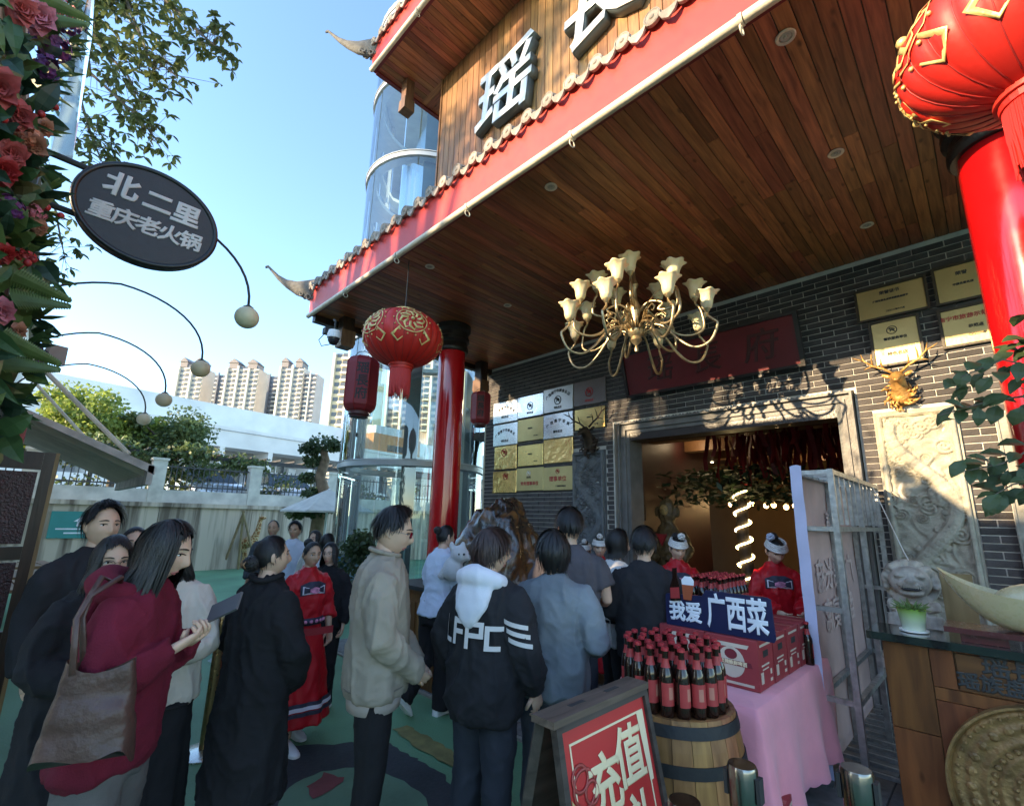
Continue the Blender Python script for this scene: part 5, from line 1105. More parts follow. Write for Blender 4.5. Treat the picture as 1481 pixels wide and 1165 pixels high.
# bottles
BG = mat('bottle_glass', (0.022, 0.008, 0.005), .06, var=.05, bump=0, coat=.4); CAPM = mat('bottle_cap', (0.42, 0.03, 0.04), .35, .3, bump=0); LAB = mat('bottle_label', (0.40, 0.035, 0.035), .5, bump=0); LAB2 = mat('bottle_label_print', (0.48, 0.17, 0.12), .5, bump=0)
b0 = MB(); b0.lathe([(.001, 0), (.028, .0), (.0305, .006), (.0305, .150), (.028, .170), (.019, .195), (.0140, .212), (.0132, .250), (.0145, .252), (.0145, .262)], 16); BOT = fix_normals(b0.mesh('glass_body', BG, True))
b1 = MB(); b1.lathe([(.0148, .258), (.0168, .258), (.0160, .270), (.012, .2735), (.001, .274)], 14); BCAP = fix_normals(b1.mesh('cap', CAPM, True))
def arcp(r, a0, a1, z0, z1, n=8):
    m = MB(); m.grid(lambda u, v: V((r * cos(a0 + (a1 - a0) * u), r * sin(a0 + (a1 - a0) * u), z0 + (z1 - z0) * v)), n, 2); return m
BLAB = arcp(.0309, -2.6, 0.2, .045, .135, 12).mesh('label', LAB, 'all'); BLP = arcp(.0312, -1.55, -.85, .070, .118, 6).mesh('label_print', LAB2, 'all'); b2 = MB(); b2.lathe([(.0300, .160), (.0284, .170), (.0194, .195), (.0158, .208)], 14, cap=False); 
b3 = MB(); b3.lathe([(.0208, .192), (.0150, .212), (.0143, .228)], 14, cap=False); BNK = b3.mesh('neck_foil', LAB, True)
def bottle(label, p, rz, grp):
    t = thing('beer_bottle', label, 'bottle', p, rz, grp); child('glass_body', BOT, t); child('cap', BCAP, t); l = child('label', BLAB, t); child('label_print', BLP, l); child('neck_foil', BNK, t)
BC = onZ(974, 1012, .87); BZ = .87; rn = random.Random(21)
k = 0
for ring, n in ((.0, 1), (.068, 6), (.136, 12), (.204, 19)):
    for i in range(n):
        a = 2 * pi * (i + .3 * (ring > .1)) / n; bottle('brown beer bottle with red cap and label standing on the barrel', (BC.x + ring * cos(a), BC.y + ring * sin(a), BZ + .001), math.atan2(-BC.y, -BC.x) + pi / 2 + rn.uniform(-.9, .9) + .6, 'beer bottles crowded on the barrel')
for i in range(8):
    for j in range(4): bottle('brown beer bottle with red cap standing on the cartons behind the sign', (-1.68 + j * .068 + rn.uniform(-.006, .006), 3.60 + i * .066, TZ + chh + .007), pi / 2 + rn.uniform(-.9, .9), 'beer bottles on the cartons')
for i in range(3): bottle('brown beer bottle on the cloth in front of the right-hand hostess', (-1.04 + .0 * i, 3.96 + i * .085, TZ + .003), 2.2, 'loose bottles by the display frame')
# barrel
t = thing('wooden_barrel', 'oak barrel with black hoops carrying beer bottles', 'barrel', (BC.x, BC.y, 0)); OAK = wood('oak', (0.36, 0.155, 0.055), (0.17, 0.062, 0.022), .45, 2.5, (9, 9, .8), .22)
def br(z): return .262 + .048 * (1 - ((z - .435) / .435) ** 2)
ns = 22
for i in range(ns):
    a0, a1 = 2 * pi * i / ns + .004, 2 * pi * (i + 1) / ns - .004; c = MB(); rs = []
    for j in range(9):
        z = .005 + (BZ - .0) * j / 8; rs.append([V((BC.x + (br(z) - q) * cos(a), BC.y + (br(z) - q) * sin(a), z)) for q, a in ((0, a0), (0, (a0 + a1) / 2), (0, a1), (.02, a1), (.02, a0))])
    c.rings(rs); c.build('stave', OAK, t, False, True)
c = MB(); c.lathe([(.001, BZ - .018), (.245, BZ - .018), (.245, BZ - .002), (.001, BZ - .002)], 30, (BC.x, BC.y, 0)); c.build('barrel_head', OAK, t, False, True)
for z, h in ((.835, .045), (.70, .045), (.50, .05), (.32, .045), (.14, .045), (.03, .045)):
    c = MB(); c.lathe([(br(z - h / 2) + .001, z - h / 2), (br(z - h / 2) + .005, z - h / 2), (br(z + h / 2) + .005, z + h / 2), (br(z + h / 2) + .001, z + h / 2)], 44, (BC.x, BC.y, 0), cap=False); c.build('hoop', mat('hoop_iron', (0.025, 0.025, 0.028), .5, .5), t, True, True)
# navy sign on the cartons
t = thing('stall_sign', 'navy cut-out sign with white lettering standing on the beer cartons', 'sign', (-1.36, 3.12, 1.03)); NAVY = mat('sign_navy', (0.010, 0.014, 0.060), .45, var=.05)
SY = 3.10; A_, B_ = onY(965, 917, SY), onY(1119, 921, SY); Cc = onY(1118, 868, SY); w = B_.x - A_.x; z0 = TZ + chh + .008; h = .24; x0 = A_.x
pts = [(x0, z0), (x0 + w, z0), (x0 + w + .01, z0 + .02), (x0 + w, z0 + h - .01), (x0 + w - .02, z0 + h), (x0 + w * .42, z0 + h), (x0 + w * .38, z0 + h * .84), (x0 + .01, z0 + h * .80), (x0, z0 + h * .75)]
c = MB(); c.prism(pts, SY, SY + .012); c.build('board', NAVY, t, world=True)
WL = mat('sign_white', (0.80, 0.82, 0.88), .6, bump=0)
put_text('我爱', .128, WL, t, (x0 + w * .205, SY - .002, z0 + h * .36), (1, 0, 0), (0, 0, 1), depth=.003, bold=.0045, xs=.86); put_text('广西菜', .205, WL, t, (x0 + w * .695, SY - .002, z0 + h * .47), (1, 0, 0), (0, 0, 1), depth=.003, bold=.006, xs=.58)
bx = x0 + w * .115; c = MB(); c.prism([(bx - .035, z0 + h * .62), (bx + .035, z0 + h * .66), (bx + .030, z0 + h * 1.05), (bx + .016, z0 + h * 1.25), (bx + .016, z0 + h * 1.5), (bx - .014, z0 + h * 1.48), (bx - .014, z0 + h * 1.22), (bx - .034, z0 + h * 1.0)], SY - .012, SY - .003); c.build('printed_bottle', BG, t, world=True)
c = MB(); c.prism([(bx - .032, z0 + h * .68), (bx + .032, z0 + h * .72), (bx + .029, z0 + h * 1.0), (bx - .032, z0 + h * .96)], SY - .014, SY - .0125); c.build('printed_label', LAB, t, world=True)
c = MB(); c.prism([(bx + .055, z0 + h * .70), (bx + .105, z0 + h * .70), (bx + .125, z0 + h * 1.08), (bx + .050, z0 + h * 1.08)], SY - .012, SY - .003); c.build('printed_beer', mat('beer_red', (0.42, 0.09, 0.035), .5, bump=0), t, world=True)
c = MB(); c.prism([(bx + .050, z0 + h * 1.081), (bx + .125, z0 + h * 1.081), (bx + .128, z0 + h * 1.2), (bx + .110, z0 + h * 1.30), (bx + .07, z0 + h * 1.30), (bx + .047, z0 + h * 1.2)], SY - .012, SY - .003); c.build('printed_foam', WL, t, world=True)
# ================================================================== A-frame poster board
AX, AY0, AY1, AZ = -1.11, 1.27, 1.82, 1.045
t = thing('sandwich_board', 'dark wooden A-frame board with a red and cream poster in front of the barrel', 'sign', (AX, (AY0 + AY1) / 2, 0)); DW = wood('weathered_board', (0.075, 0.055, 0.045), (0.03, 0.022, 0.018), .6, 3, (9, 1, 9), .1)
c = MB(); c.bb((AX - .04, AY0 - .012, AZ), (AX + .055, AY1 + .012, AZ + .022)); c.build('top_rail', wood('rail_brown', (0.17, 0.115, 0.09), (0.07, 0.045, 0.035), .6, 3, (9, 1, 9), .1), t, world=True)
for y in (AY0 + .17, AY1 - .17): c = MB(); c.bb((AX - .006, y - .04, AZ + .0222), (AX + .012, y + .04, AZ + .023)); c.build('slot', INK, t, world=True)
sl = .20   # spread of the legs
def pl(u, v, n): # u across (0..1 along y), v down from the top, n outwards
    d = V((sl, 0, -1)).normalized(); nn = V((1, 0, sl)).normalized(); return V((AX + .03, AY0 + (AY1 - AY0) * u, AZ - .002)) + d * v + nn * n
def plate(mb, u0, u1, v0, v1, n0, n1): mb.add([pl(u, v, n) for n in (n0, n1) for u, v in ((u0, v1), (u1, v1), (u1, v0), (u0, v0))], [(3, 2, 1, 0), (4, 5, 6, 7), (0, 1, 5, 4), (1, 2, 6, 5), (2, 3, 7, 6), (3, 0, 4, 7)])
c = MB(); plate(c, 0, .045, 0, 1.05, 0, .025); plate(c, .955, 1, 0, 1.05, 0, .0248); plate(c, .0455, .9545, .0, .02, 0, .025); plate(c, .0455, .9545, .88, .94, 0, .025); c.build('front_frame', DW, t, world=True)
PR = mat('poster_red', (0.52, 0.020, 0.020), .45, var=.10, scale=3, bump=0)
c = MB(); plate(c, .046, .954, .021, .879, .002, .012); c.build('poster', PR, t, world=True)
def pts2(mb, poly, n, m=.0015): 
    k = len(poly); mb.add([pl(u, v, n) for u, v in poly] + [pl(u, v, n + m) for u, v in poly], [tuple(range(k, 2 * k))] + [(i, (i + 1) % k, (i + 1) % k + k, i + k) for i in range(k)])
c = MB()
for a, b in (((.12, .06), (.88, .06)), ((.88, .06), (.88, .82)), ((.12, .06), (.12, .82))):
    if a[1] == b[1]: pts2(c, [(a[0], a[1]), (a[0], a[1] + .007), (b[0], b[1] + .007), (b[0], b[1])], .0125)
    else: pts2(c, [(a[0] - .006, a[1]), (a[0] - .006, b[1]), (a[0] + .006, b[1]), (a[0] + .006, a[1])], .0126)
c.build('printed_border', CREAM, t, world=True)
c = MB(); pts2(c, [(.075, .20), (.075, .80), (.28, .80), (.30, .55), (.22, .40), (.30, .33), (.16, .26)], .0125); c.build('printed_scene', mat('poster_tan', (0.55, 0.38, 0.16), .5, var=.4, scale=9, bump=0), t, world=True)
c = MB(); 
for r0, cu, cv in ((.10, .20, .19), (.07, .17, .16), (.06, .26, .21)): 
    pp = [pl(cu + r0 * cos(2 * pi * q / 18), cv + r0 * .5 * sin(2 * pi * q / 18), .0145) for q in range(19)]; c.tube(pp, .006, 5, flat=.2)
c.build('printed_ribbon', mat('ribbon_pink', (0.40, 0.06, 0.05), .4, bump=0), t, 'all', True)
c = MB(); pts2(c, [(.84, .06), (.92, .06), (.91, .28), (.87, .28)], .0135); c.build('printed_tassel', CREAM, t, world=True)
c = MB(); pts2(c, [(.88 + .045 * cos(2 * pi * q / 16), .42 + .055 * sin(2 * pi * q / 16)) for q in range(16)], .0136); c.build('printed_coin', GOLD, t, world=True)
upv = -V((sl, 0, -1)).normalized()
for s_, u, v, sz in (('充', .40, .225, .185), ('值', .69, .185, .185), ('有', .44, .42, .175), ('礼', .72, .38, .175)):
    put_text(s_, sz, mat('poster_cream', (0.80, 0.62, 0.38), .5, bump=0, var=.04), t, pl(u, v, .0145), (0, 1, 0), upv, depth=.002, bold=.0048)
c = MB()
for y in (AY0 + .02, AY1 - .02): c.tube([(AX - .03, y, AZ - .002), (AX - .25, y, .02)], .022, 4)
c.add([(AX - .03, AY0 + .02, AZ - .02), (AX - .03, AY1 - .02, AZ - .02), (AX - .235, AY1 - .02, .1), (AX - .235, AY0 + .02, .1)], [(0, 1, 2, 3)]); c.build('rear_leaf', DW, t, world=True)
# ================================================================== queue posts
CH = mat('chrome', (0.24, 0.23, 0.22), .22, 1.0, var=.05, bump=.02); BRS = mat('worn_brass', (0.30, 0.20, 0.10), .3, .9, var=.3, scale=12, bump=.1)
def stanchion(label, x, y, m, h, flat=True):
    t = thing('queue_post', label, 'queue post', (x, y, 0), 0, 'belt queue posts'); c = MB(); c.lathe([(.001, 0), (.17, 0), (.172, .012), (.15, .022), (.03, .035)], 32); c.build('base', CH if m is CH else mat('base_steel', (0.62, 0.60, 0.55), .25, .9), t, True)
    c = MB(); c.lathe([(.042, .036), (.042, h - .13)], 24); c.build('pole', m, t, True)
    c = MB(); c.lathe([(.042, h - .1295), (.045, h - .12), (.046, h - .01), (.042, h), (.001, h)], 24); c.build('head', CH if m is CH else BRS, t, True)
    
    for q in (-.05, .05): c = MB(); c.box((q, 0, h - .06), (.012, .035, .07)); c.build('belt_slot', INK, t)
    return t
g = onZ(296, 1088); stanchion('worn brass belt post with a red belt beside the woman in the black coat', g.x, g.y, BRS, .92)
c = MB(); bd = V((.62, .55, 0)); vs = []
for k in range(6): p = V((g.x + .04, g.y, .86)) + bd * (k / 5) + V((0, 0, -.05 * sin(pi * k / 5))); vs += [p - V((0, 0, .025)), p + V((0, 0, .025))]
c.add(vs, [(2 * k, 2 * k + 1, 2 * k + 3, 2 * k + 2) for k in range(5)]); be = c.build('belt', mat('belt_red', (0.35, 0.02, 0.025), .7), None); tag(be, 'red retractable belt stretched from the brass queue post', 'belt')
for lab, px, py in (('chrome belt post in front of the barrel', 1073, 1104), ('chrome belt post below the display frame', 1238, 1110), ('chrome belt post head at the bottom edge under the poster board', 990, 1157)):
    q = onZ(px, py, .92); stanchion(lab, q.x, q.y, CH, .92)
# ================================================================== counter with drum relief
CYf, CX0, CX1 = 3.52, -.62, 1.6; t = thing('reception_counter', 'wooden counter with black stone top and a carved bronze drum face', 'counter', (.4, 3.7, 0)); CW = wood('counter_wood', (0.22, 0.075, 0.025), (0.09, 0.028, 0.012), .35, 2.2, (8, 8, .9), .25)
c = MB(); c.bb((CX0 + .06, CYf + .06, .06), (CX1, 3.86, 1.055)); c.build('body', CW, t, world=True)
c = MB(); c.bb((CX0, CYf, 1.06), (CX1, 3.88, 1.10)); c.build('stone_top', mat('black_granite', (0.012, 0.014, 0.014), .08, var=.4, scale=60, bump=0, coat=.5), t, world=True)
for i, (xa, xb, za, zb) in enumerate(((CX0 + .065, -.36, .62, 1.05), (CX0 + .065, -.36, .065, .615), (-.355, .55, .80, .86), (-.355, -.20, .065, .795), (-.195, .9, .065, .795), (-.355, -.26, .865, 1.05))):
    c = MB(); c.bb((xa, CYf + .045, za), (xb, CYf + .06, zb)); c.build('panel', CW, t, world=True)
c = MB(); c.bb((-.25, CYf + .035, .87), (.85, CYf + .055, 1.045)); nbp = c.build('name_plank', wood('plank_brown', (0.16, 0.055, 0.02), (0.08, .026, .012), .4, 2, (1, 8, 8), .1, knots=False), t, world=True)
put_text('瑶長府', .105, INK, t, (.00, CYf + .032, 1.00), (1, 0, 0), (0, 0, 1), depth=.004, bold=.003); put_text('瑶族盘王宴文化', .085, INK, t, (.04, CYf + .032, .915), (1, 0, 0), (0, 0, 1), depth=.004, bold=.003)
DRM = mat('drum_bronze', (0.26, 0.145, 0.055), .45, .35, var=.35, scale=14, bump=.35)
c = MB(); dr = .43; prof = []
for i in range(40):
    f = i / 39; r = dr * f; zz = .03 + .008 * (1 if (i % 5) < 2 else 0) + (.03 if f > .95 else 0) + (.012 if f < .12 else 0); prof.append((max(r, .001), zz))
prof.append((dr, 0)); dc = V((.07, CYf + .045, .44))
dm = MB(); dm.lathe(prof, 64, dc, V((0, -1, 0))); dsk = dm.build('drum_face', DRM, t, True, True)
c = MB()
for i in range(12): 
    a = 2 * pi * i / 12; d = V((cos(a), 0, sin(a))); s_ = V((-sin(a), 0, cos(a))); c.add([dc + V((0, -.046, 0)) + d * .04 + s_ * .012, dc + V((0, -.046, 0)) + d * .04 - s_ * .012, dc + V((0, -.043, 0)) + d * .12, dc + V((0, -.056, 0)) + d * .05], [(0, 3, 2), (3, 1, 2), (0, 1, 3)])
for rr, n, s_ in ((.18, 28, .014), (.255, 40, .016), (.335, 30, .026), (.385, 60, .010)):
    for i in range(n):
        a = 2 * pi * i / n; c.ell(dc + V((rr * cos(a), -.040, rr * sin(a))), (s_ * .8, .008, s_ * .8), (0, -a + (i % 2) * .8, 0), 6, 4)
tag(c.build('sun_star', DRM, dsk, False, True), kind='stuff')
# yuanbao ingot on a lacquer stand
t = thing('ingot_ornament', 'big cream boat-shaped ingot ornament on a dark red stand on the counter', 'ornament', (.12, 3.69, 1.10)); IV = mat('ivory_jade', (0.55, 0.47, 0.28), .28, var=.10, scale=4, bump=.05, sss=.2, coat=.4)
ic = V((.14, 3.69, 1.172)); c = MB()
def ing(u, v):
    a = 2 * pi * u; r = .25 + .75 * v ** .6; x = math.copysign(abs(cos(a)) ** .85, cos(a)); y = math.copysign(abs(sin(a)) ** .6, sin(a)); lift = .125 * (abs(x) ** 2.6) * v ** 1.5; return ic + V((x * .42 * r, y * .155 * r * (1 - .25 * abs(x) ** 3), .0 + .17 * v ** 1.4 + lift))
c.grid(ing, 56, 14, True); base = [ing(i / 56, 0) for i in range(56)]; c.add(base, [tuple(range(56))])
def rim(u, v):
    a = 2 * pi * u; p = ing(u, 1.0); q = ic + V((cos(a) * .17, sin(a) * .085, .10)); return p * (1 - v) + q * v + V((0, 0, -.03 * sin(pi * v)))
c.grid(rim, 56, 8, True); c.ell(ic + V((0, 0, .13)), (.22, .095, .12), None, 28, 14); c.build('ingot', IV, t, 'all', True)
c = MB(); c.bb((-.28, 3.57, 1.145), (.56, 3.82, 1.172)); 
for x in (-.13, .40): c.bb((x - .09, 3.60, 1.101), (x + .09, 3.79, 1.144))
c.build('stand', mat('stand_red', (0.085, 0.015, 0.018), .25, coat=.4), t, world=True)
# potted plant
pp = onZ(1325, 910, 1.1); pp = V((pp.x, 3.70, 1.10)); t = thing('potted_plant', 'small plant in a green and white ceramic pot on the counter', 'plant', tuple(pp)); 
m, tt, pb = nt('pot_glaze'); L = tt.links.new; tc = N(tt, 'ShaderNodeTexCoord'); sx = N(tt, 'ShaderNodeSeparateXYZ'); L(tc.outputs['Generated'], sx.inputs[0]); rp_ = N(tt, 'ShaderNodeValToRGB'); rp_.color_ramp.elements[0].color = (.62, .68, .55, 1); rp_.color_ramp.elements[1].color = (.20, .36, .06, 1); rp_.color_ramp.elements[0].position = .15; rp_.color_ramp.elements[1].position = .95; L(sx.outputs[2], rp_.inputs[0]); L(rp_.outputs[0], pb.inputs['Base Color']); pb.inputs['Roughness'].default_value = .25
c = MB(); c.lathe([(.048, .008), (.052, .012), (.068, .125), (.069, .13), (.063, .13), (.060, .11), (.001, .11)], 28, pp); c.build('pot', m, t, True, True)
c = MB(); c.lathe([(.05, 0), (.066, .004), (.068, .014), (.060, .012)], 28, pp); c.build('saucer', WHITE, t, True, True)
SUC = mat('succulent', (0.10, 0.17, 0.05), .4, var=.35, scale=20); c = MB(); rn = random.Random(3)
for i in range(120):
    a = rn.uniform(0, 2 * pi); r = rn.uniform(0, .06); q = pp + V((r * cos(a), r * sin(a), .12)); e = rn.uniform(.03, .075); d = V((cos(a) * rn.uniform(.3, 1.3), sin(a) * rn.uniform(.3, 1.3), rn.uniform(.2, 1))).normalized(); c.tube([q, q + d * e * .5, q + d * e + V((0, 0, -.008))], [.004, .009, .002], 5, flat=.5)
c.build('leaves', SUC, t, 'all', True)
# stone lion on a pedestal
lp = dep(1325, 900, 3.15); lp = V((lp.x, lp.y, 0)); t = thing('stone_lion', 'grey stone guardian lion with open mouth behind the counter', 'statue', tuple(lp)); LS = mat('lion_stone', (0.40, 0.36, 0.30), .85, var=.3, scale=14, bump=.4, bscale=60)
fwd = V((-lp.x, -lp.y, 0)).normalized(); sdv = V((-fwd.y, fwd.x, 0)); PZ = .86
def LP(x, y, z): return lp + sdv * x + fwd * y + V((0, 0, PZ + z))
g = MB(); mr = Matrix((sdv, fwd, V((0, 0, 1)))).transposed()
g.ell(LP(0, -.06, .20), (.13, .16, .20), mr); g.ell(LP(0, .02, .28), (.12, .11, .14), mr); g.ell(LP(0, .06, .47), (.115, .11, .10), mr); g.ell(LP(0, .14, .46), (.075, .06, .035), mr); g.ell(LP(0, .13, .405), (.065, .055, .022), mr); g.ell(LP(0, .19, .485), (.03, .02, .02), mr)
for k in (-1, 1):
    g.tube([LP(k * .09, .08, .26), LP(k * .10, .12, .12), LP(k * .10, .14, .02)], [.055, .05, .055], 10); g.ell(LP(k * .10, .17, .025), (.055, .075, .035), mr); g.ell(LP(k * .11, -.06, .10), (.06, .12, .11), mr); g.ell(LP(k * .10, -.01, .54), (.025, .03, .04), mr); g.ell(LP(k * .055, .145, .515), (.03, .03, .02), mr)
rn = random.Random(6)
for i in range(70):
    a = rn.uniform(0, 2 * pi); r = .128; q = LP(r * cos(a) * 1.05, -.015 + rn.uniform(-.05, .05), .46 + r * sin(a)); g.ell(q, (.026,) * 3, None, 7, 5)
for i in range(26): a = rn.uniform(0, pi); q = LP(.12 * cos(a), .07 + .04 * sin(a), .33 - .04 * sin(a) + rn.uniform(-.02, .02)); g.ell(q, (.024,) * 3, None, 7, 5)
me = remesh(g, .008, 1); me.materials.append(LS); me.polygons.foreach_set('use_smooth', [True] * len(me.polygons)); pk('body', me, t)
c = MB(); c.ell(LP(0, .165, .432), (.055, .035, .012), mr); c.build('mouth', INK, t, 'all', True)
c = MB(); 
for i in range(9): c.ell(LP(-.048 + .012 * i, .185, .444), (.0045, .004, .008), None, 6, 4)
c.build('teeth', LS, t, 'all', True)
c = MB(); c.box(tuple(lp + V((0, 0, .40))), (.34, .38, .80), (0, 0, math.atan2(sdv.y, sdv.x))); c.box(tuple(lp + V((0, 0, .83))), (.40, .44, .058), (0, 0, math.atan2(sdv.y, sdv.x))); c.build('pedestal', LS, t, world=True)
c = MB(); c.box(tuple(LP(.24, -.10, .36)), (.16, .02, .34), (0, 0, math.atan2(sdv.y, sdv.x))); sb = c.build('wooden_board', wood('plain_board', (0.45, .30, .15), (.30, .19, .09), .6, 2, (8, 8, 1), .1), None); tag(sb, 'plain light wooden board leaning behind the stone lion', 'board')
# ================================================================== metal display frame with banner
FX0, FX1, FY0, FY1, FZ = -1.04, -.80, 4.02, 5.82, 2.08; t = thing('display_frame', 'galvanised steel display frame with a pale banner stretched over its far side', 'display frame', ((FX0 + FX1) / 2, (FY0 + FY1) / 2, 0)); GV = mat('galvanised', (0.42, 0.43, 0.42), .4, .85, var=.3, scale=20, bump=.1)
def bar(a, b, w=.036, nm='bar'):
    a, b = V(a), V(b); c = MB(); d = b - a; c.box((a + b) / 2, [w if abs(q) < 1e-6 else abs(q) + (w if False else 0) for q in d]); c.build(nm, GV, t, world=True)
for x in (FX0 + .03, FX1):
    for y in (FY0, (FY0 + FY1) / 2, FY1): bar((x, y, 0), (x, y, FZ), .038, 'upright')
for z in (.55, 1.12, 1.66, FZ - .02):
    for x in (FX0 + .03, FX1): 
        if z in (1.66,) or z > 2 or z < .6: bar((x, FY0 + .02, z), (x, FY1 - .02, z), .034, 'long_rail')
    for y in (FY0, FY1): bar((FX0 + .05, y, z), (FX1 - .02, y, z), .032, 'cross_rail')
for i in range(1, 10): y = FY0 + (FY1 - FY0) * i / 10; bar((FX0 + .05, y, FZ - .02), (FX1 - .02, y, FZ - .02), .022, 'rung'); bar((FX1, y, 1.69), (FX1, y, FZ - .04), .022, 'short_upright')
for i in range(1, 12): y = FY0 + (FY1 - FY0) * i / 12; bar((FX0 + .05, y, .12), (FX1 + .16, y, .12), .022, 'base_rung')
c = MB(); c.grid(lambda u, v: V((FX0 + .004 + .005 * sin(v * 18 + u * 5), FY0 - .01 + (FY1 - FY0 + .02) * u, .06 + (FZ - .05) * v)), 20, 16)
BN = mat('banner_back', (0.52, 0.36, 0.34), .7, var=.18, scale=2.5, bump=.08); ban = c.build('banner', BN, t, 'all', True)
c = MB(); c.grid(lambda u, v: V((FX0 - .012 + .075 * u, FY0 - .026 + .006 * sin(v * 40), .06 + (FZ - .03) * v + .01 * sin(u * 3))), 6, 50); c.build('banner_edge', mat('banner_lavender', (0.50, 0.49, 0.66), .7, var=.06, bump=.1), t, 'all', True)
BT = mat('banner_print', (0.60, 0.46, 0.44), .7, bump=0)
for s_, z, sz in (('瑶族', 1.72, .16), ('广西瑶长府', 1.28, .26), ('盘王宴席', .98, .26)): put_text(s_, sz, BT, t, (FX0 + .016, 4.95, z), (0, -1, 0) if False else (0, -1, 0), (0, 0, 1), depth=.002, bold=.004)
c = MB(); a = V((FX1, FY1 - .2, FZ)); c.tube([a, V((-.55, 4.9, 1.5)), V((-.42, 4.4, 1.30))], .004, 5); st_ = c.build('tie_string', WHITE, t, True, True)
# shoes and bag below the frame
def shoe_obj(label, p, rz):
    t = thing('black_shoe', label, 'shoe', p, rz, 'black shoes by the frame'); c = MB(); rs = []
    for yy, hw, hh in ((-.14, .02, .05), (-.13, .036, .095), (-.07, .04, .10), (0, .042, .085), (.06, .048, .066), (.11, .046, .052), (.15, .03, .04), (.165, .01, .03)): rs.append([V((hw * cos(2 * pi * j / 12), yy, .018 + hh * .5 + hh * .5 * sin(2 * pi * j / 12))) for j in range(12)])
    c.rings(rs); c.build('upper', mat('shoe_black', (0.015, 0.014, 0.014), .4, bump=.2), t, 'all'); c = MB(); c.rings([[V((x * hw, yy, z)) for x, z in ((-1, 0), (1, 0), (1, .02), (-1, .02))] for yy, hw in ((-.145, .025), (-.13, .04), (0, .044), (.08, .05), (.14, .04), (.17, .01))]); c.build('sole', INK, t)
shoe_obj('black shoe lying nearest the red printed carton', (-.70, 3.20, 0), .9); shoe_obj('second black shoe beside the foot of the display frame', (-.62, 3.38, 0), .6)
g = MB(); g.ell((-.52, 3.15, .12), (.16, .14, .14)); g.ell((-.62, 3.42, .10), (.15, .12, .12)); g.tube([(-.60, 3.10, .2), (-.55, 3.05, .34), (-.45, 3.1, .36), (-.42, 3.2, .22)], .015, 8)
me = remesh(g, .012, 2); wrinkle(me, .018, 10, 3); me.materials.append(mat('bag_black', (0.014, 0.014, 0.016), .5, bump=.3)); me.polygons.foreach_set('use_smooth', [True] * len(me.polygons)); bo = link('black_bag', me); tag(bo, 'slumped black bag on the ground at the foot of the display frame', 'bag')
# small counter and plush toy near the far column
t = thing('welcome_stand', 'small wooden counter with rockery by the far red column', 'counter', (-4.55, 3.25, 0)); c = MB(); c.bb((-4.95, 3.05, 0), (-4.1, 3.5, .92)); c.build('body', CW, t, world=True); c = MB(); c.bb((-4.98, 3.02, .922), (-4.07, 3.53, .96)); c.build('top', INK, t, world=True)
for k, x in enumerate((-4.85, -4.55, -4.3)): c = MB(); c.bb((x - .10, 3.04, .1), (x + .10, 3.0495, .8)); c.build('panel', OAK, t, world=True)
rock('table_rock', 'small upright rock on the wooden counter by the far column', (-4.5, 3.3, 1.10), (.12, .10, .22), mat('table_rock', (.28, .25, .20), .8, var=.4, scale=12, bump=.5), 7.0, 'rock')
# ================================================================== ground
GRN = mat('green_ground_paint', (0.105, 0.260, 0.135), .65, var=.26, scale=.9, bump=.3, bscale=60, detail=10)
c = MB(); c.add([(-700, -500, 0), (300, -500, 0), (300, 700, 0), (-700, 700, 0)], [(0, 1, 2, 3)]); gr = c.build('ground', GRN, None); tag(gr, kind='structure')
def paint(name, pts, m, z=.004, sub=0, jag=0.0, seed=1):
    rn = random.Random(seed)
    if jag:
        q = []
        for i, p in enumerate(pts):
            n = pts[(i + 1) % len(pts)]; L = math.hypot(n[0] - p[0], n[1] - p[1]); k = max(1, int(L / .05))
            for j in range(k): f = j / k; q.append((p[0] + (n[0] - p[0]) * f + rn.uniform(-jag, jag), p[1] + (n[1] - p[1]) * f + rn.uniform(-jag, jag)))
        pts = q
    c = MB(); c.add([(x, y, z) for x, y in pts], [tuple(range(len(pts)))]); o = c.build(name, m, gr, world=True); return o
def gp_(lst): return [tuple(onZ(*p))[:2] for p in lst]
DKP = mat('paint_navy_black', (0.022, 0.027, 0.032), .7, var=.25, scale=3, bump=.15); YLP = mat('paint_ochre', (0.20, 0.17, 0.055), .7, var=.3, scale=9); LGP = mat('paint_pale_green', (0.10, 0.20, 0.12), .7, var=.2, scale=3); PLP = mat('paint_pale_leaf', (0.30, 0.36, 0.34), .7, var=.15); RDP = mat('paint_dull_red', (0.22, 0.05, 0.05), .7, var=.2)
paint('painted_patch', gp_([(420, 1078), (560, 1072), (640, 1120), (680, 1165), (700, 1300), (380, 1300), (395, 1120)]), DKP, .004, jag=.02)
paint('painted_disc', [(x, y) for x, y in [(onZ(510, 1175).x + .55 * cos(2 * pi * q / 40), onZ(510, 1175).y + .40 * sin(2 * pi * q / 40)) for q in range(40)]], LGP, .008, jag=.012, seed=3)
paint('painted_stripe', gp_([(570, 1055), (590, 1050), (670, 1095), (665, 1115), (600, 1080)]), YLP, .008, jag=.015, seed=4)
paint('painted_spot', gp_([(440, 1140), (470, 1120), (500, 1125), (490, 1140), (455, 1155)]), RDP, .012, jag=.02, seed=5)
c = MB()
for i, (a, b, w) in enumerate((((322, 940), (332, 975), 10), ((310, 985), (335, 1000), 9), ((318, 1015), (338, 1005), 8), ((300, 1040), (338, 1030), 9), ((322, 1050), (334, 1040), 9))):
    A, B = onZ(*a), onZ(*b); d = (B - A); n = V((-d.y, d.x, 0)).normalized() * d.length * .16; paint('painted_leaf', [tuple(A)[:2], tuple(A * .6 + B * .4 + n)[:2], tuple(B)[:2], tuple(A * .6 + B * .4 - n)[:2]], PLP, .006, jag=.01, seed=i)
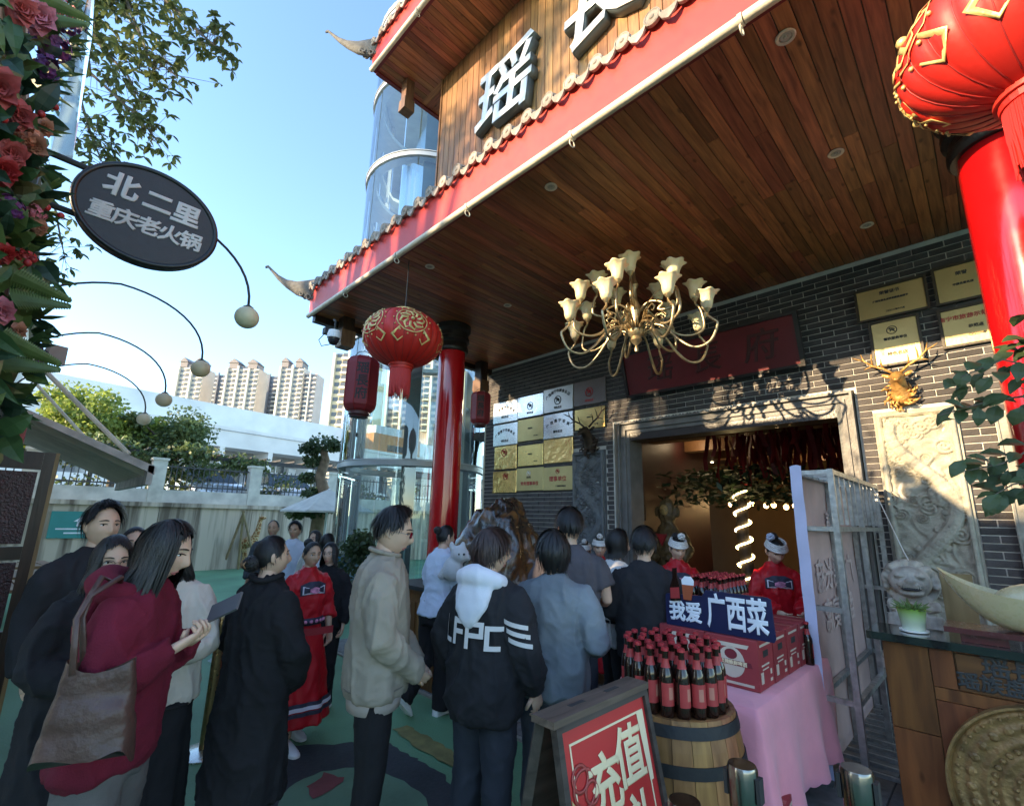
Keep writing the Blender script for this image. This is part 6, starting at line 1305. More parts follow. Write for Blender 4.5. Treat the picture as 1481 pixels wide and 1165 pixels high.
# grey paved strip by the entrance: real slabs
PV = mat('paving_slab', (0.17, 0.165, 0.155), .75, var=.25, scale=14, bump=.25, rnd=.15)
c = MB(); c.bb((-6.6, 3.02, .0), (1.6, 6.0, .006)); pv = c.build('pavement', mat('paving_joint', (.08, .08, .075), .9), None); tag(pv, kind='structure')
sm_ = {}
for i in range(14):
    for j in range(6):
        w, d = .58, .48
        if 'a' not in sm_: m = MB(); m.rings([[V((sx * (w / 2 - q), sy * (d / 2 - q), z)) for sx, sy in ((-1, -1), (1, -1), (1, 1), (-1, 1))] for z, q in ((0, 0), (.006, 0), (.009, .004))]); sm_['a'] = m.mesh('slab', PV)
        o = link('slab', sm_['a'], pv); o.location = (-6.3 + i * .588, 3.28 + j * .488, .006)
c = MB(); c.bb((-6.6, 2.98, 0), (1.6, 3.018, .02)); kb = c.build('kerb', STONE, None); tag(kb, kind='structure')
# ================================================================== neighbour shop across the lane (its roof line shades the queue)
PLA = mat('shop_plaster', (0.62, 0.57, 0.50), .85, var=.15, scale=2); nb_ = thing('neighbour_shop', 'shop building along the left side of the lane behind the flower wall', 'building', (-6, -3.5, 0))
for x0, x1, h in ((-6.5, -3.552, 4.62), (-16.0, -6.502, 5.3)):     # unseen wings; heights and slant shaped to set the shade line
    k0, k1 = (-2.1 if x0 > -15 else 0), (-2.1 if x1 < 7 else 0); q = [(x0, -.62), (x0 + k0, -6.5), (x1 + k1, -6.5), (x1, -.62)]
    c = MB(); c.prism(q, 0, h, 'xy'); c.build('wall', PLA, nb_, world=True); c = MB(); c.prism([(x, y + (.1 if y > -3 else 0)) for x, y in q], h + .002, h + .10, 'xy'); c.build('roof', TILE, nb_, world=True)
shade_blk = thing('unseen_shade_block', 'unseen building block added behind the flower wall to shade the lane', 'building', (-2, -15, 0))  # unseen block added to keep low sun off the lane and stall
c = MB(); c.bb((-7.55, -19, 0), (6.0, -12, 6.75)); c.build('wall', PLA, shade_blk, world=True); c = MB(); c.bb((-7.6, -19.1, 6.752), (6.1, -11.9, 6.86)); c.build('roof', TILE, shade_blk, world=True)
for k in range(4): c = MB(); c.bb((-6.2 + 3 * k, -12.02, 3.6), (-4.8 + 3 * k, -11.9995, 5.2)); c.build('window', mat('far_glass', (.05, .065, .08), .15), shade_blk, world=True)
# dark timber door leaf standing open
t = thing('open_door_leaf', 'dark panelled wooden door leaf standing open at the edge of the lane', 'door', (-5.45, -.25, 0)); DR = wood('door_dark', (0.055, 0.022, 0.016), (0.02, .009, .008), .35, 2.4, (10, 10, 1), .1, knots=False); EDG = wood('lit_door_edge', (0.40, .26, .13), (.22, .13, .06), .5, 2, (10, 10, 1), .1, knots=False)
dx, dy0, dy1, dh = -5.45, -.62, .10, 2.12
for za, zb in ((0, .14), (.66, .76), (1.28, 1.38), (1.98, dh)): c = MB(); c.bb((dx - .03, dy0 + .08, za), (dx + .03, dy1 - .0805, zb)); c.build('rail', DR, t, world=True)
for ya, yb in ((dy0, dy0 + .08), (dy1 - .08, dy1 - .012), ((dy0 + dy1) / 2 - .03, (dy0 + dy1) / 2 + .03)): c = MB(); c.bb((dx - .0315, ya, 0), (dx + .0315, yb - .0005, dh + .001)); c.build('stile', DR, t, world=True)
c = MB(); c.bb((dx - .033, dy1 - .012, 0), (dx + .033, dy1 + .012, dh + .003)); c.build('edge', EDG, t, world=True)  # light on the door's edge is put into a paler wood
PNM = mat('door_panel', (0.05, .016, .018), .25, var=.4, scale=30, bump=.5, bscale=60)
for za, zb in ((.14, .66), (.76, 1.28), (1.38, 1.98)):
    for ya, yb in ((dy0 + .08, (dy0 + dy1) / 2 - .03), ((dy0 + dy1) / 2 + .03, dy1 - .08)): c = MB(); c.box((dx, (ya + yb) / 2, (za + zb) / 2), (.022, yb - ya - .03, zb - za - .04)); c.build('panel', PNM, t, world=True)
# red box on the wall above the door
c = MB(); c.box((-5.6, -.22, 2.28), (.18, .2, .2)); 
for k in range(6): c.box((-5.505, -.22, 2.20 + .03 * k), (.012, .18, .012))
rb = c.build('red_alarm_box', mat('box_red', (.35, .05, .05), .5), None); tag(rb, 'small ribbed red box fixed above the open door leaf', 'box')
# corrugated awning
t = thing('awning', 'sloping corrugated sheet awning with grey valance over the left shopfront', 'awning', (-7.2, .2, 2.6)); AW = mat('awning_sheet', (0.62, 0.56, 0.48), .6, var=.15, scale=3); AWD = mat('awning_edge', (0.48, 0.45, 0.42), .7, var=.3, scale=8)
A0, A1 = V((-6.0, -.35, 2.56)), V((-8.4, -.35, 2.56)); B0, B1 = V((-6.0, .78, 2.06)), V((-8.4, .78, 2.06))
c = MB()
def aw(u, v): p = (A0 * (1 - u) + A1 * u) * (1 - v) + (B0 * (1 - u) + B1 * u) * v; p.z += .04 * sin(u * 2 * pi * 10); return p
c.grid(aw, 181, 6); c.grid(lambda u, v: aw(u, v) + V((0, 0, .012)), 181, 6); c.build('sheet', AW, t, 'all', True)
c = MB(); c.add([A0 + V((.03, 0, .05)), B0 + V((.03, .06, .05)), B0 + V((.03, .06, -.03)), A0 + V((.03, 0, -.0)), A0 + V((.05, 0, .05)), B0 + V((.05, .06, .05)), B0 + V((.05, .06, -.03)), A0 + V((.05, 0, -.0))], [(0, 1, 2, 3), (7, 6, 5, 4), (0, 4, 5, 1), (1, 5, 6, 2), (2, 6, 7, 3)]); c.build('end_board', AWD, t, world=True)
c = MB(); c.bb((B1.x, .78, 1.93), (B0.x + .05, .83, 2.12)); c.build('valance', AWD, t, world=True)
c = MB(); c.tube([(-6.6, -.4, 3.3), (-6.05, .62, 2.22)], .022, 8); c.build('stay_rod', GUT, t, True, True); c = MB(); c.tube([(-8.2, -.4, 3.4), (-8.1, .70, 2.2)], .018, 8); c.build('stay_rod', GUT, t, True, True)
# vertical clutter on the shop wall: pipe bundle, lamp box, cables
t = thing('wall_pipes', 'bundle of pale pipes and cables running up the shop wall below the flowers', 'pipes', (-3.4, -.35, 0))
for k in range(6):
    c = MB(); x = -3.3 - .22 * k; c.tube([(x, -.27 - .02 * (k % 3), 0), (x + .03, -.25, 1.4), (x - .02, -.27 - .02 * (k % 2), 3.4)], .018 + .006 * (k % 3), 7); c.build('pipe', (DARKWOOD, GUT, INK, WHITE)[k % 4], t, True, True)
lp_ = dep(80, 512, 4.2); t = thing('wall_lamp_box', 'weathered grey floodlight box on a bracket under the flower wall', 'lamp', tuple(lp_)); c = MB(); c.box(tuple(lp_), (.13, .13, .16), (0, .2, .3), .85); c.build('housing', mat('lampbox', (.38, .33, .31), .6, var=.2), t, world=True); c = MB(); c.tube([lp_ + V((0, -.05, -.08)), lp_ + V((0, -.2, -.12)), lp_ + V((0, -.4, -.12))], .015, 6); c.build('bracket', INK, t, True, True)
# ================================================================== flower wall
fw_ = thing('flower_wall', 'wall of artificial flowers and ferns at the edge of the lane overhead', 'flower wall', (-2.0, -.35, 1.8))
rn = random.Random(17)
LM = [mat('leaf_a', (0.045, 0.10, 0.030), .5, var=.4, scale=6), mat('leaf_b', (0.10, 0.14, 0.035), .5, var=.4, scale=6), mat('leaf_c', (0.020, 0.05, 0.025), .5, var=.4, scale=6), mat('leaf_straw', (0.28, 0.20, 0.08), .6, var=.3, scale=6)]
FM = [mat('petal_coral', (0.50, 0.075, 0.070), .6, var=.25, scale=12), mat('petal_pink', (0.55, 0.14, 0.18), .6, var=.25, scale=12), mat('petal_purple', (0.13, 0.025, 0.14), .6, var=.3, scale=12), mat('petal_peach', (0.52, 0.20, 0.12), .6, var=.25, scale=12), mat('petal_scarlet', (0.42, .02, .02), .5, var=.2)]
edge = [(0, 108), (60, 108), (110, 88), (140, 72), (180, 62), (220, 80), (300, 70), (360, 62), (400, 78), (450, 66), (520, 50), (570, 30), (640, 8), (720, -40)]
def ex(y):
    for (y0, x0), (y1, x1) in zip(edge, edge[1:]):
        if y0 <= y <= y1: return x0 + (x1 - x0) * (y - y0) / (y1 - y0)
    return edge[0][1] if y < 0 else -60
def fpos(px, py, o=0.0):   # on the wall face, which leans a little into the lane
    d = max(1.25, 2.15 + (px - 40) * .005) + o; return dep(px, py, d)
nrm = (-ray(60, 300)).normalized()
c = MB(); c.add([fpos(-160, -60, .3), fpos(-40, -60, .3), fpos(0, 120, .3), fpos(5, 300, .3), fpos(-10, 600, .3), fpos(-160, 640, .3)], [(0, 1, 2, 3, 4, 5)])
b = c.v; n_ = V((0, -1, 0)); c.add([V(p) + n_ * .12 for p in b], [(5, 4, 3, 2, 1, 0)]); c.build('backing_board', LM[2], fw_, world=True)
def leaf(c, p, d, w, L, up=V((0, 0, 1)), fold=.25):
    d = d.normalized(); s = d.cross(up); s = s.normalized() if s.length > 1e-4 else d.orthogonal().normalized(); n = s.cross(d); q = []
    for f, ww, dz in ((0, .08, 0), (.3, .85, .06), (.6, 1, .05), (.85, .5, -.02), (1, .0, -.12)):
        m = p + d * L * f + n * L * dz; q.append((m - s * w * ww + n * w * fold * ww, m, m + s * w * ww + n * w * fold * ww))
    vs = [x for r in q for x in r]; c.add(vs, [(3 * i + a, 3 * i + a + 1, 3 * i + a + 4, 3 * i + a + 3) for i in range(4) for a in (0, 1)])
lc = [MB() for _ in LM]
for i in range(620):
    py = rn.uniform(-45, 640); px = rn.uniform(-160, ex(py) - 8); p = fpos(px, py, rn.uniform(-.10, .30)); d = nrm * rn.uniform(-.1, .5) + RT * rn.uniform(-.8, .8) + UP * rn.uniform(-1.1, .4); k = rn.choice((0, 0, 1, 1, 2, 2, 3)); leaf(lc[k], p, d, rn.uniform(.018, .045), rn.uniform(.08, .20), nrm)
for i in range(46):  # ferns and grass blades that break the outline
    py = rn.uniform(-40, 600); px = ex(py) - rn.uniform(5, 26); p = fpos(px, py, rn.uniform(-.08, .2)); d = RT * rn.uniform(.3, .9) + UP * rn.uniform(-.6, .35)
    for j in range(rn.choice((2, 3, 4))): leaf(lc[rn.choice((0, 1, 2))], p, d + UP * rn.uniform(-.5, .4), rn.uniform(.006, .014), rn.uniform(.09, .16), nrm)
for py, n in ((505, 26), (415, 20), (10, 22)):  # broad fern fronds
    p0 = fpos(ex(py) - 60, py, -.05); d0 = RT * .9 + UP * -.25; 
    for j in range(n):
        f = j / n; p = p0 + d0.normalized() * .26 * f
        for sg in (-1, 1): leaf(lc[1], p, d0 * .5 + UP * sg * .9, .010, .10 * (1 - f * .75), nrm)
for m_, k in zip(lc, LM): tag(m_.build('leaves', k, fw_, world=True), kind='stuff')
def bloom(p, r, m, kind):
    c = MB(); n = nrm.copy()
    if kind == 0:      # ruffled rose / hydrangea: layered petals
        for L_, (rr, cnt, tilt) in enumerate(((1, 9, .25), (.8, 8, .55), (.6, 7, .9), (.38, 5, 1.3))):
            for q in range(cnt):
                a = 2 * pi * (q + .5 * L_) / cnt + rn.uniform(-.2, .2); d = (RT * cos(a) + UP * sin(a)) * cos(tilt) + n * sin(tilt); leaf(c, p + n * .01 * L_, d, r * .38, r * rr * rn.uniform(.85, 1.1), n, .35)
    else:              # cluster of small florets
        for q in range(30):
            v = V((rn.gauss(0, 1), rn.gauss(0, 1), rn.gauss(0, 1))).normalized() * r * rn.uniform(.6, 1); v2 = v.normalized()
            o1 = v2.orthogonal().normalized(); o2 = v2.cross(o1); pc = p + v
            for k in range(4): a = pi / 2 * k + q; dd = o1 * cos(a) + o2 * sin(a); leaf(c, pc, dd + v2 * .3, r * .13, r * .30, v2, .2)
    c.build('blossom', m, fw_, 'all', True)
for px, py, r, k, kd in ((60, 28, .085, 1, 0), (85, 12, .06, 1, 1), (95, 30, .07, 2, 1), (75, 65, .075, 2, 1), (68, 98, .06, 2, 1), (35, 18, .07, 0, 0), (30, 170, .07, 0, 0), (66, 186, .05, 3, 0), (50, 212, .075, 3, 0), (20, 225, .08, 0, 0), (8, 248, .07, 4, 0), (36, 195, .05, 3, 1), (15, 300, .05, 2, 1), (52, 305, .04, 1, 1), (58, 330, .045, 3, 0), (8, 366, .05, 4, 0), (38, 372, .035, 4, 1), (5, 450, .06, 1, 0), (28, 478, .04, 3, 0), (50, 515, .05, 2, 1), (2, 130, .09, 0, 0), (-40, 60, .09, 1, 0), (-60, 220, .09, 0, 0), (-50, 380, .08, 3, 0), (-80, 140, .08, 2, 1)):
    bloom(fpos(px, py, -.12), r, FM[k], kd)
for px, py in ((60, 165), (80, 155), (22, 150), (68, 300), (88, 312), (40, 380), (5, 172), (48, 375)):
    c = MB(); p = fpos(px, py, -.16); c.ell(tuple(p), (.014, .014, .016)); c.tube([p, p + V((0, -.02, -.04))], .002, 4); c.build('berry', FM[4], fw_, 'all', True)
# clear acrylic weather panel sticking out of the flowers
t = thing('acrylic_panel', 'clear acrylic weather panel standing out from the flower wall', 'panel', tuple(fpos(110, 120, .1))); P4 = [fpos(95, -60, .25), dep(140, -60, 2.75), dep(133, 55, 2.75), dep(104, 238, 2.75), fpos(72, 225, .25)]
c = MB(); c.add(P4, [(0, 1, 2, 3, 4)]); c.add([p + V((-.006, 0, 0)) for p in P4], [(4, 3, 2, 1, 0)]); c.build('sheet', glass('acrylic', (0.90, 0.95, 0.95), .09, .05), t, world=True)
# ================================================================== oval shop sign
sc_ = dep(216, 316, 2.85); t = thing('oval_sign', 'black oval hanging sign with pale brush lettering above the lane', 'sign', tuple(sc_)); SB = mat('sign_black', (0.030, 0.024, 0.024), .5, var=.15, scale=3)
RY, RZ = .345, .30
c = MB(); c.rings([[sc_ + V((x, RY * k * cos(2 * pi * q / 64), RZ * k * sin(2 * pi * q / 64))) for q in range(64)] for x, k in ((-.06, .97), (-.05, 1), (.02, 1), (.03, .985))]); c.build('disc', SB, t, True, True)
c = MB(); c.tube([sc_ + V((.025, RY * .985 * cos(2 * pi * q / 64), RZ * .985 * sin(2 * pi * q / 64))) for q in range(65)], .016, 7, cap=False); c.build('rim', mat('sign_rim', (.012, .011, .012), .35), t, 'all', True)
LTR = mat('sign_letter', (0.55, 0.52, 0.50), .7, bump=0)
for ch, y, z, s_ in (('北', -.155, .11, .16), ('二', .02, .095, .145), ('里', .165, .085, .15)): put_text(ch, s_, LTR, t, sc_ + V((.033, y, z)), (0, 1, 0), (0, 0, 1), depth=.004, bold=.006, shear=.1)
for i, ch in enumerate('重庆老火锅'): put_text(ch, .118, LTR, t, sc_ + V((.033, -.22 + .108 * i, -.075)), (0, 1, 0), (0, 0, 1), depth=.004, bold=.004, shear=.1)
for z, yb in ((.17, -.26), (-.12, -.30)): c = MB(); c.tube([sc_ + V((-.02, yb, z)), sc_ + V((-.02, -1.05, z + .03))], .018, 8); c.build('arm', INK, t, True, True)
# ================================================================== arc lamps along the lane
BALL = mat('lamp_globe', (0.62, 0.54, 0.36), .5, var=.12, scale=8, sss=.2)
for i, ((px, py), d) in enumerate(zip(((357, 459), (290, 533), (237, 578), (208, 606)), (3.25, 4.25, 5.1, 6.0))):
    p = dep(px, py, d); lab = ('nearest arc lamp with pale globe, its rod passing behind the oval sign', 'second arc lamp with a striped amber globe', 'third arc lamp along the lane', 'farthest and smallest of the arc lamps')[i]
    t = thing('arc_lamp', lab, 'lamp', (p.x, -.45, 2.6), 0, 'arc lamps along the shop wall'); y0 = -.42; yc = (y0 + p.y) / 2; ry = (p.y - y0) / 2; ap = .50; zb = p.z + .075
    c = MB(); c.tube([(p.x, yc - ry * cos(pi * q / 24), zb + ap * sin(pi * q / 24) ** .9 - (.22 * (1 - q / 12) if q < 12 else 0)) for q in range(25)], .0085, 7); c.build('rod', INK, t, 'all', True)
    c = MB(); c.ell(tuple(p), (.076, .076, .076), None, 24, 16); gl_ = c.build('globe', BALL, t, 'all', True); c = MB(); c.lathe([(.03, .066), (.034, .074), (.012, .09)], 12, p); c.build('collar', INK, t, True, True)
# ================================================================== back of the lane: retaining wall, road level, fence
def conc():
    m, t, p = nt('stained_concrete'); L = t.links.new; tc = N(t, 'ShaderNodeTexCoord'); mp = N(t, 'ShaderNodeMapping'); mp.inputs['Scale'].default_value = (1, 2.2, .16); L(tc.outputs['Object'], mp.inputs[0]); n = N(t, 'ShaderNodeTexNoise'); n.inputs['Scale'].default_value = 2.2; n.inputs['Detail'].default_value = 8; L(mp.outputs[0], n.inputs[0])
    r = N(t, 'ShaderNodeValToRGB'); r.color_ramp.elements[0].position = .36; r.color_ramp.elements[1].position = .58; r.color_ramp.elements[0].color = (.15, .115, .085, 1); r.color_ramp.elements[1].color = (.58, .48, .37, 1); L(n.outputs[0], r.inputs[0]); L(r.outputs[0], p.inputs[0]); p.inputs['Roughness'].default_value = .9; return m
CONC = conc(); RX = -16.6
rw = thing('retaining_wall', 'stained concrete retaining wall across the end of the lane', 'wall', (RX, 3, 0))
for k in range(10): y0 = -7 + 2.4 * k; c = MB(); c.bb((RX - .4, y0 + .006, 0), (RX + .004 * (k % 3), y0 + 2.394, 1.78)); c.build('panel', CONC, rw, world=True)
c = MB(); c.bb((RX - .42, -7, 1.782), (RX + .10, 17, 1.90)); c.build('ledge', CONC, rw, world=True); c = MB(); c.bb((RX - .40, -7, 1.902), (RX - .08, 17, 2.26)); c.build('parapet', mat('parapet_white', (.60, .55, .48), .8, var=.25, scale=2.5), rw, world=True)
ub = MB(); ub.bb((-120, -60, 1.6), (RX - .45, 80, 1.65)); o = ub.build('road', mat('upper_asphalt', (.07, .07, .068), .9), None); tag(o, kind='structure')
fn = thing('railing_fence', 'dark steel railing with pale posts on top of the retaining wall', 'fence', (RX - .25, 3, 2.62)); FP = mat('fence_post', (.58, .54, .46), .8, var=.2); FB = mat('fence_bar', (.06, .06, .06), .6)
for k in range(9):
    y = -5.2 + 2.55 * k; c = MB(); c.bb((RX - .42, y - .17, 1.904), (RX - .06, y + .17, 3.08)); c.bb((RX - .45, y - .20, 3.082), (RX - .03, y + .20, 3.15)); c.build('post', FP, fn, world=True)
    for z in (2.36, 2.92): c = MB(); c.bb((RX - .26, y + .172, z), (RX - .23, y + 2.55 - .172, z + .04)); c.build('rail', FB, fn, world=True)
    for j in range(1, 16): yy = y + .17 + (2.21) * j / 16; c = MB() if j == 1 else c; c.bb((RX - .255, yy - .012, 2.262), (RX - .235, yy + .012, 3.02))
    tag(c.build('bars', FB, fn, world=True), kind='stuff')
# pergola beam with creeper above the fence
c = MB(); c.bb((RX - 1.2, -4, 3.30), (RX - 1.05, 15, 3.42)); 
pg = thing('pergola', 'long dark pergola rail overgrown with creeper behind the fence', 'pergola', (RX - 1.1, 5, 2.35)); c.build('beam', FB, pg, world=True)
for y in (-3, 1, 5, 9, 13): c = MB(); c.bb((RX - 1.19, y, 1.65), (RX - 1.07, y + .1, 3.30)); c.build('post', FB, pg, world=True)
for k in range(40): y = -3.8 + .46 * k; c = MB(); c.bb((RX - 1.6, y, 3.425), (RX - .6, y + .05, 3.48)); c.build('slat', FB, pg, world=True)
def foliage(mb, pts, n, L, w, rn, spread=1.0, droop=-.2):
    for _ in range(n):
        ctr, r = rn.choice(pts); v = V((rn.gauss(0, 1), rn.gauss(0, 1), rn.gauss(0, 1))).normalized(); k = rn.random() ** .45; p = V(ctr) + V((v.x * r[0], v.y * r[1], v.z * r[2])) * k
        d = V((rn.uniform(-1, 1), rn.uniform(-1, 1), rn.uniform(-1, .6) + droop)).normalized(); s = d.cross(V((rn.uniform(-1, 1), rn.uniform(-1, 1), rn.uniform(-1, 1)))).normalized(); l = L * rn.uniform(.6, 1.3); ww = w * rn.uniform(.7, 1.3)
        mb.add([p, p + d * l * .5 + s * ww, p + d * l, p + d * l * .5 - s * ww], [(0, 1, 2, 3)])
def leafmat(name, col, col2, tr=.35):
    if name in _M: return _M[name]
    m, t, p = nt(name); L = t.links.new; tc = N(t, 'ShaderNodeTexCoord'); n = N(t, 'ShaderNodeTexNoise'); n.inputs['Scale'].default_value = 1.4; n.inputs['Detail'].default_value = 6; L(tc.outputs['Object'], n.inputs[0]); r = N(t, 'ShaderNodeValToRGB'); r.color_ramp.elements[0].position = .35; r.color_ramp.elements[1].position = .65; r.color_ramp.elements[0].color = (*col2, 1); r.color_ramp.elements[1].color = (*col, 1); L(n.outputs[0], r.inputs[0]); L(r.outputs[0], p.inputs[0]); p.inputs['Roughness'].default_value = .5
    tl = N(t, 'ShaderNodeBsdfTranslucent'); L(r.outputs[0], tl.inputs[0]); mx = N(t, 'ShaderNodeMixShader'); mx.inputs[0].default_value = tr; L(p.outputs[0], mx.inputs[1]); L(tl.outputs[0], mx.inputs[2]); L(mx.outputs[0], t.nodes['Material Output'].inputs[0]); _M[name] = m; return m
BARK = mat('bark', (.11, .085, .06), .9, var=.3, scale=10, bump=.5)
def tree(label, base, h, crowns, n, L, w, m, seed, tr_=.14, name='tree'):
    rn = random.Random(seed); t = thing(name, label, 'tree', base); b = V(base); c = MB(); c.tube([b, b + V((.08, .05, h * .35)), b + V((-.04, .1, h * .6))], [tr_, tr_ * .8, tr_ * .6], 10)
    for ctr, r in crowns: c.tube([b + V((-.02, .06, h * .45)), (b + V((0, 0, h * .55)) + V(ctr)) / 2 + V((0, 0, .1)), V(ctr)], [tr_ * .5, tr_ * .35, tr_ * .1], 6)
    c.build('trunk', BARK, t, True, True); c = MB(); foliage(c, crowns, n, L, w, rn); c.build('crown', m, t, world=True); return t
def blobs(ctr, R_, n, r0, r1, seed):
    rn = random.Random(seed); out = []
    for i in range(n):
        v = V((rn.gauss(0, 1), rn.gauss(0, 1), rn.gauss(0, 1))).normalized() * rn.random() ** .5; r = rn.uniform(r0, r1); out.append(((ctr[0] + v.x * R_[0], ctr[1] + v.y * R_[1], ctr[2] + v.z * R_[2]), (r, r, r * .75)))
    return out
LG1 = leafmat('leaf_light_green', (.32, .38, .07), (.13, .20, .05), .5); LG2 = leafmat('leaf_olive', (.16, .21, .07), (.06, .10, .035)); LG3 = leafmat('leaf_bonsai', (.10, .14, .05), (.04, .07, .03))  # leaf colours: light green, olive, bonsai green
def T3(px, py, d): return tuple(dep(px, py, d))
tb = dep(160, 690, 17.5); tree('light green leafy tree behind the retaining wall at the left', (tb.x, tb.y, 1.65), 4.4, blobs(T3(145, 610, 17.5), (1.8, 2.3, 1.45), 34, .5, .95, 3), 11500, .17, .055, LG1, 5)
tb = dep(245, 690, 18.5); tree('darker spreading tree beside the light green one', (tb.x, tb.y, 1.65), 3.8, blobs(T3(248, 630, 18.5), (1.3, 2.1, 1.05), 26, .4, .8, 9), 8500, .15, .045, LG2, 6)
t = thing('creeper', 'creeper and shrubs spilling over the fence and pergola', 'creeper', (RX - 1.1, 4, 3)); c = MB(); rn2 = random.Random(31); pts = [((RX - .8 + rn2.uniform(-.4, .2), -4 + 9.2 * f / 40 + rn2.uniform(-.2, .2), 3.3 + rn2.uniform(-.35, .25)), (.40, .5, .28)) for f in range(41)] + [((RX - .9, rn2.uniform(-3, 12), rn2.uniform(2.1, 2.8)), (.4, .6, .4)) for _ in range(16)]; foliage(c, pts, 7500, .15, .05, rn2); c.build('leaves', LG2, t, world=True)
# bonsai-like pine in front of the wall
tb = dep(458, 745, 12.2); t = thing('pine_tree', 'twisted ornamental tree beside the glass tower', 'tree', (tb.x, tb.y, 0)); c = MB(); q = [(tb.x, tb.y, 0), T3(462, 745, 12.2), T3(470, 715, 12.2), T3(463, 690, 12.2), T3(470, 665, 12.2), T3(468, 645, 12.2)]; c.tube(q, [.20, .17, .16, .13, .12, .06], 10); c.build('trunk', mat('pine_bark', (.24, .16, .10), .9, var=.35, scale=8, bump=.5), t, True, True)
c = MB(); pts = [(T3(x, y, 12.2), (r, r, r * .55)) for x, y, r in ((468, 640, .42), (450, 648, .30), (488, 645, .30), (455, 665, .30), (445, 690, .22), (452, 712, .25), (440, 735, .32), (460, 740, .30), (478, 732, .22), (428, 742, .25))]; foliage(c, pts, 3600, .10, .035, random.Random(4)); c.build('crown', LG3, t, world=True)
# small potted things, giraffe, poles, parasol at the far end
p = dep(305, 812, 15.5); p.z = 0; t = thing('terracotta_pot', 'round terracotta pot with spiky grass by the retaining wall', 'plant pot', tuple(p)); c = MB(); c.lathe([(.22, 0), (.34, .30), (.38, .52), (.40, .54), (.40, .62), (.34, .62)], 24, p); c.build('pot', mat('terracotta', (.40, .14, .06), .8, var=.2), t, True, True); c = MB(); rn2 = random.Random(2)
for i in range(90): a = rn2.uniform(0, 2 * pi); d = V((cos(a) * .5, sin(a) * .5, 1)); leaf(c, p + V((.15 * cos(a), .15 * sin(a), .6)), d, .02, rn2.uniform(.3, .55))
c.build('grass', LG1, t, world=True)
p = dep(357, 815, 14.5); p.z = 0; t = thing('giraffe_figure', 'small spotted giraffe figure standing by the retaining wall', 'statue', tuple(p)); q = V((p.x, p.y, 0)); s_ = RT.copy(); s_.z = 0; s_.normalize()
g = MB(); g.ell(q + V((0, 0, .80)), (.20, .20, .17)); g.ell(q - s_ * .1 + V((0, 0, .76)), (.17, .17, .15))
for a in (-.18, -.12, .10, .16): g.tube([q + s_ * a + V((0, .05 * (1 if a > 0 else -1), .75)), q + s_ * a + V((0, .05, .38)), q + s_ * a * 1.1 + V((0, .05, .02))], [.07, .045, .045], 8)
g.tube([q + s_ * .12 + V((0, 0, .85)), q + s_ * .20 + V((0, 0, 1.15)), q + s_ * .24 + V((0, 0, 1.50))], [.12, .08, .06], 10); g.ell(q + s_ * .30 + V((0, 0, 1.53)), (.11, .11, .06)); 
for k in (-1, 1): g.tube([q + s_ * .22 + V((0, k * .03, 1.55)), q + s_ * .21 + V((0, k * .04, 1.66))], .016, 6)
me = remesh(g, .02, 3)
m_, tt, pb = nt('giraffe_hide'); L = tt.links.new; tc = N(tt, 'ShaderNodeTexCoord'); vo = N(tt, 'ShaderNodeTexVoronoi', feature='DISTANCE_TO_EDGE'); vo.inputs['Scale'].default_value = 9; L(tc.outputs['Object'], vo.inputs[0]); r_ = N(tt, 'ShaderNodeValToRGB'); r_.color_ramp.elements[0].position = .06; r_.color_ramp.elements[1].position = .10; r_.color_ramp.elements[0].color = (.55, .42, .22, 1); r_.color_ramp.elements[1].color = (.28, .11, .03, 1); L(vo.outputs[0], r_.inputs[0]); L(r_.outputs[0], pb.inputs[0])
me.materials.append(m_); me.polygons.foreach_set('use_smooth', [True] * len(me.polygons)); pk('body', me, t)
t = thing('bamboo_tripod', 'leaning bamboo poles over the giraffe figure', 'poles', (p.x, p.y, 0)); top = dep(352, 742, 14.3)
for x in (322, 372, 345): f = dep(x, 818, 14.3); f.z = 0; c = MB(); c.tube([f, top + (top - f) * .05], .035, 7); c.build('pole', wood('bamboo', (.36, .26, .14), (.2, .14, .07), .6, 2, (8, 8, 1), .1), t, True, True)
p = dep(325, 812, 14.8); p.z = 0; t = thing('garden_chair', 'thin white wire garden chair between the pot and the giraffe', 'chair', tuple(p))
for k in (-1, 1):
    for j in (-1, 1): c = MB(); c.tube([p + s_ * .2 * k + V((0, .2 * j, 0)), p + s_ * .2 * k + V((0, .2 * j, .45 if j < 0 else .9))], .014, 6); c.build('leg', WHITE, t, True, True)
c = MB(); c.box(tuple(p + V((0, 0, .45))), (.42, .42, .025)); c.build('seat', WHITE, t, world=True); c = MB(); c.tube([p - s_ * .2 + V((0, .2, .9)), p + V((0, .2, .98)), p + s_ * .2 + V((0, .2, .9))], .014, 6); c.tube([p - s_ * .2 + V((0, .2, .65)), p + s_ * .2 + V((0, .2, .65))], .012, 6); c.build('back', WHITE, t, True, True)
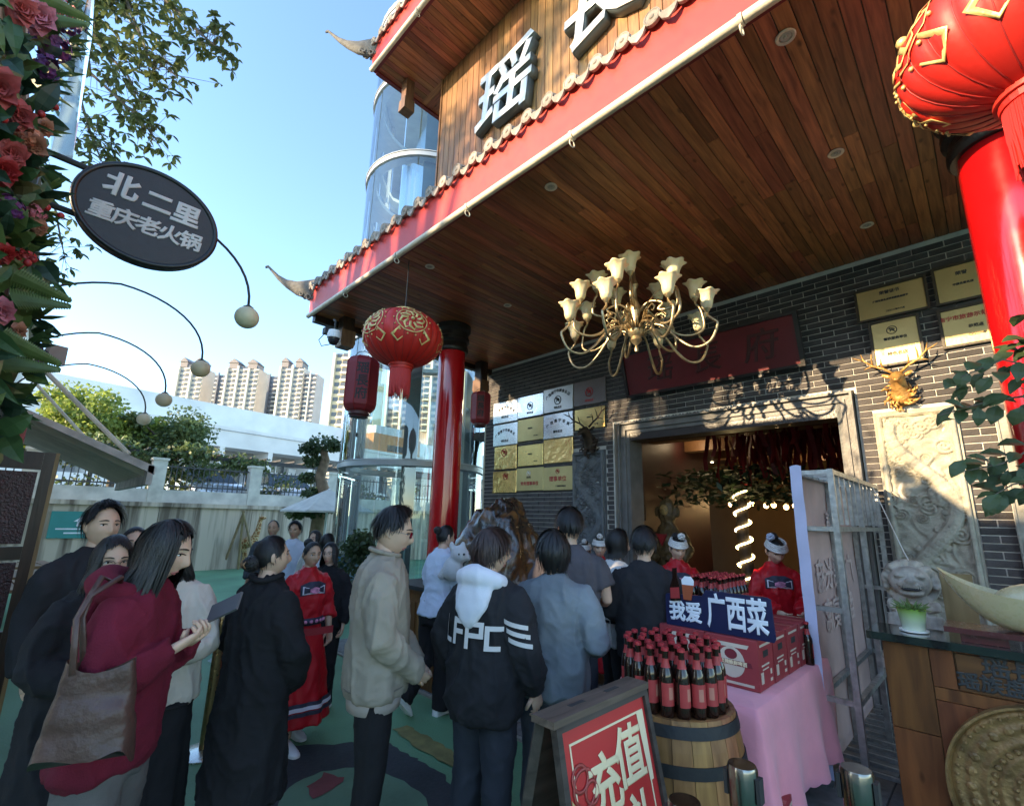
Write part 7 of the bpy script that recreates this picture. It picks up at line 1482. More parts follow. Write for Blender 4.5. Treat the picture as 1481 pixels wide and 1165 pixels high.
# teal sign on the retaining wall
a = dep(94, 745, 15.9); b = dep(150, 772, 15.9); t = thing('teal_sign', 'teal banner with a white house emblem on the retaining wall', 'sign', tuple(a)); ctr = (a + b) / 2; w = .66; h = .33; X = RX + .03; yc = ctr.y * (X / ctr.x); zc = EYE + (ctr.z - EYE) * (X / ctr.x)
c = MB(); c.bb((X, yc - w, zc - h), (X + .02, yc + w, zc + h)); c.build('sheet', mat('teal', (.02, .26, .24), .6, var=.05), t, world=True); X2 = X + .023
c = MB(); c.prism([(yc - .22, zc + .08), (yc, zc + .27), (yc + .22, zc + .08), (yc + .15, zc + .08), (yc + .15, zc - .04), (yc - .15, zc - .04), (yc - .15, zc + .08)], X2, X2 + .004, 'yz'); c.build('house_emblem', WL, t, world=True)
for k in range(2): c = MB(); c.bb((X2, yc - w * (.8 - .25 * k), zc - .12 - .10 * k), (X2 + .003, yc + w * (.8 - .25 * k), zc - .085 - .10 * k)); c.build('text_line', WL, t, world=True)
# picnic benches on the left
for i, (x, y, rz) in enumerate(((-8.6, .05, .1), (-10.0, .15, .0), (-11.6, .1, .15))):
    t = thing('picnic_table', ('nearest light wooden picnic table by the shopfront', 'middle wooden picnic table by the shopfront', 'farthest wooden picnic table by the shopfront')[i], 'table', (x, y, 0), rz, 'picnic tables along the shopfront'); PWD = wood('picnic_wood', (.36, .21, .10), (.2, .11, .05), .6, 2, (1, 8, 8), .2)
    for k in range(4): c = MB(); c.box((0, -.28 + .18 * k, .74), (1.1, .16, .035)); c.build('board', PWD, t)
    for k in (-1, 1):
        c = MB(); c.box((0, k * .58, .44), (1.1, .22, .035)); c.build('bench_board', PWD, t)
        c = MB(); c.tube([(k * .4, -.62, 0), (k * .4, -.2, .72)], .035, 4); c.tube([(k * .4, .62, 0), (k * .4, .2, .72)], .035, 4); c.build('leg', PWD, t)
p = dep(95, 800, 12.5); p.z = 0; tree('small potted shrub tree behind the picnic tables', tuple(p), 1.9, blobs((p.x, p.y, 1.5), (.4, .6, .5), 14, .2, .35, 8), 2200, .08, .03, LG2, 9, .04)
# parasol
p = dep(470, 765, 11.5); t = thing('parasol', 'pale square parasol near the glass tower', 'parasol', (p.x, p.y, 0)); c = MB(); c.rings([[V((p.x, p.y, z)) + V((r * cos(pi / 4 + pi / 2 * q), r * sin(pi / 4 + pi / 2 * q), 0)) for q in range(4)] for r, z in ((1.15, 1.72), (1.15, 1.76), (.03, 2.28))], True); c.build('canopy', mat('parasol_cloth', (.55, .52, .46), .8), t, world=True); c = MB(); c.tube([(p.x, p.y, 0), (p.x, p.y, 2.3)], .03, 8); c.build('pole', WHITE, t, True, True)
p = dep(497, 812, 8.8); p.z = 0; t = thing('blue_cooler', 'blue drinks cooler with flowering plants at the foot of the glass tower', 'cooler', tuple(p)); c = MB(); c.box((p.x, p.y, .5), (.6, .6, 1.0), (0, 0, .5)); c.build('cabinet', mat('cooler_blue', (.03, .22, .42), .4), t, world=True); c = MB(); c.box((p.x, p.y, 1.03), (.64, .64, .055), (0, 0, .5)); c.build('lid', WHITE, t, world=True)
p = dep(520, 785, 8.4); t = thing('potted_bush', 'round leafy bush beside the glass tower', 'plant', (p.x, p.y, 0)); c = MB(); c.lathe([(.2, 0), (.26, .5), (.28, .52), (.2, .52)], 18, (p.x, p.y, 0)); c.build('pot', STONE, t, True, True); c = MB(); foliage(c, [((p.x, p.y, .95), (.45, .45, .42)), ((p.x + .2, p.y - .1, 1.2), (.25, .25, .25))], 1500, .09, .03, random.Random(7)); c.build('foliage', LG3, t, world=True)
# ================================================================== cars on the upper road
def car(label, y, x, rz, m):
    t = thing('parked_car', label, 'car', (x, y, 1.65), rz, 'cars parked behind the railing'); c = MB(); rs = []
    for xx, zb, zt, w in ((-2.1, .45, .75, .70), (-2.05, .3, .85, .80), (-1.6, .25, .95, .86), (-1.0, .25, 1.0, .88), (.9, .25, 1.0, .88), (1.5, .25, .92, .86), (2.0, .3, .78, .80), (2.1, .4, .65, .70)): rs.append([V((xx, s * w * k, z)) for s, z, k in ((-1, zb, .95), (1, zb, .95), (1, (zb + zt) / 2, 1), (1, zt, .93), (-1, zt, .93), (-1, (zb + zt) / 2, 1))])
    c.rings(rs); c.build('body', m, t, True); c = MB(); c.rings([[V((xx, s * w, z)) for s in (-1, 1)] + [V((xx2, s * w2, z2)) for s in (1, -1)] for xx, w, z, xx2, w2, z2 in ((-1.7, .80, .96, -1.3, .62, 1.42), (1.1, .80, .98, .5, .62, 1.46))]); c.build('glasshouse', mat('car_glass', (.03, .04, .045), .08, coat=.3), t); c = MB(); c.rings([[V((x_, s * .60, z)) for s, z in ((-1, 1.43), (1, 1.43), (1, 1.49), (-1, 1.49))] for x_ in (-1.3, .5)]); c.build('roof', m, t)
    for xx in (-1.35, 1.35):
        for s in (-1, 1): c = MB(); c.lathe([(.001, 0), (.31, 0), (.33, .04), (.33, .16), (.31, .2), (.001, .2)], 20, (xx, s * .70 + (.1 if s < 0 else -.1), .33), V((0, s, 0))); c.build('wheel', INK, t, True)
    for s in (-1, 1): c = MB(); c.ell((2.02, s * .6, .66), (.08, .16, .08)); c.build('headlight', mat('headlamp', (.7, .7, .68), .15), t, 'all')
car('silver car parked behind the railing in the middle', 3.9, -19.0, .15, mat('car_silver', (.55, .56, .57), .25, .4, coat=.6)); car('white car parked behind the railing nearer the glass tower', 6.6, -19.4, .1, mat('car_white', (.7, .7, .7), .3, coat=.6))
# ================================================================== white hospital-like block behind
WB = mat('white_render', (.74, .71, .67), .85, var=.10, scale=.5, detail=8); wbld = thing('white_building', 'long low white building with deep balconies behind the trees', 'building', (-34, 12, 2.3))
dv = ray(1230, 760); dv.z = 0; dv.normalize(); nv = V((-dv.y, dv.x, 0));  # along the facade / away from us
P0 = dep(165, 620, 33); P0.z = 2.3
if nv.dot(V((-1, .2, 0))) < 0: nv = -nv
def wb(mb, s0, s1, z0, z1, n0, n1):
    mb.add([P0 + dv * s + nv * n + V((0, 0, z - 2.3)) for z in (z0, z1) for s, n in ((s0, n0), (s1, n0), (s1, n1), (s0, n1))], [(0, 3, 2, 1), (4, 5, 6, 7), (0, 1, 5, 4), (1, 2, 6, 5), (2, 3, 7, 6), (3, 0, 4, 7)])
rz0 = EYE + (dep(165, 541, 33).z - EYE)
c = MB(); wb(c, -6, 60, 2.3, rz0, 3.0, 16); c.build('rear_block', WB, wbld, world=True)
lz = dep(300, 612, 38).z
c = MB(); wb(c, -6, 60, lz - 1.7, lz, 0, 2.95); c.build('front_parapet', WB, wbld, world=True); c = MB(); wb(c, -6, 60, 2.3, lz - 4.6, 0, 2.95); c.build('front_base', WB, wbld, world=True)
c = MB(); wb(c, -6, 60, lz - 4.6, lz - 1.7, 2.6, 2.98); c.build('recess_wall', mat('recess_grey', (.38, .38, .38), .85), wbld, world=True)
for k in range(17):
    c = MB(); wb(c, -5 + 4 * k, -4.6 + 4 * k, lz - 4.6, lz - 1.7, .02, 2.6); c.build('pier', WB, wbld, world=True)
    c = MB(); wb(c, -3.6 + 4 * k, -2.0 + 4 * k, lz - 4.3, lz - 2.3, 2.52, 2.60); wdw = c.build('window', mat('far_glass', (.05, .065, .08), .15), wbld, world=True); c = MB(); wb(c, -2.86 + 4 * k, -2.78 + 4 * k, lz - 4.3, lz - 2.3, 2.48, 2.52); c.build('mullion', WHITE, wdw, world=True)
    c = MB(); wb(c, -1.7 + 4 * k, -1.0 + 4 * k, lz - 3.3, lz - 2.7, 2.2, 2.55); c.build('air_conditioner', WHITE, wbld, world=True)
c = MB(); wb(c, -6, 60, lz - .35, lz - .28, -.06, -.002); wb(c, -6, 60, rz0 - 2.2, rz0 - 2.1, 2.9, 2.998); c.build('string_course', mat('stain_grey', (.42, .42, .42), .9), wbld, world=True)
c = MB(); a = 22.5; wb(c, a, a + 7, lz, lz + 2.0, .4, 2.9); c.build('orange_kiosk', mat('orange_render', (.50, .20, .07), .8), wbld, world=True); c = MB(); wb(c, a + 2, a + 4.5, lz + .2, lz + .9, .36, .398); c.build('kiosk_window', INK, wbld, world=True); c = MB(); wb(c, a + .3, a + 4, lz + 2.002, lz + 2.9, .5, 2.8); c.build('roof_unit', mat('unit_grey', (.5, .52, .54), .6), wbld, world=True)
# ================================================================== far tower blocks
TWM = mat('tower_beige', (.55, .47, .40), .9, var=.08, scale=.2); TWG = mat('tower_grey', (.20, .21, .24), .9, var=.08, scale=.2); TWP = mat('tower_pink', (.55, .42, .38), .9, var=.08, scale=.2); WIN = mat('tower_window', (.09, .10, .12), .3, bump=0); TRM = mat('tower_trim', (.70, .66, .60), .9, bump=0)
def tower(label, px0, px1, pyt, D, m, roof=True):
    a = dep(px0, 600, D); b = dep(px1, 600, D); h = dep((px0 + px1) / 2, pyt, D).z; ctr = (a + b) / 2; wd = (b - a); wd.z = 0; w = wd.length; ux = wd.normalized(); ny = V((-ux.y, ux.x, 0)); 
    if ny.dot(FW) > 0: ny = -ny          # toward the camera
    t = thing('tower_block', label, 'building', (ctr.x, ctr.y, 0), 0, 'far residential tower blocks'); base = V((ctr.x, ctr.y, 0))
    def bx(mb, x0, x1, y0, y1, z0, z1): mb.add([base + ux * x + ny * y + V((0, 0, z)) for z in (z0, z1) for x, y in ((x0, y0), (x1, y0), (x1, y1), (x0, y1))], [(0, 3, 2, 1), (4, 5, 6, 7), (0, 1, 5, 4), (1, 2, 6, 5), (2, 3, 7, 6), (3, 0, 4, 7)])
    c = MB(); bx(c, -w / 2, w / 2, -12, 0, 0, h); c.build('wall', m, t, world=True)
    bays = max(2, round(w / 7)); bw = w / bays; zf = h * .45; fl = 3.1; wi = MB(); bal = MB(); pil = MB()
    for i in range(bays):
        x = -w / 2 + bw * i; bx(pil, x + bw * .02, x + bw * .16, .02, 1.2, 0, h + (1.5 if i % 2 else 0))
        z = zf
        while z < h - 1:
            bx(wi, x + bw * .22, x + bw * .55, -.1, .12, z + .9, z + 2.5); bx(wi, x + bw * .62, x + bw * .94, -.1, .12, z + .6, z + 2.7); bx(bal, x + bw * .58, x + bw * .98, .1, 1.1, z - .1, z + .75); z += fl
    tag(wi.build('windows', WIN, t, world=True), kind='stuff'); tag(bal.build('balconies', TRM, t, world=True), kind='stuff'); pil.build('pilasters', TRM if m is not TWG else TWG, t, world=True)
    if roof:
        c = MB()
        for s in (-.30, .28): bx(c, w * (s - .14), w * (s + .14), -8, .5, h, h + 3.5); c.add([base + ux * w * (s + q) + ny * y + V((0, 0, z)) for q, y, z in ((-.17, 1, h + 3.5), (.17, 1, h + 3.5), (0, 1, h + 6.5), (-.17, -8, h + 3.5), (.17, -8, h + 3.5), (0, -8, h + 6.5))], [(0, 1, 2), (5, 4, 3), (0, 2, 5, 3), (1, 4, 5, 2)])
        c.build('roof', mat('tower_roof', (.25, .22, .22), .9), t, world=True)
tower('pale tower block half behind the second arc lamp', 246, 284, 526, 300, TWM); tower('grey tower block between the two palest ones', 296, 318, 538, 330, TWG, False); tower('pale gabled tower block in the middle of the far group', 318, 366, 528, 300, TWM); tower('grey tower block right of the middle gabled one', 368, 396, 540, 330, TWG, False); tower('tall gabled tower block at the end of the far group', 396, 432, 526, 300, TWM); tower('pinkish tower block adjoining the end gabled one', 432, 452, 536, 302, TWP, False)
tower('cream tower block seen beside and through the glass tower', 474, 540, 505, 190, mat('tower_cream', (.62, .52, .36), .9), False); tower('pale tower block seen only through the glass tower', 556, 640, 470, 230, TWP, False)
# ================================================================== overhanging tree
LGO = leafmat('leaf_overhead', (.17, .20, .055), (.075, .105, .04), .45); t = thing('overhanging_tree', 'leafy tree branches hanging over the lane at the top left', 'tree', (-9, -4.5, 0)); br_ = MB(); br_.tube([(-9, -4.5, 0), (-8.9, -4.2, 3.5), (-8.4, -3.2, 6.5)], [.28, .24, .18], 12); 
lv = MB(); rn3 = random.Random(77)
def branch(pts, r, nl, L=.115, w=.024, cl=.17):
    P_ = [dep(x, y, d) for x, y, d in pts]; br_.tube(P_, [r * (1 - .8 * i / (len(P_) - 1)) for i in range(len(P_))], 6)
    for k in range(int(nl * 2.1)):
        f = rn3.random() ** .8 * (len(P_) - 1); i = min(int(f), len(P_) - 2); p = P_[i].lerp(P_[i + 1], f - i); q = p + V((rn3.gauss(0, 1), rn3.gauss(0, 1), rn3.gauss(0, .8))) * cl
        br_.tube([p, q], [.004, .002], 3, cap=False)
        for j in range(rn3.choice((3, 4, 5, 6))):
            a = rn3.uniform(0, 2 * pi); d = V((cos(a), sin(a), rn3.uniform(-1.3, .2))); leaf(lv, q, d, w, L * rn3.uniform(.7, 1.2), V((0, 0, 1)), .15)
br_.tube([(-8.4, -3.2, 6.5), dep(60, -160, 7.5), dep(160, -60, 6.5)], [.18, .10, .06], 8)
branch([(160, -60, 6.5), (225, -15, 6.2), (280, 40, 6.0), (315, 70, 5.9)], .035, 46); branch([(160, -60, 6.5), (190, 20, 6.2), (215, 80, 6.0), (255, 110, 5.9)], .03, 50)
branch([(110, -60, 6.5), (140, 60, 6.2), (185, 110, 6.0), (205, 150, 5.9)], .03, 26); branch([(110, -40, 6.5), (130, 105, 6.2), (190, 160, 6.0), (225, 200, 5.9)], .028, 40); branch([(100, 0, 6.5), (118, 150, 6.3), (135, 205, 6.0), (150, 240, 5.9)], .025, 34); branch([(100, 0, 6.5), (115, 60, 6.3), (150, 0, 6.2), (170, -20, 6.0)], .03, 44); branch([(70, 250, 6.4), (85, 330, 6.3), (95, 380, 6.2)], .02, 14)
br_.build('trunk', BARK, t, True, True); lv.build('crown', LGO, t, world=True)
# street trees further back whose shade dapples the upper wall
for i, (x, y, z, r) in enumerate(((-9.5, -8.0, 8.6, 2.0), (-10.0, -13.5, 11.6, 1.9), (-13.5, -7.0, 8.0, 2.2))):
    tree(('tree behind the shop, first from the lane end', 'tree behind the shop, second from the lane end', 'tree behind the shop at the lane end')[i], (x, y, 0), z, blobs((x, y, z), (r, r, r * .8), 22, .45, .8, 20 + i), 1000, .20, .06, LG2, 40 + i, .2)
# ================================================================== leafy shrub close to the camera on the right
t = thing('leafy_shrub', 'broad-leaved shrub branches reaching in beside the near red column', 'plant', tuple(dep(1640, 1200, 2.6))[:2] + (0,)); br2 = MB(); lv2 = MB(); SH = leafmat('leaf_shrub', (.075, .115, .045), (.03, .055, .025), .3)
R0 = dep(1640, 900, 2.5); br2.tube([(R0.x, R0.y, 0), (R0.x, R0.y, .9), tuple(R0), tuple(dep(1600, 560, 2.5))], [.025, .022, .018, .012], 8)
for pts in ([(1600, 560, 2.5), (1520, 535, 2.4), (1450, 520, 2.35), (1390, 545, 2.3)], [(1600, 560, 2.5), (1500, 570, 2.4), (1430, 580, 2.35), (1360, 600, 2.3)], [(1600, 600, 2.5), (1510, 640, 2.4), (1450, 670, 2.35), (1400, 680, 2.3)], [(1600, 560, 2.5), (1520, 500, 2.4), (1470, 490, 2.4)], [(1600, 640, 2.5), (1520, 690, 2.4), (1465, 700, 2.35), (1430, 720, 2.3)]):
    P_ = [dep(*q) for q in pts]; br2.tube(P_, [.008, .006, .004, .002][:len(P_)], 6)
    for k in range(22):
        f = rn3.uniform(.25, 1) * (len(P_) - 1); i = min(int(f), len(P_) - 2); p = P_[i].lerp(P_[i + 1], f - i); leaf(lv2, p + V((rn3.gauss(0, .03), rn3.gauss(0, .03), rn3.gauss(0, .03))), -RT * rn3.uniform(.1, .9) + UP * rn3.uniform(-1.0, .3) + FW * rn3.uniform(-.5, .5), rn3.uniform(.022, .036), rn3.uniform(.08, .125), V((.3, -.6, .7)), .2)
br2.build('stem', BARK, t, True, True); lv2.build('leaves', SH, t, world=True)
# ================================================================== the queue
BLK = cloth('cloth_black', (.016, .015, .017)); BLK2 = cloth('cloth_black_soft', (.022, .021, .024)); NVY = cloth('denim_dark', (.030, .034, .045)); DEN = cloth('denim_grey', (.060, .068, .082), var=.35, scale=4); BUR = cloth('burgundy_fleece', (.14, .010, .024), var=.15, bs=160, bump=.25); BEI = cloth('beige_suede', (.31, .255, .20), var=.10); GRB = cloth('washed_blue_grey', (.165, .185, .205), var=.28, scale=3.5); TEE = cloth('tee_mauve_grey', (.085, .075, .085)); WHT = cloth('shirt_pale_blue', (.56, .62, .74), var=.06); CRM = cloth('cardigan_cream', (.60, .50, .43), var=.08); REDS = cloth('satin_red', (.50, .012, .020), .38, var=.12, bump=.15); GRY = cloth('trousers_grey', (.11, .10, .095), var=.2); WSH = mat('sneaker_white', (.72, .74, .75), .5, bump=.1); BSH = mat('shoe_dark', (.02, .02, .022), .45, bump=.1); TRIM = cloth('trim_dark', (.02, .018, .02)); HOODW = cloth('hood_white', (.66, .66, .72), var=.08); SHIRTW = cloth('shirt_white', (.62, .60, .58), var=.08); PINKT = cloth('tee_pale', (.50, .40, .37), var=.08)
def yw(dx, dy): return math.atan2(dy, dx) - pi / 2      # yaw that makes +y point along (dx, dy)
TOC = lambda p: yw(-p.x, -p.y)
def sp(px, py, d): p = dep(px, py, d); return V((p.x, p.y, 0)), p.z
CR, CF = V((.7083, .7056)), V((-.709, .705))            # image right / away from the camera on the ground
def face(r, f): v = CR * r + CF * f; return yw(v.x, v.y)
ARMF = lambda a, b, c: (((.23, .02, 1.13), (a, b, c)), ((-.23, .02, 1.13), (-a, b, c)))
# 1 woman in burgundy hoodie with tote, looking at her phone
p, z = sp(214, 752, 1.9)
r1, H, W = person('person', 'woman in a burgundy hoodie with a tote bag, looking at a phone', p, face(.95, .25), z, True, 'sweater', BUR, 'wide', GRY, dict(LONG, drops=.26, dropb=.30), arms=(((.24, .03, 1.12), (.10, .20, 1.22)), ((-.24, .03, 1.10), (-.03, .22, 1.22))), head=(-.05, -.30, 0), lean=.06, seed=11, shoem=WSH, wide=1.0, hood=BUR, curl=(.8, .7), palms=((-.6, .2, .8), (.6, .2, .8)), vox=.011, amp=.010)
ph = W @ V((.03, .33, 1.28)); fy = r1.rotation_euler[2]
t = thing('smartphone', 'smartphone held by the woman in the burgundy hoodie', 'phone', tuple(ph), fy); c = MB(); c.box((0, 0, .03), (.075, .15, .009), (R(38), R(48), 0)); c.build('case', mat('phone_case', (.10, .10, .11), .35, bump=0), t); c = MB(); c.box((-.0035, -.003, .0345), (.068, .14, .001), (R(38), R(48), 0)); c.build('screen', mat('phone_screen', (.25, .27, .30), .1, bump=0), t)
t = thing('tote_bag', 'large brown leather tote bag on the shoulder of the woman in burgundy', 'bag', tuple(dep(138, 1005, 1.52)), fy); LEA = mat('leather_brown', (.075, .034, .026), .42, var=.22, scale=5, bump=.3, bscale=30)
s_ = r1['_s']; g = MB()
def bagf(u, v):
    a = 2 * pi * u; k = 1.12 - .32 * v; x = math.copysign(abs(cos(a)) ** .5, cos(a)) * .118 * k; y = math.copysign(abs(sin(a)) ** .8, sin(a)) * (.065 - .035 * v); return V((y, x, -.15 + .25 * v - .03 * v * (1 - abs(cos(a))) + .03 * noise.noise(V((x * 7, y * 9, v * 3 + 2))) - .05 * (1 - v) * (abs(cos(a)) ** 6))) + V((.018 * noise.noise(V((x * 8, v * 5, 3))), 0, 0))
g.grid(bagf, 44, 12, True); g.add([bagf(i / 44, 0) for i in range(44)], [tuple(range(44))]); g.build('body', LEA, t, 'all')
for y in (-.10, .10):
    pass
shd = Matrix.Rotation(-fy, 3, 'Z') @ (W @ V((.17, -.01, 1.43)) - V(t.location))
for xx in (-.03, .03): g = MB(); g.tube([V((xx, -.06, .07)), V((xx, -.08, .12)).lerp(shd, .5) + V((.02, -.03, 0)), shd + V((.05, -.03, -.04)), shd + V((0, xx, .015)), shd + V((-.06, .0, -.02))], .011, 7, flat=.5); g.build('strap', LEA, t, 'all')
# 2-4 people behind her
p, z = sp(165, 776, 2.25); person('person', 'woman in black with glasses half hidden behind the burgundy hoodie', p, face(.85, -.35), z, True, 'coat', BLK, 'skirt', BLK2, dict(LONG, drops=.22, dropb=.25), head=(-.25, -.15, 0), seed=12, glasses=GLB, shoem=WSH, wide=1.05, arms=ARMF(.10, .22, 1.05), vox=.013)
p, z = sp(152, 735, 2.8); person('person', 'tall young man in black at the left end of the queue, face turned right', p, face(.95, -.30), z + .01, False, 'jacket', BLK2, 'trousers', BLK, SHORT_M, head=(-.15, .02, 0), seed=13, shoem=WSH, vox=.014)
p, z = sp(197, 763, 3.1); person('person', 'woman whose face shows between the tall man and the burgundy hoodie', p, face(.7, -.7), z, True, 'sweater', GRY, 'trousers', BLK, BUN, seed=14, shoem=BSH, vox=.014)
# 5 cardigan
p, z = sp(262, 768, 2.55); r5, H5, W5 = person('person', 'smiling woman with clear glasses in a cream cardigan with dark trim', p, face(.28, -.96), z, True, 'jacket', CRM, 'long', BLK, dict(LONG, front=50, drops=.20, dropb=.28), head=(.15, -.42, .05), lean=.04, seed=15, glasses=GLM, shoem=BSH, wide=.95, arms=(((.23, .05, 1.12), (.05, .28, 1.20)), ((-.22, .05, 1.10), (-.10, .26, 1.08))), curl=(.6, .5), vox=.011)
s5 = r5['_s']; g = MB()
for k in (-1, 1): g.tube([V((k * .06, .085, 1.46)) * s5, V((k * .045, .135, 1.36)) * s5, V((k * .02, .158, 1.2)) * s5, V((k * .02, .162, 1.0)) * s5, V((k * .03, .160, .82)) * s5], .009, 6)
g.tube([V((.19 * cos(2 * pi * q / 30), .158 * sin(2 * pi * q / 30), .805)) * s5 for q in range(31)], .009, 6, cap=False); child('trim', g.mesh('trim', TRIM, 'all'), r5)
# 6 black coat, seen from behind
p, z = sp(395, 777, 2.6); r6, H6, W6 = person('person', 'woman in a long black coat with her hair clipped up, seen from behind', p, face(.45, .9), z, True, 'coat', BLK, 'wide', BLK2, dict(BUN, bun=(.01, -.105, .075, .042), vol=1.09), head=(-.35, .05, 0), seed=16, shoem=BSH, arms=(((.25, .02, 1.10), (.13, .16, .90)), ((-.25, .02, 1.10), (-.13, .16, .90))), wide=1.0, vox=.011, amp=.012)
g = MB(); HC = H6
for k in range(6): g.tube([HC @ V((-.03 + .012 * k, -.135, .095)), HC @ V((-.028 + .012 * k, -.152, .075)), HC @ V((-.03 + .012 * k, -.140, .052))], .004, 5)
child('hair_clip', g.mesh('hair_clip', mat('tortoise', (.30, .16, .08), .3), 'all'), r6)
g = MB(); g.tube([V((.085 * cos(q * .5 - .6), -.01 + .080 * sin(q * .5 - .6) * -1, 1.475 + .012 * cos(q))) * r6['_s'] for q in range(13)], .016, 8); child('collar', g.mesh('collar', BLK, 'all'), r6)
# 7 beige jacket
p, z = sp(562, 737, 2.62); r7, H7, W7 = person('person', 'man with glasses in a beige jacket and black trousers, hands together in front', p, face(.98, .2), z, False, 'jacket', BEI, 'trousers', BLK, SHORT_M, head=(-.08, -.22, 0), seed=17, glasses=GLM, shoem=BSH, arms=(((.24, .02, 1.10), (.07, .20, .90)), ((-.24, .02, 1.10), (-.07, .20, .90))), wide=1.0, vox=.010, amp=.009, curl=(.8, .8))
s7 = r7['_s']; g = MB(); g.tube([V((.075 * cos(2 * pi * q / 24), -.002 + .078 * sin(2 * pi * q / 24), 1.478 + .018 * sin(2 * pi * q / 24 + pi))) * s7 for q in range(25)], .012, 8, cap=False); child('collar', g.mesh('collar', BEI, 'all'), r7)
g = MB(); g.tube([V((.212 * cos(2 * pi * q / 40), .156 * sin(2 * pi * q / 40), .845)) * s7 for q in range(41)], .0035, 5, cap=False); g.tube([V((.19, .07, 1.02)) * s7, V((.205, .045, .92)) * s7], .005, 5); child('seam', g.mesh('seam', cloth('seam_dark', (.20, .165, .13)), 'all'), r7)
g = MB(); rows = [(.74, .178, .132, 0), (.80, .186, .138, 0), (.86, .18, .13, 0)]; g.rings(ringset(rows, 40, 0, s7)); child('undershirt', g.mesh('undershirt', PINKT, 'all'), r7)
# 8 red embroidered dress
p, z = sp(452, 784, 3.85); r8, H8, W8 = person('person', 'woman in a red embroidered folk dress walking with the queue', p, face(.75, -.62), z, True, 'tunic', REDS, 'dress', REDS, dict(BUN, bun=(0, -.09, .20, .04)), head=(-.05, -.05, 0), seed=18, skin=SKIN2, shoem=WSH, arms=(((.22, -.02, 1.12), (.24, .04, .90)), ((-.22, .0, 1.12), (-.20, .10, .92))), sleeve=.7, vox=.012, legs=(((.09, .06, .48), (.09, .10, .09)), ((-.09, -.02, .48), (-.09, -.14, .10))))
NAVE = mat('embroidery_navy', (.03, .03, .055), .7, var=.5, scale=30); PNKE = mat('embroidery_pink', (.60, .22, .35), .7, var=.5, scale=40); LIL = mat('embroidery_white', (.62, .58, .66), .7)
def torso_patch(root, pts, off, m, nm, wide=1.0, top='tunic', lean=0.0):
    """flat shape (x, z) wrapped on the chest of a garment"""
    s = root['_s']; rows = TOPS[top][0]; g = MB()
    def at_(x, zz):
        for a, b in zip(rows, rows[1:]):
            if a[0] <= zz <= b[0]:
                f = (zz - a[0]) / (b[0] - a[0]); rx = (a[1] + (b[1] - a[1]) * f) * wide; ry = (a[2] + (b[2] - a[2]) * f) * wide; return V((x, ry * sqrt(max(0, 1 - min(.98, (x / rx) ** 2))) + off + lean * (zz - .9), zz)) * s
        return V((x, .1, zz)) * s
    k = len(pts); cx = sum(q[0] for q in pts) / k; cz = sum(q[1] for q in pts) / k
    rings = [[at_(cx + (q[0] - cx) * f, cz + (q[1] - cz) * f) for q in pts] for f in (1, .66, .33, .02)]; g.rings(rings, cap=False); g.add(rings[-1], [tuple(range(k))])
    return child(nm, g.mesh(nm, m, 'all'), root)
def folk(root):
    torso_patch(root, [(-.12, 1.24), (.12, 1.24), (.12, 1.33), (.05, 1.36), (-.05, 1.36), (-.12, 1.33)], .020, NAVE, 'embroidered_panel'); torso_patch(root, [(-.105, 1.25), (.105, 1.25), (.105, 1.32), (-.105, 1.32)], .023, LIL, 'panel_border'); torso_patch(root, [(-.095, 1.258), (.095, 1.258), (.095, 1.312), (-.095, 1.312)], .026, NAVE, 'panel_field'); torso_patch(root, [(.045 * cos(2 * pi * q / 14) * (1 + .25 * sin(q * 2.5)), 1.285 + .028 * sin(2 * pi * q / 14)) for q in range(14)], .030, PNKE, 'flower_motif')
folk(r8)
s8 = r8['_s']; g = MB(); g.rings(ringset([(.985, .166, .126, 0), (.985, .172, .132, 0), (1.045, .172, .132, 0), (1.045, .166, .126, 0)], 40, 0, s8), cap=False); sa = child('sash', g.mesh('sash', NAVE, 'all'), r8)
g = MB(); 
for q in range(20): a = 2 * pi * q / 20; g.ell(V((.173 * cos(a), .133 * sin(a), 1.015)) * s8, (.016, .016, .014), None, 6, 4)
child('sash_flowers', g.mesh('sash_flowers', PNKE, 'all'), sa)
for zz, m_ in ((.36, NAVE), (.33, LIL), (.29, NAVE)):
    g = MB(); rr = .200 + (.30 - .200) * (.87 - zz) / .67; g.rings(ringset([(zz, rr + .018, rr * .86 + .02, 0, 1), (zz + .03, rr + .013, rr * .86 + .015, 0, 1)], 64, 0, s8, .055, 9, 36), cap=False); child('hem_band', g.mesh('hem_band', m_, 'all'), r8)
# 9-12 further guests
p, z = sp(480, 786, 4.5); person('person', 'woman with glasses and dark clothes just behind the red dress', p, face(-.1, -1), z, True, 'sweater', BLK, 'trousers', BLK, dict(BOB, drops=.12), seed=19, glasses=GLM, shoem=BSH, vox=.014)
p, z = sp(428, 756, 6.6); person('person', 'man in a pale blue shirt looking this way in the distance', p, face(.1, -1), z, False, 'tee', WHT, 'trousers', NVY, SHORT_M, seed=20, shoem=BSH, vox=.015, skin=SKIN2)
p, z = sp(397, 753, 6.7); person('person', 'balding man in a denim jacket standing at the far end', p, face(.2, -1), z, False, 'jacket', DEN, 'trousers', NVY, dict(SHORT_M, front=34, temple=44, n=200, tuft=.008, vol=1.05, top=0), seed=21, shoem=BSH, vox=.015, skin=SKIN2)
p, z = sp(458, 768, 6.0); person('person', 'woman in a light top behind the red dress, seen between heads', p, face(-.3, -1), z, True, 'shirt', SHIRTW, 'trousers', BLK, BOB, seed=22, shoem=BSH, vox=.015)
p, z = sp(474, 770, 5.6); person('person', 'person in a pale hooded jacket by the glass tower', p, face(.6, .6), z - .02, True, 'hoodie', HOODW, 'trousers', BLK, BOB, seed=34, shoem=BSH, vox=.015)
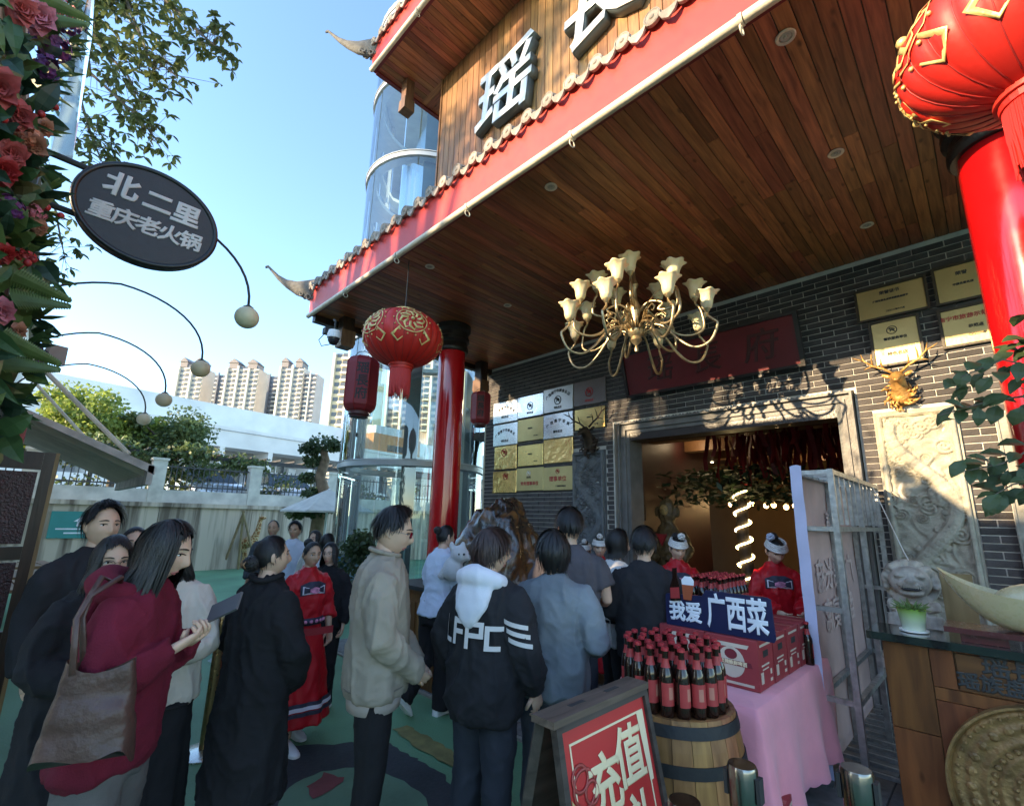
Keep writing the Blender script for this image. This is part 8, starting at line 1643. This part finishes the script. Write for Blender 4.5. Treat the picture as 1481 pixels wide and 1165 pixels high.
# 13 pale blue shirt, mid stride
p = onZ(622, 1030); p = V((p.x, p.y, 0)); r13, _, _ = person('person', 'woman in a pale blue shirt at the wooden stand, one heel lifted', p, face(.55, .75), 1.60, True, 'shirt', WHT, 'wide', BLK, dict(BUN, bun=(0, -.10, .16, .035)), head=(-.2, -.1, 0), lean=.10, seed=23, shoem=WSH, arms=(((.21, .06, 1.14), (.12, .28, 1.08)), ((-.21, .06, 1.14), (-.10, .30, 1.10))), legs=(((.09, .06, .48), (.09, .04, .09)), ((-.09, .02, .47), (-.10, -.26, .20))), vox=.012)
# 14 black hoodie with white hood and lettering
p, z = sp(708, 768, 2.6); r14, H14, W14 = person('person', 'young man in a black hoodie with white hood and block lettering', p, face(.55, .85), z, False, 'hoodie', BLK2, 'jeans', NVY, MUSH, HAIRB, head=(-.65, -.05, 0), seed=24, shoem=WSH, hood=HOODW, glasses=GLM, wide=1.02, vox=.011, arms=(((.27, -.02, 1.12), (.26, .10, .88)), ((-.27, -.02, 1.12), (-.26, .10, .88))), amp=.012)
s14 = r14['_s']; rows14 = TOPS['hoodie'][0]
def backwrap(x, zz, off, wide=1.02):
    for a, b in zip(rows14, rows14[1:]):
        if a[0] <= zz <= b[0]: f = (zz - a[0]) / (b[0] - a[0]); rx = (a[1] + (b[1] - a[1]) * f) * wide; ry = (a[2] + (b[2] - a[2]) * f) * wide; return V((x, -ry * sqrt(max(.02, 1 - min(.98, (x / rx) ** 2))) - off, zz)) * s14
def strip_on(pts, w, nm, m):
    g = MB(); vs = []; n = 10
    for k in range(len(pts) - 1):
        (x0, z0), (x1, z1) = pts[k], pts[k + 1]; L = math.hypot(x1 - x0, z1 - z0); nx, nz = -(z1 - z0) / L * w / 2, (x1 - x0) / L * w / 2; ex_, ez_ = (x1 - x0) / L * w / 2, (z1 - z0) / L * w / 2; b = len(g.v); vs = []
        for i in range(n + 1): f = i / n; xx = x0 - ex_ + (x1 - x0 + 2 * ex_) * f; zz = z0 - ez_ + (z1 - z0 + 2 * ez_) * f; vs += [backwrap(xx + nx, zz + nz, .022 + .0007 * k), backwrap(xx - nx, zz - nz, .022 + .0007 * k)]
        g.add(vs, [(2 * i, 2 * i + 1, 2 * i + 3, 2 * i + 2) for i in range(n)])
    return child(nm, g.mesh(nm, m, 'all'), r14)
LW = cloth('print_white', (.62, .58, .57), var=.06)
for pts in ([(-.185, 1.24), (-.185, 1.13), (-.13, 1.13)], [(-.09, 1.24), (-.09, 1.13)], [(-.09, 1.235), (-.03, 1.235)], [(-.09, 1.185), (-.04, 1.185)], [(.00, 1.12), (.00, 1.23), (.085, 1.23), (.085, 1.175), (.02, 1.175)], [(.175, 1.215), (.115, 1.215), (.115, 1.12), (.165, 1.12)]): strip_on(pts, .024, 'block_letter', LW)
e14, w14 = V((.27, -.02, 1.12)) * s14, None
for k in range(3): 
    g = MB(); zc = 1.24 - .042 * k; vs = []
    for i in range(9): a = -2.5 + 1.9 * i / 8; cx = .188 + .09 * (1.36 - zc) / .26; vs += [V((cx + .097 * cos(a), -.01 + .100 * sin(a), zc + .03 - .03 * i / 8)) * s14, V((cx + .097 * cos(a), -.01 + .100 * sin(a), zc + .008 - .03 * i / 8)) * s14]
    g.add(vs, [(2 * i, 2 * i + 1, 2 * i + 3, 2 * i + 2) for i in range(8)]); child('sleeve_stripe', g.mesh('sleeve_stripe', LW, 'all'), r14)
# 15 washed blue sweater
p, z = sp(800, 771, 2.75); person('person', 'person in a washed blue-grey sweatshirt and dark jeans, seen from behind', p, face(.35, .93), z, False, 'sweater', GRB, 'jeans', DEN, dict(MUSH, back=136, dropb=.03), head=(.35, -.05, 0), seed=25, shoem=WSH, arms=(((.27, -.04, 1.12), (.20, .20, 1.05)), ((-.26, .02, 1.12), (-.16, .22, 1.05))), vox=.010, amp=.010, curl=(.7, .6))
# 16 mauve T-shirt
p, z = sp(824, 739, 3.45); person('person', 'tall man in a mauve-grey T-shirt and dark trousers, seen from behind', p, face(.3, .95), z, False, 'tee', TEE, 'jeans', NVY, SHORT_M, head=(.3, -.1, 0), seed=26, shoem=BSH, sleeve=.5, arms=(((.25, .02, 1.12), (.18, .24, 1.06)), ((-.25, .02, 1.12), (-.15, .24, 1.06))), vox=.012, wide=1.05)
# 17 striped top
p, z = sp(888, 766, 3.85); r17, _, _ = person('person', 'woman with a dark bob in a white top with black stripes, turned to the counter', p, face(.95, .25), z, True, 'tee', SHIRTW, 'trousers', BLK, BOB, head=(-.1, -.15, 0), seed=27, shoem=WSH, sleeve=.5, arms=(((.22, .05, 1.10), (.12, .30, 1.06)), ((-.22, .05, 1.10), (-.10, .30, 1.06))), vox=.013)
s17 = r17['_s']
for zz in (1.10, 1.04, .98): g = MB(); g.rings(ringset([(zz, .203, .152, 0), (zz + .022, .203, .152, 0)], 40, 0, s17), cap=False); child('stripe', g.mesh('stripe', BLK, 'all'), r17)
# 18 black jacket
p, z = sp(930, 766, 3.45); person('person', 'man in a black jacket standing at the beer stall, seen from behind', p, face(.25, .97), z, False, 'jacket', BLK2, 'trousers', BLK, SHORT_M, head=(-.15, -.15, 0), seed=28, shoem=BSH, arms=(((.26, .0, 1.12), (.18, .24, 1.02)), ((-.26, .0, 1.12), (-.16, .24, 1.02))), vox=.012, wide=1.0)
# 19-22 hostesses in folk costume
SIL = mat('headdress_white', (.70, .68, .66), .45, .2, var=.1, scale=30, bump=.3); POM = mat('pompom_blue', (.52, .58, .72), .8)
def hostess(label, px, py, d, fr, hd, seed, pom, full=True):
    p, z = sp(px, py, d); r, H, W = person('person', label, p, face(*fr), z - .02, True, 'tunic', REDS, 'dress', REDS, dict(BUN, bun=(0, -.07, .215, .04)), head=hd, seed=seed, arms=(((.22, .04, 1.12), (.08, .30, 1.06)), ((-.22, .04, 1.12), (-.12, .30, 1.06))), vox=.012, shoem=BSH); s = r['_s']
    g = MB()
    for k in range(4):
        g.tube([H @ V((.090 * cos(2 * pi * q / 30) * (1 - .06 * k), .012 + .110 * sin(2 * pi * q / 30) * (1 - .06 * k), .152 + .017 * k + .006 * sin(2 * pi * q / 30 + pi))) for q in range(31)], .0105 * s, 7, cap=False)
    hd_ = child('headband', g.mesh('headband', SIL, 'all'), r)
    g = MB(); rn_ = random.Random(seed)
    for q in range(40): v = V((rn_.gauss(0, 1), rn_.gauss(0, 1), rn_.gauss(0, 1))).normalized() * .028; g.ell(H @ (V(pom) + v), (.012 * s,) * 3, None, 6, 4)
    child('pompom', g.mesh('pompom', POM if pom[0] > 0 else SIL, 'all'), r); folk(r)
    g = MB(); 
    for k in (-1, 1): g.tube([V((k * .175, .15, 1.09)) * s, V((k * .15, .2, 1.08)) * s], .074 * s, 12, cap=False)
    child('cuff_band', g.mesh('cuff_band', NAVE, 'all'), r)
    return r
hostess('hostess in red folk costume with a white ringed headdress behind the upright bottles', 978, 774, 4.55, (-.15, -1), (.1, -.25, 0), 29, (-.02, .05, .25))
hostess('hostess in red folk costume with a blue pompom headdress beside the display frame', 1116, 774, 4.25, (-.25, -1), (.15, -.42, 0), 30, (.055, .0, .245))
hostess('costumed hostess whose ringed headdress shows behind the man in mauve', 867, 776, 5.3, (-.2, -1), (.1, -.1, 0), 31, (.0, .02, .25)); hostess('second costumed hostess almost hidden behind the man in mauve', 846, 783, 5.6, (-.4, -.9), (.1, -.1, 0), 32, (.0, .02, .25))
# plush toy carried by the woman in pale blue
q = dep(655, 822, 4.25); t = thing('plush_toy', 'white plush dog held by the woman in the pale blue shirt', 'toy', tuple(q)); g = MB(); g.ell(q, (.10, .09, .11)); g.ell(q + RT * .06 + UP * .13, (.085, .08, .08)); g.ell(q + RT * .13 + UP * .11, (.045, .045, .04))
for a in (-1, 1): g.ell(q + RT * (.04 + .05 * a) + UP * .20, (.025, .025, .045)); g.tube([q + RT * .06 * a, q + RT * .12 * a - UP * .08], .035, 8)
me = remesh(g, .012, 3); me.materials.append(mat('plush_white', (.58, .57, .58), .95, bump=.5, bscale=140, sheen=.4)); me.polygons.foreach_set('use_smooth', [True] * len(me.polygons)); pk('body', me, t)
for a in (-1, 1): g = MB(); g.ell(q + RT * (.085 + .022 * a) + UP * .15 - FW * .07, (.010, .010, .010)); g.build('eye', INK, t, 'all', True)
for o in bpy.data.objects:
    for k in ('_g', '_s'):
        if k in o: del o[k]

bpy.data.scenes.remove(TMP)
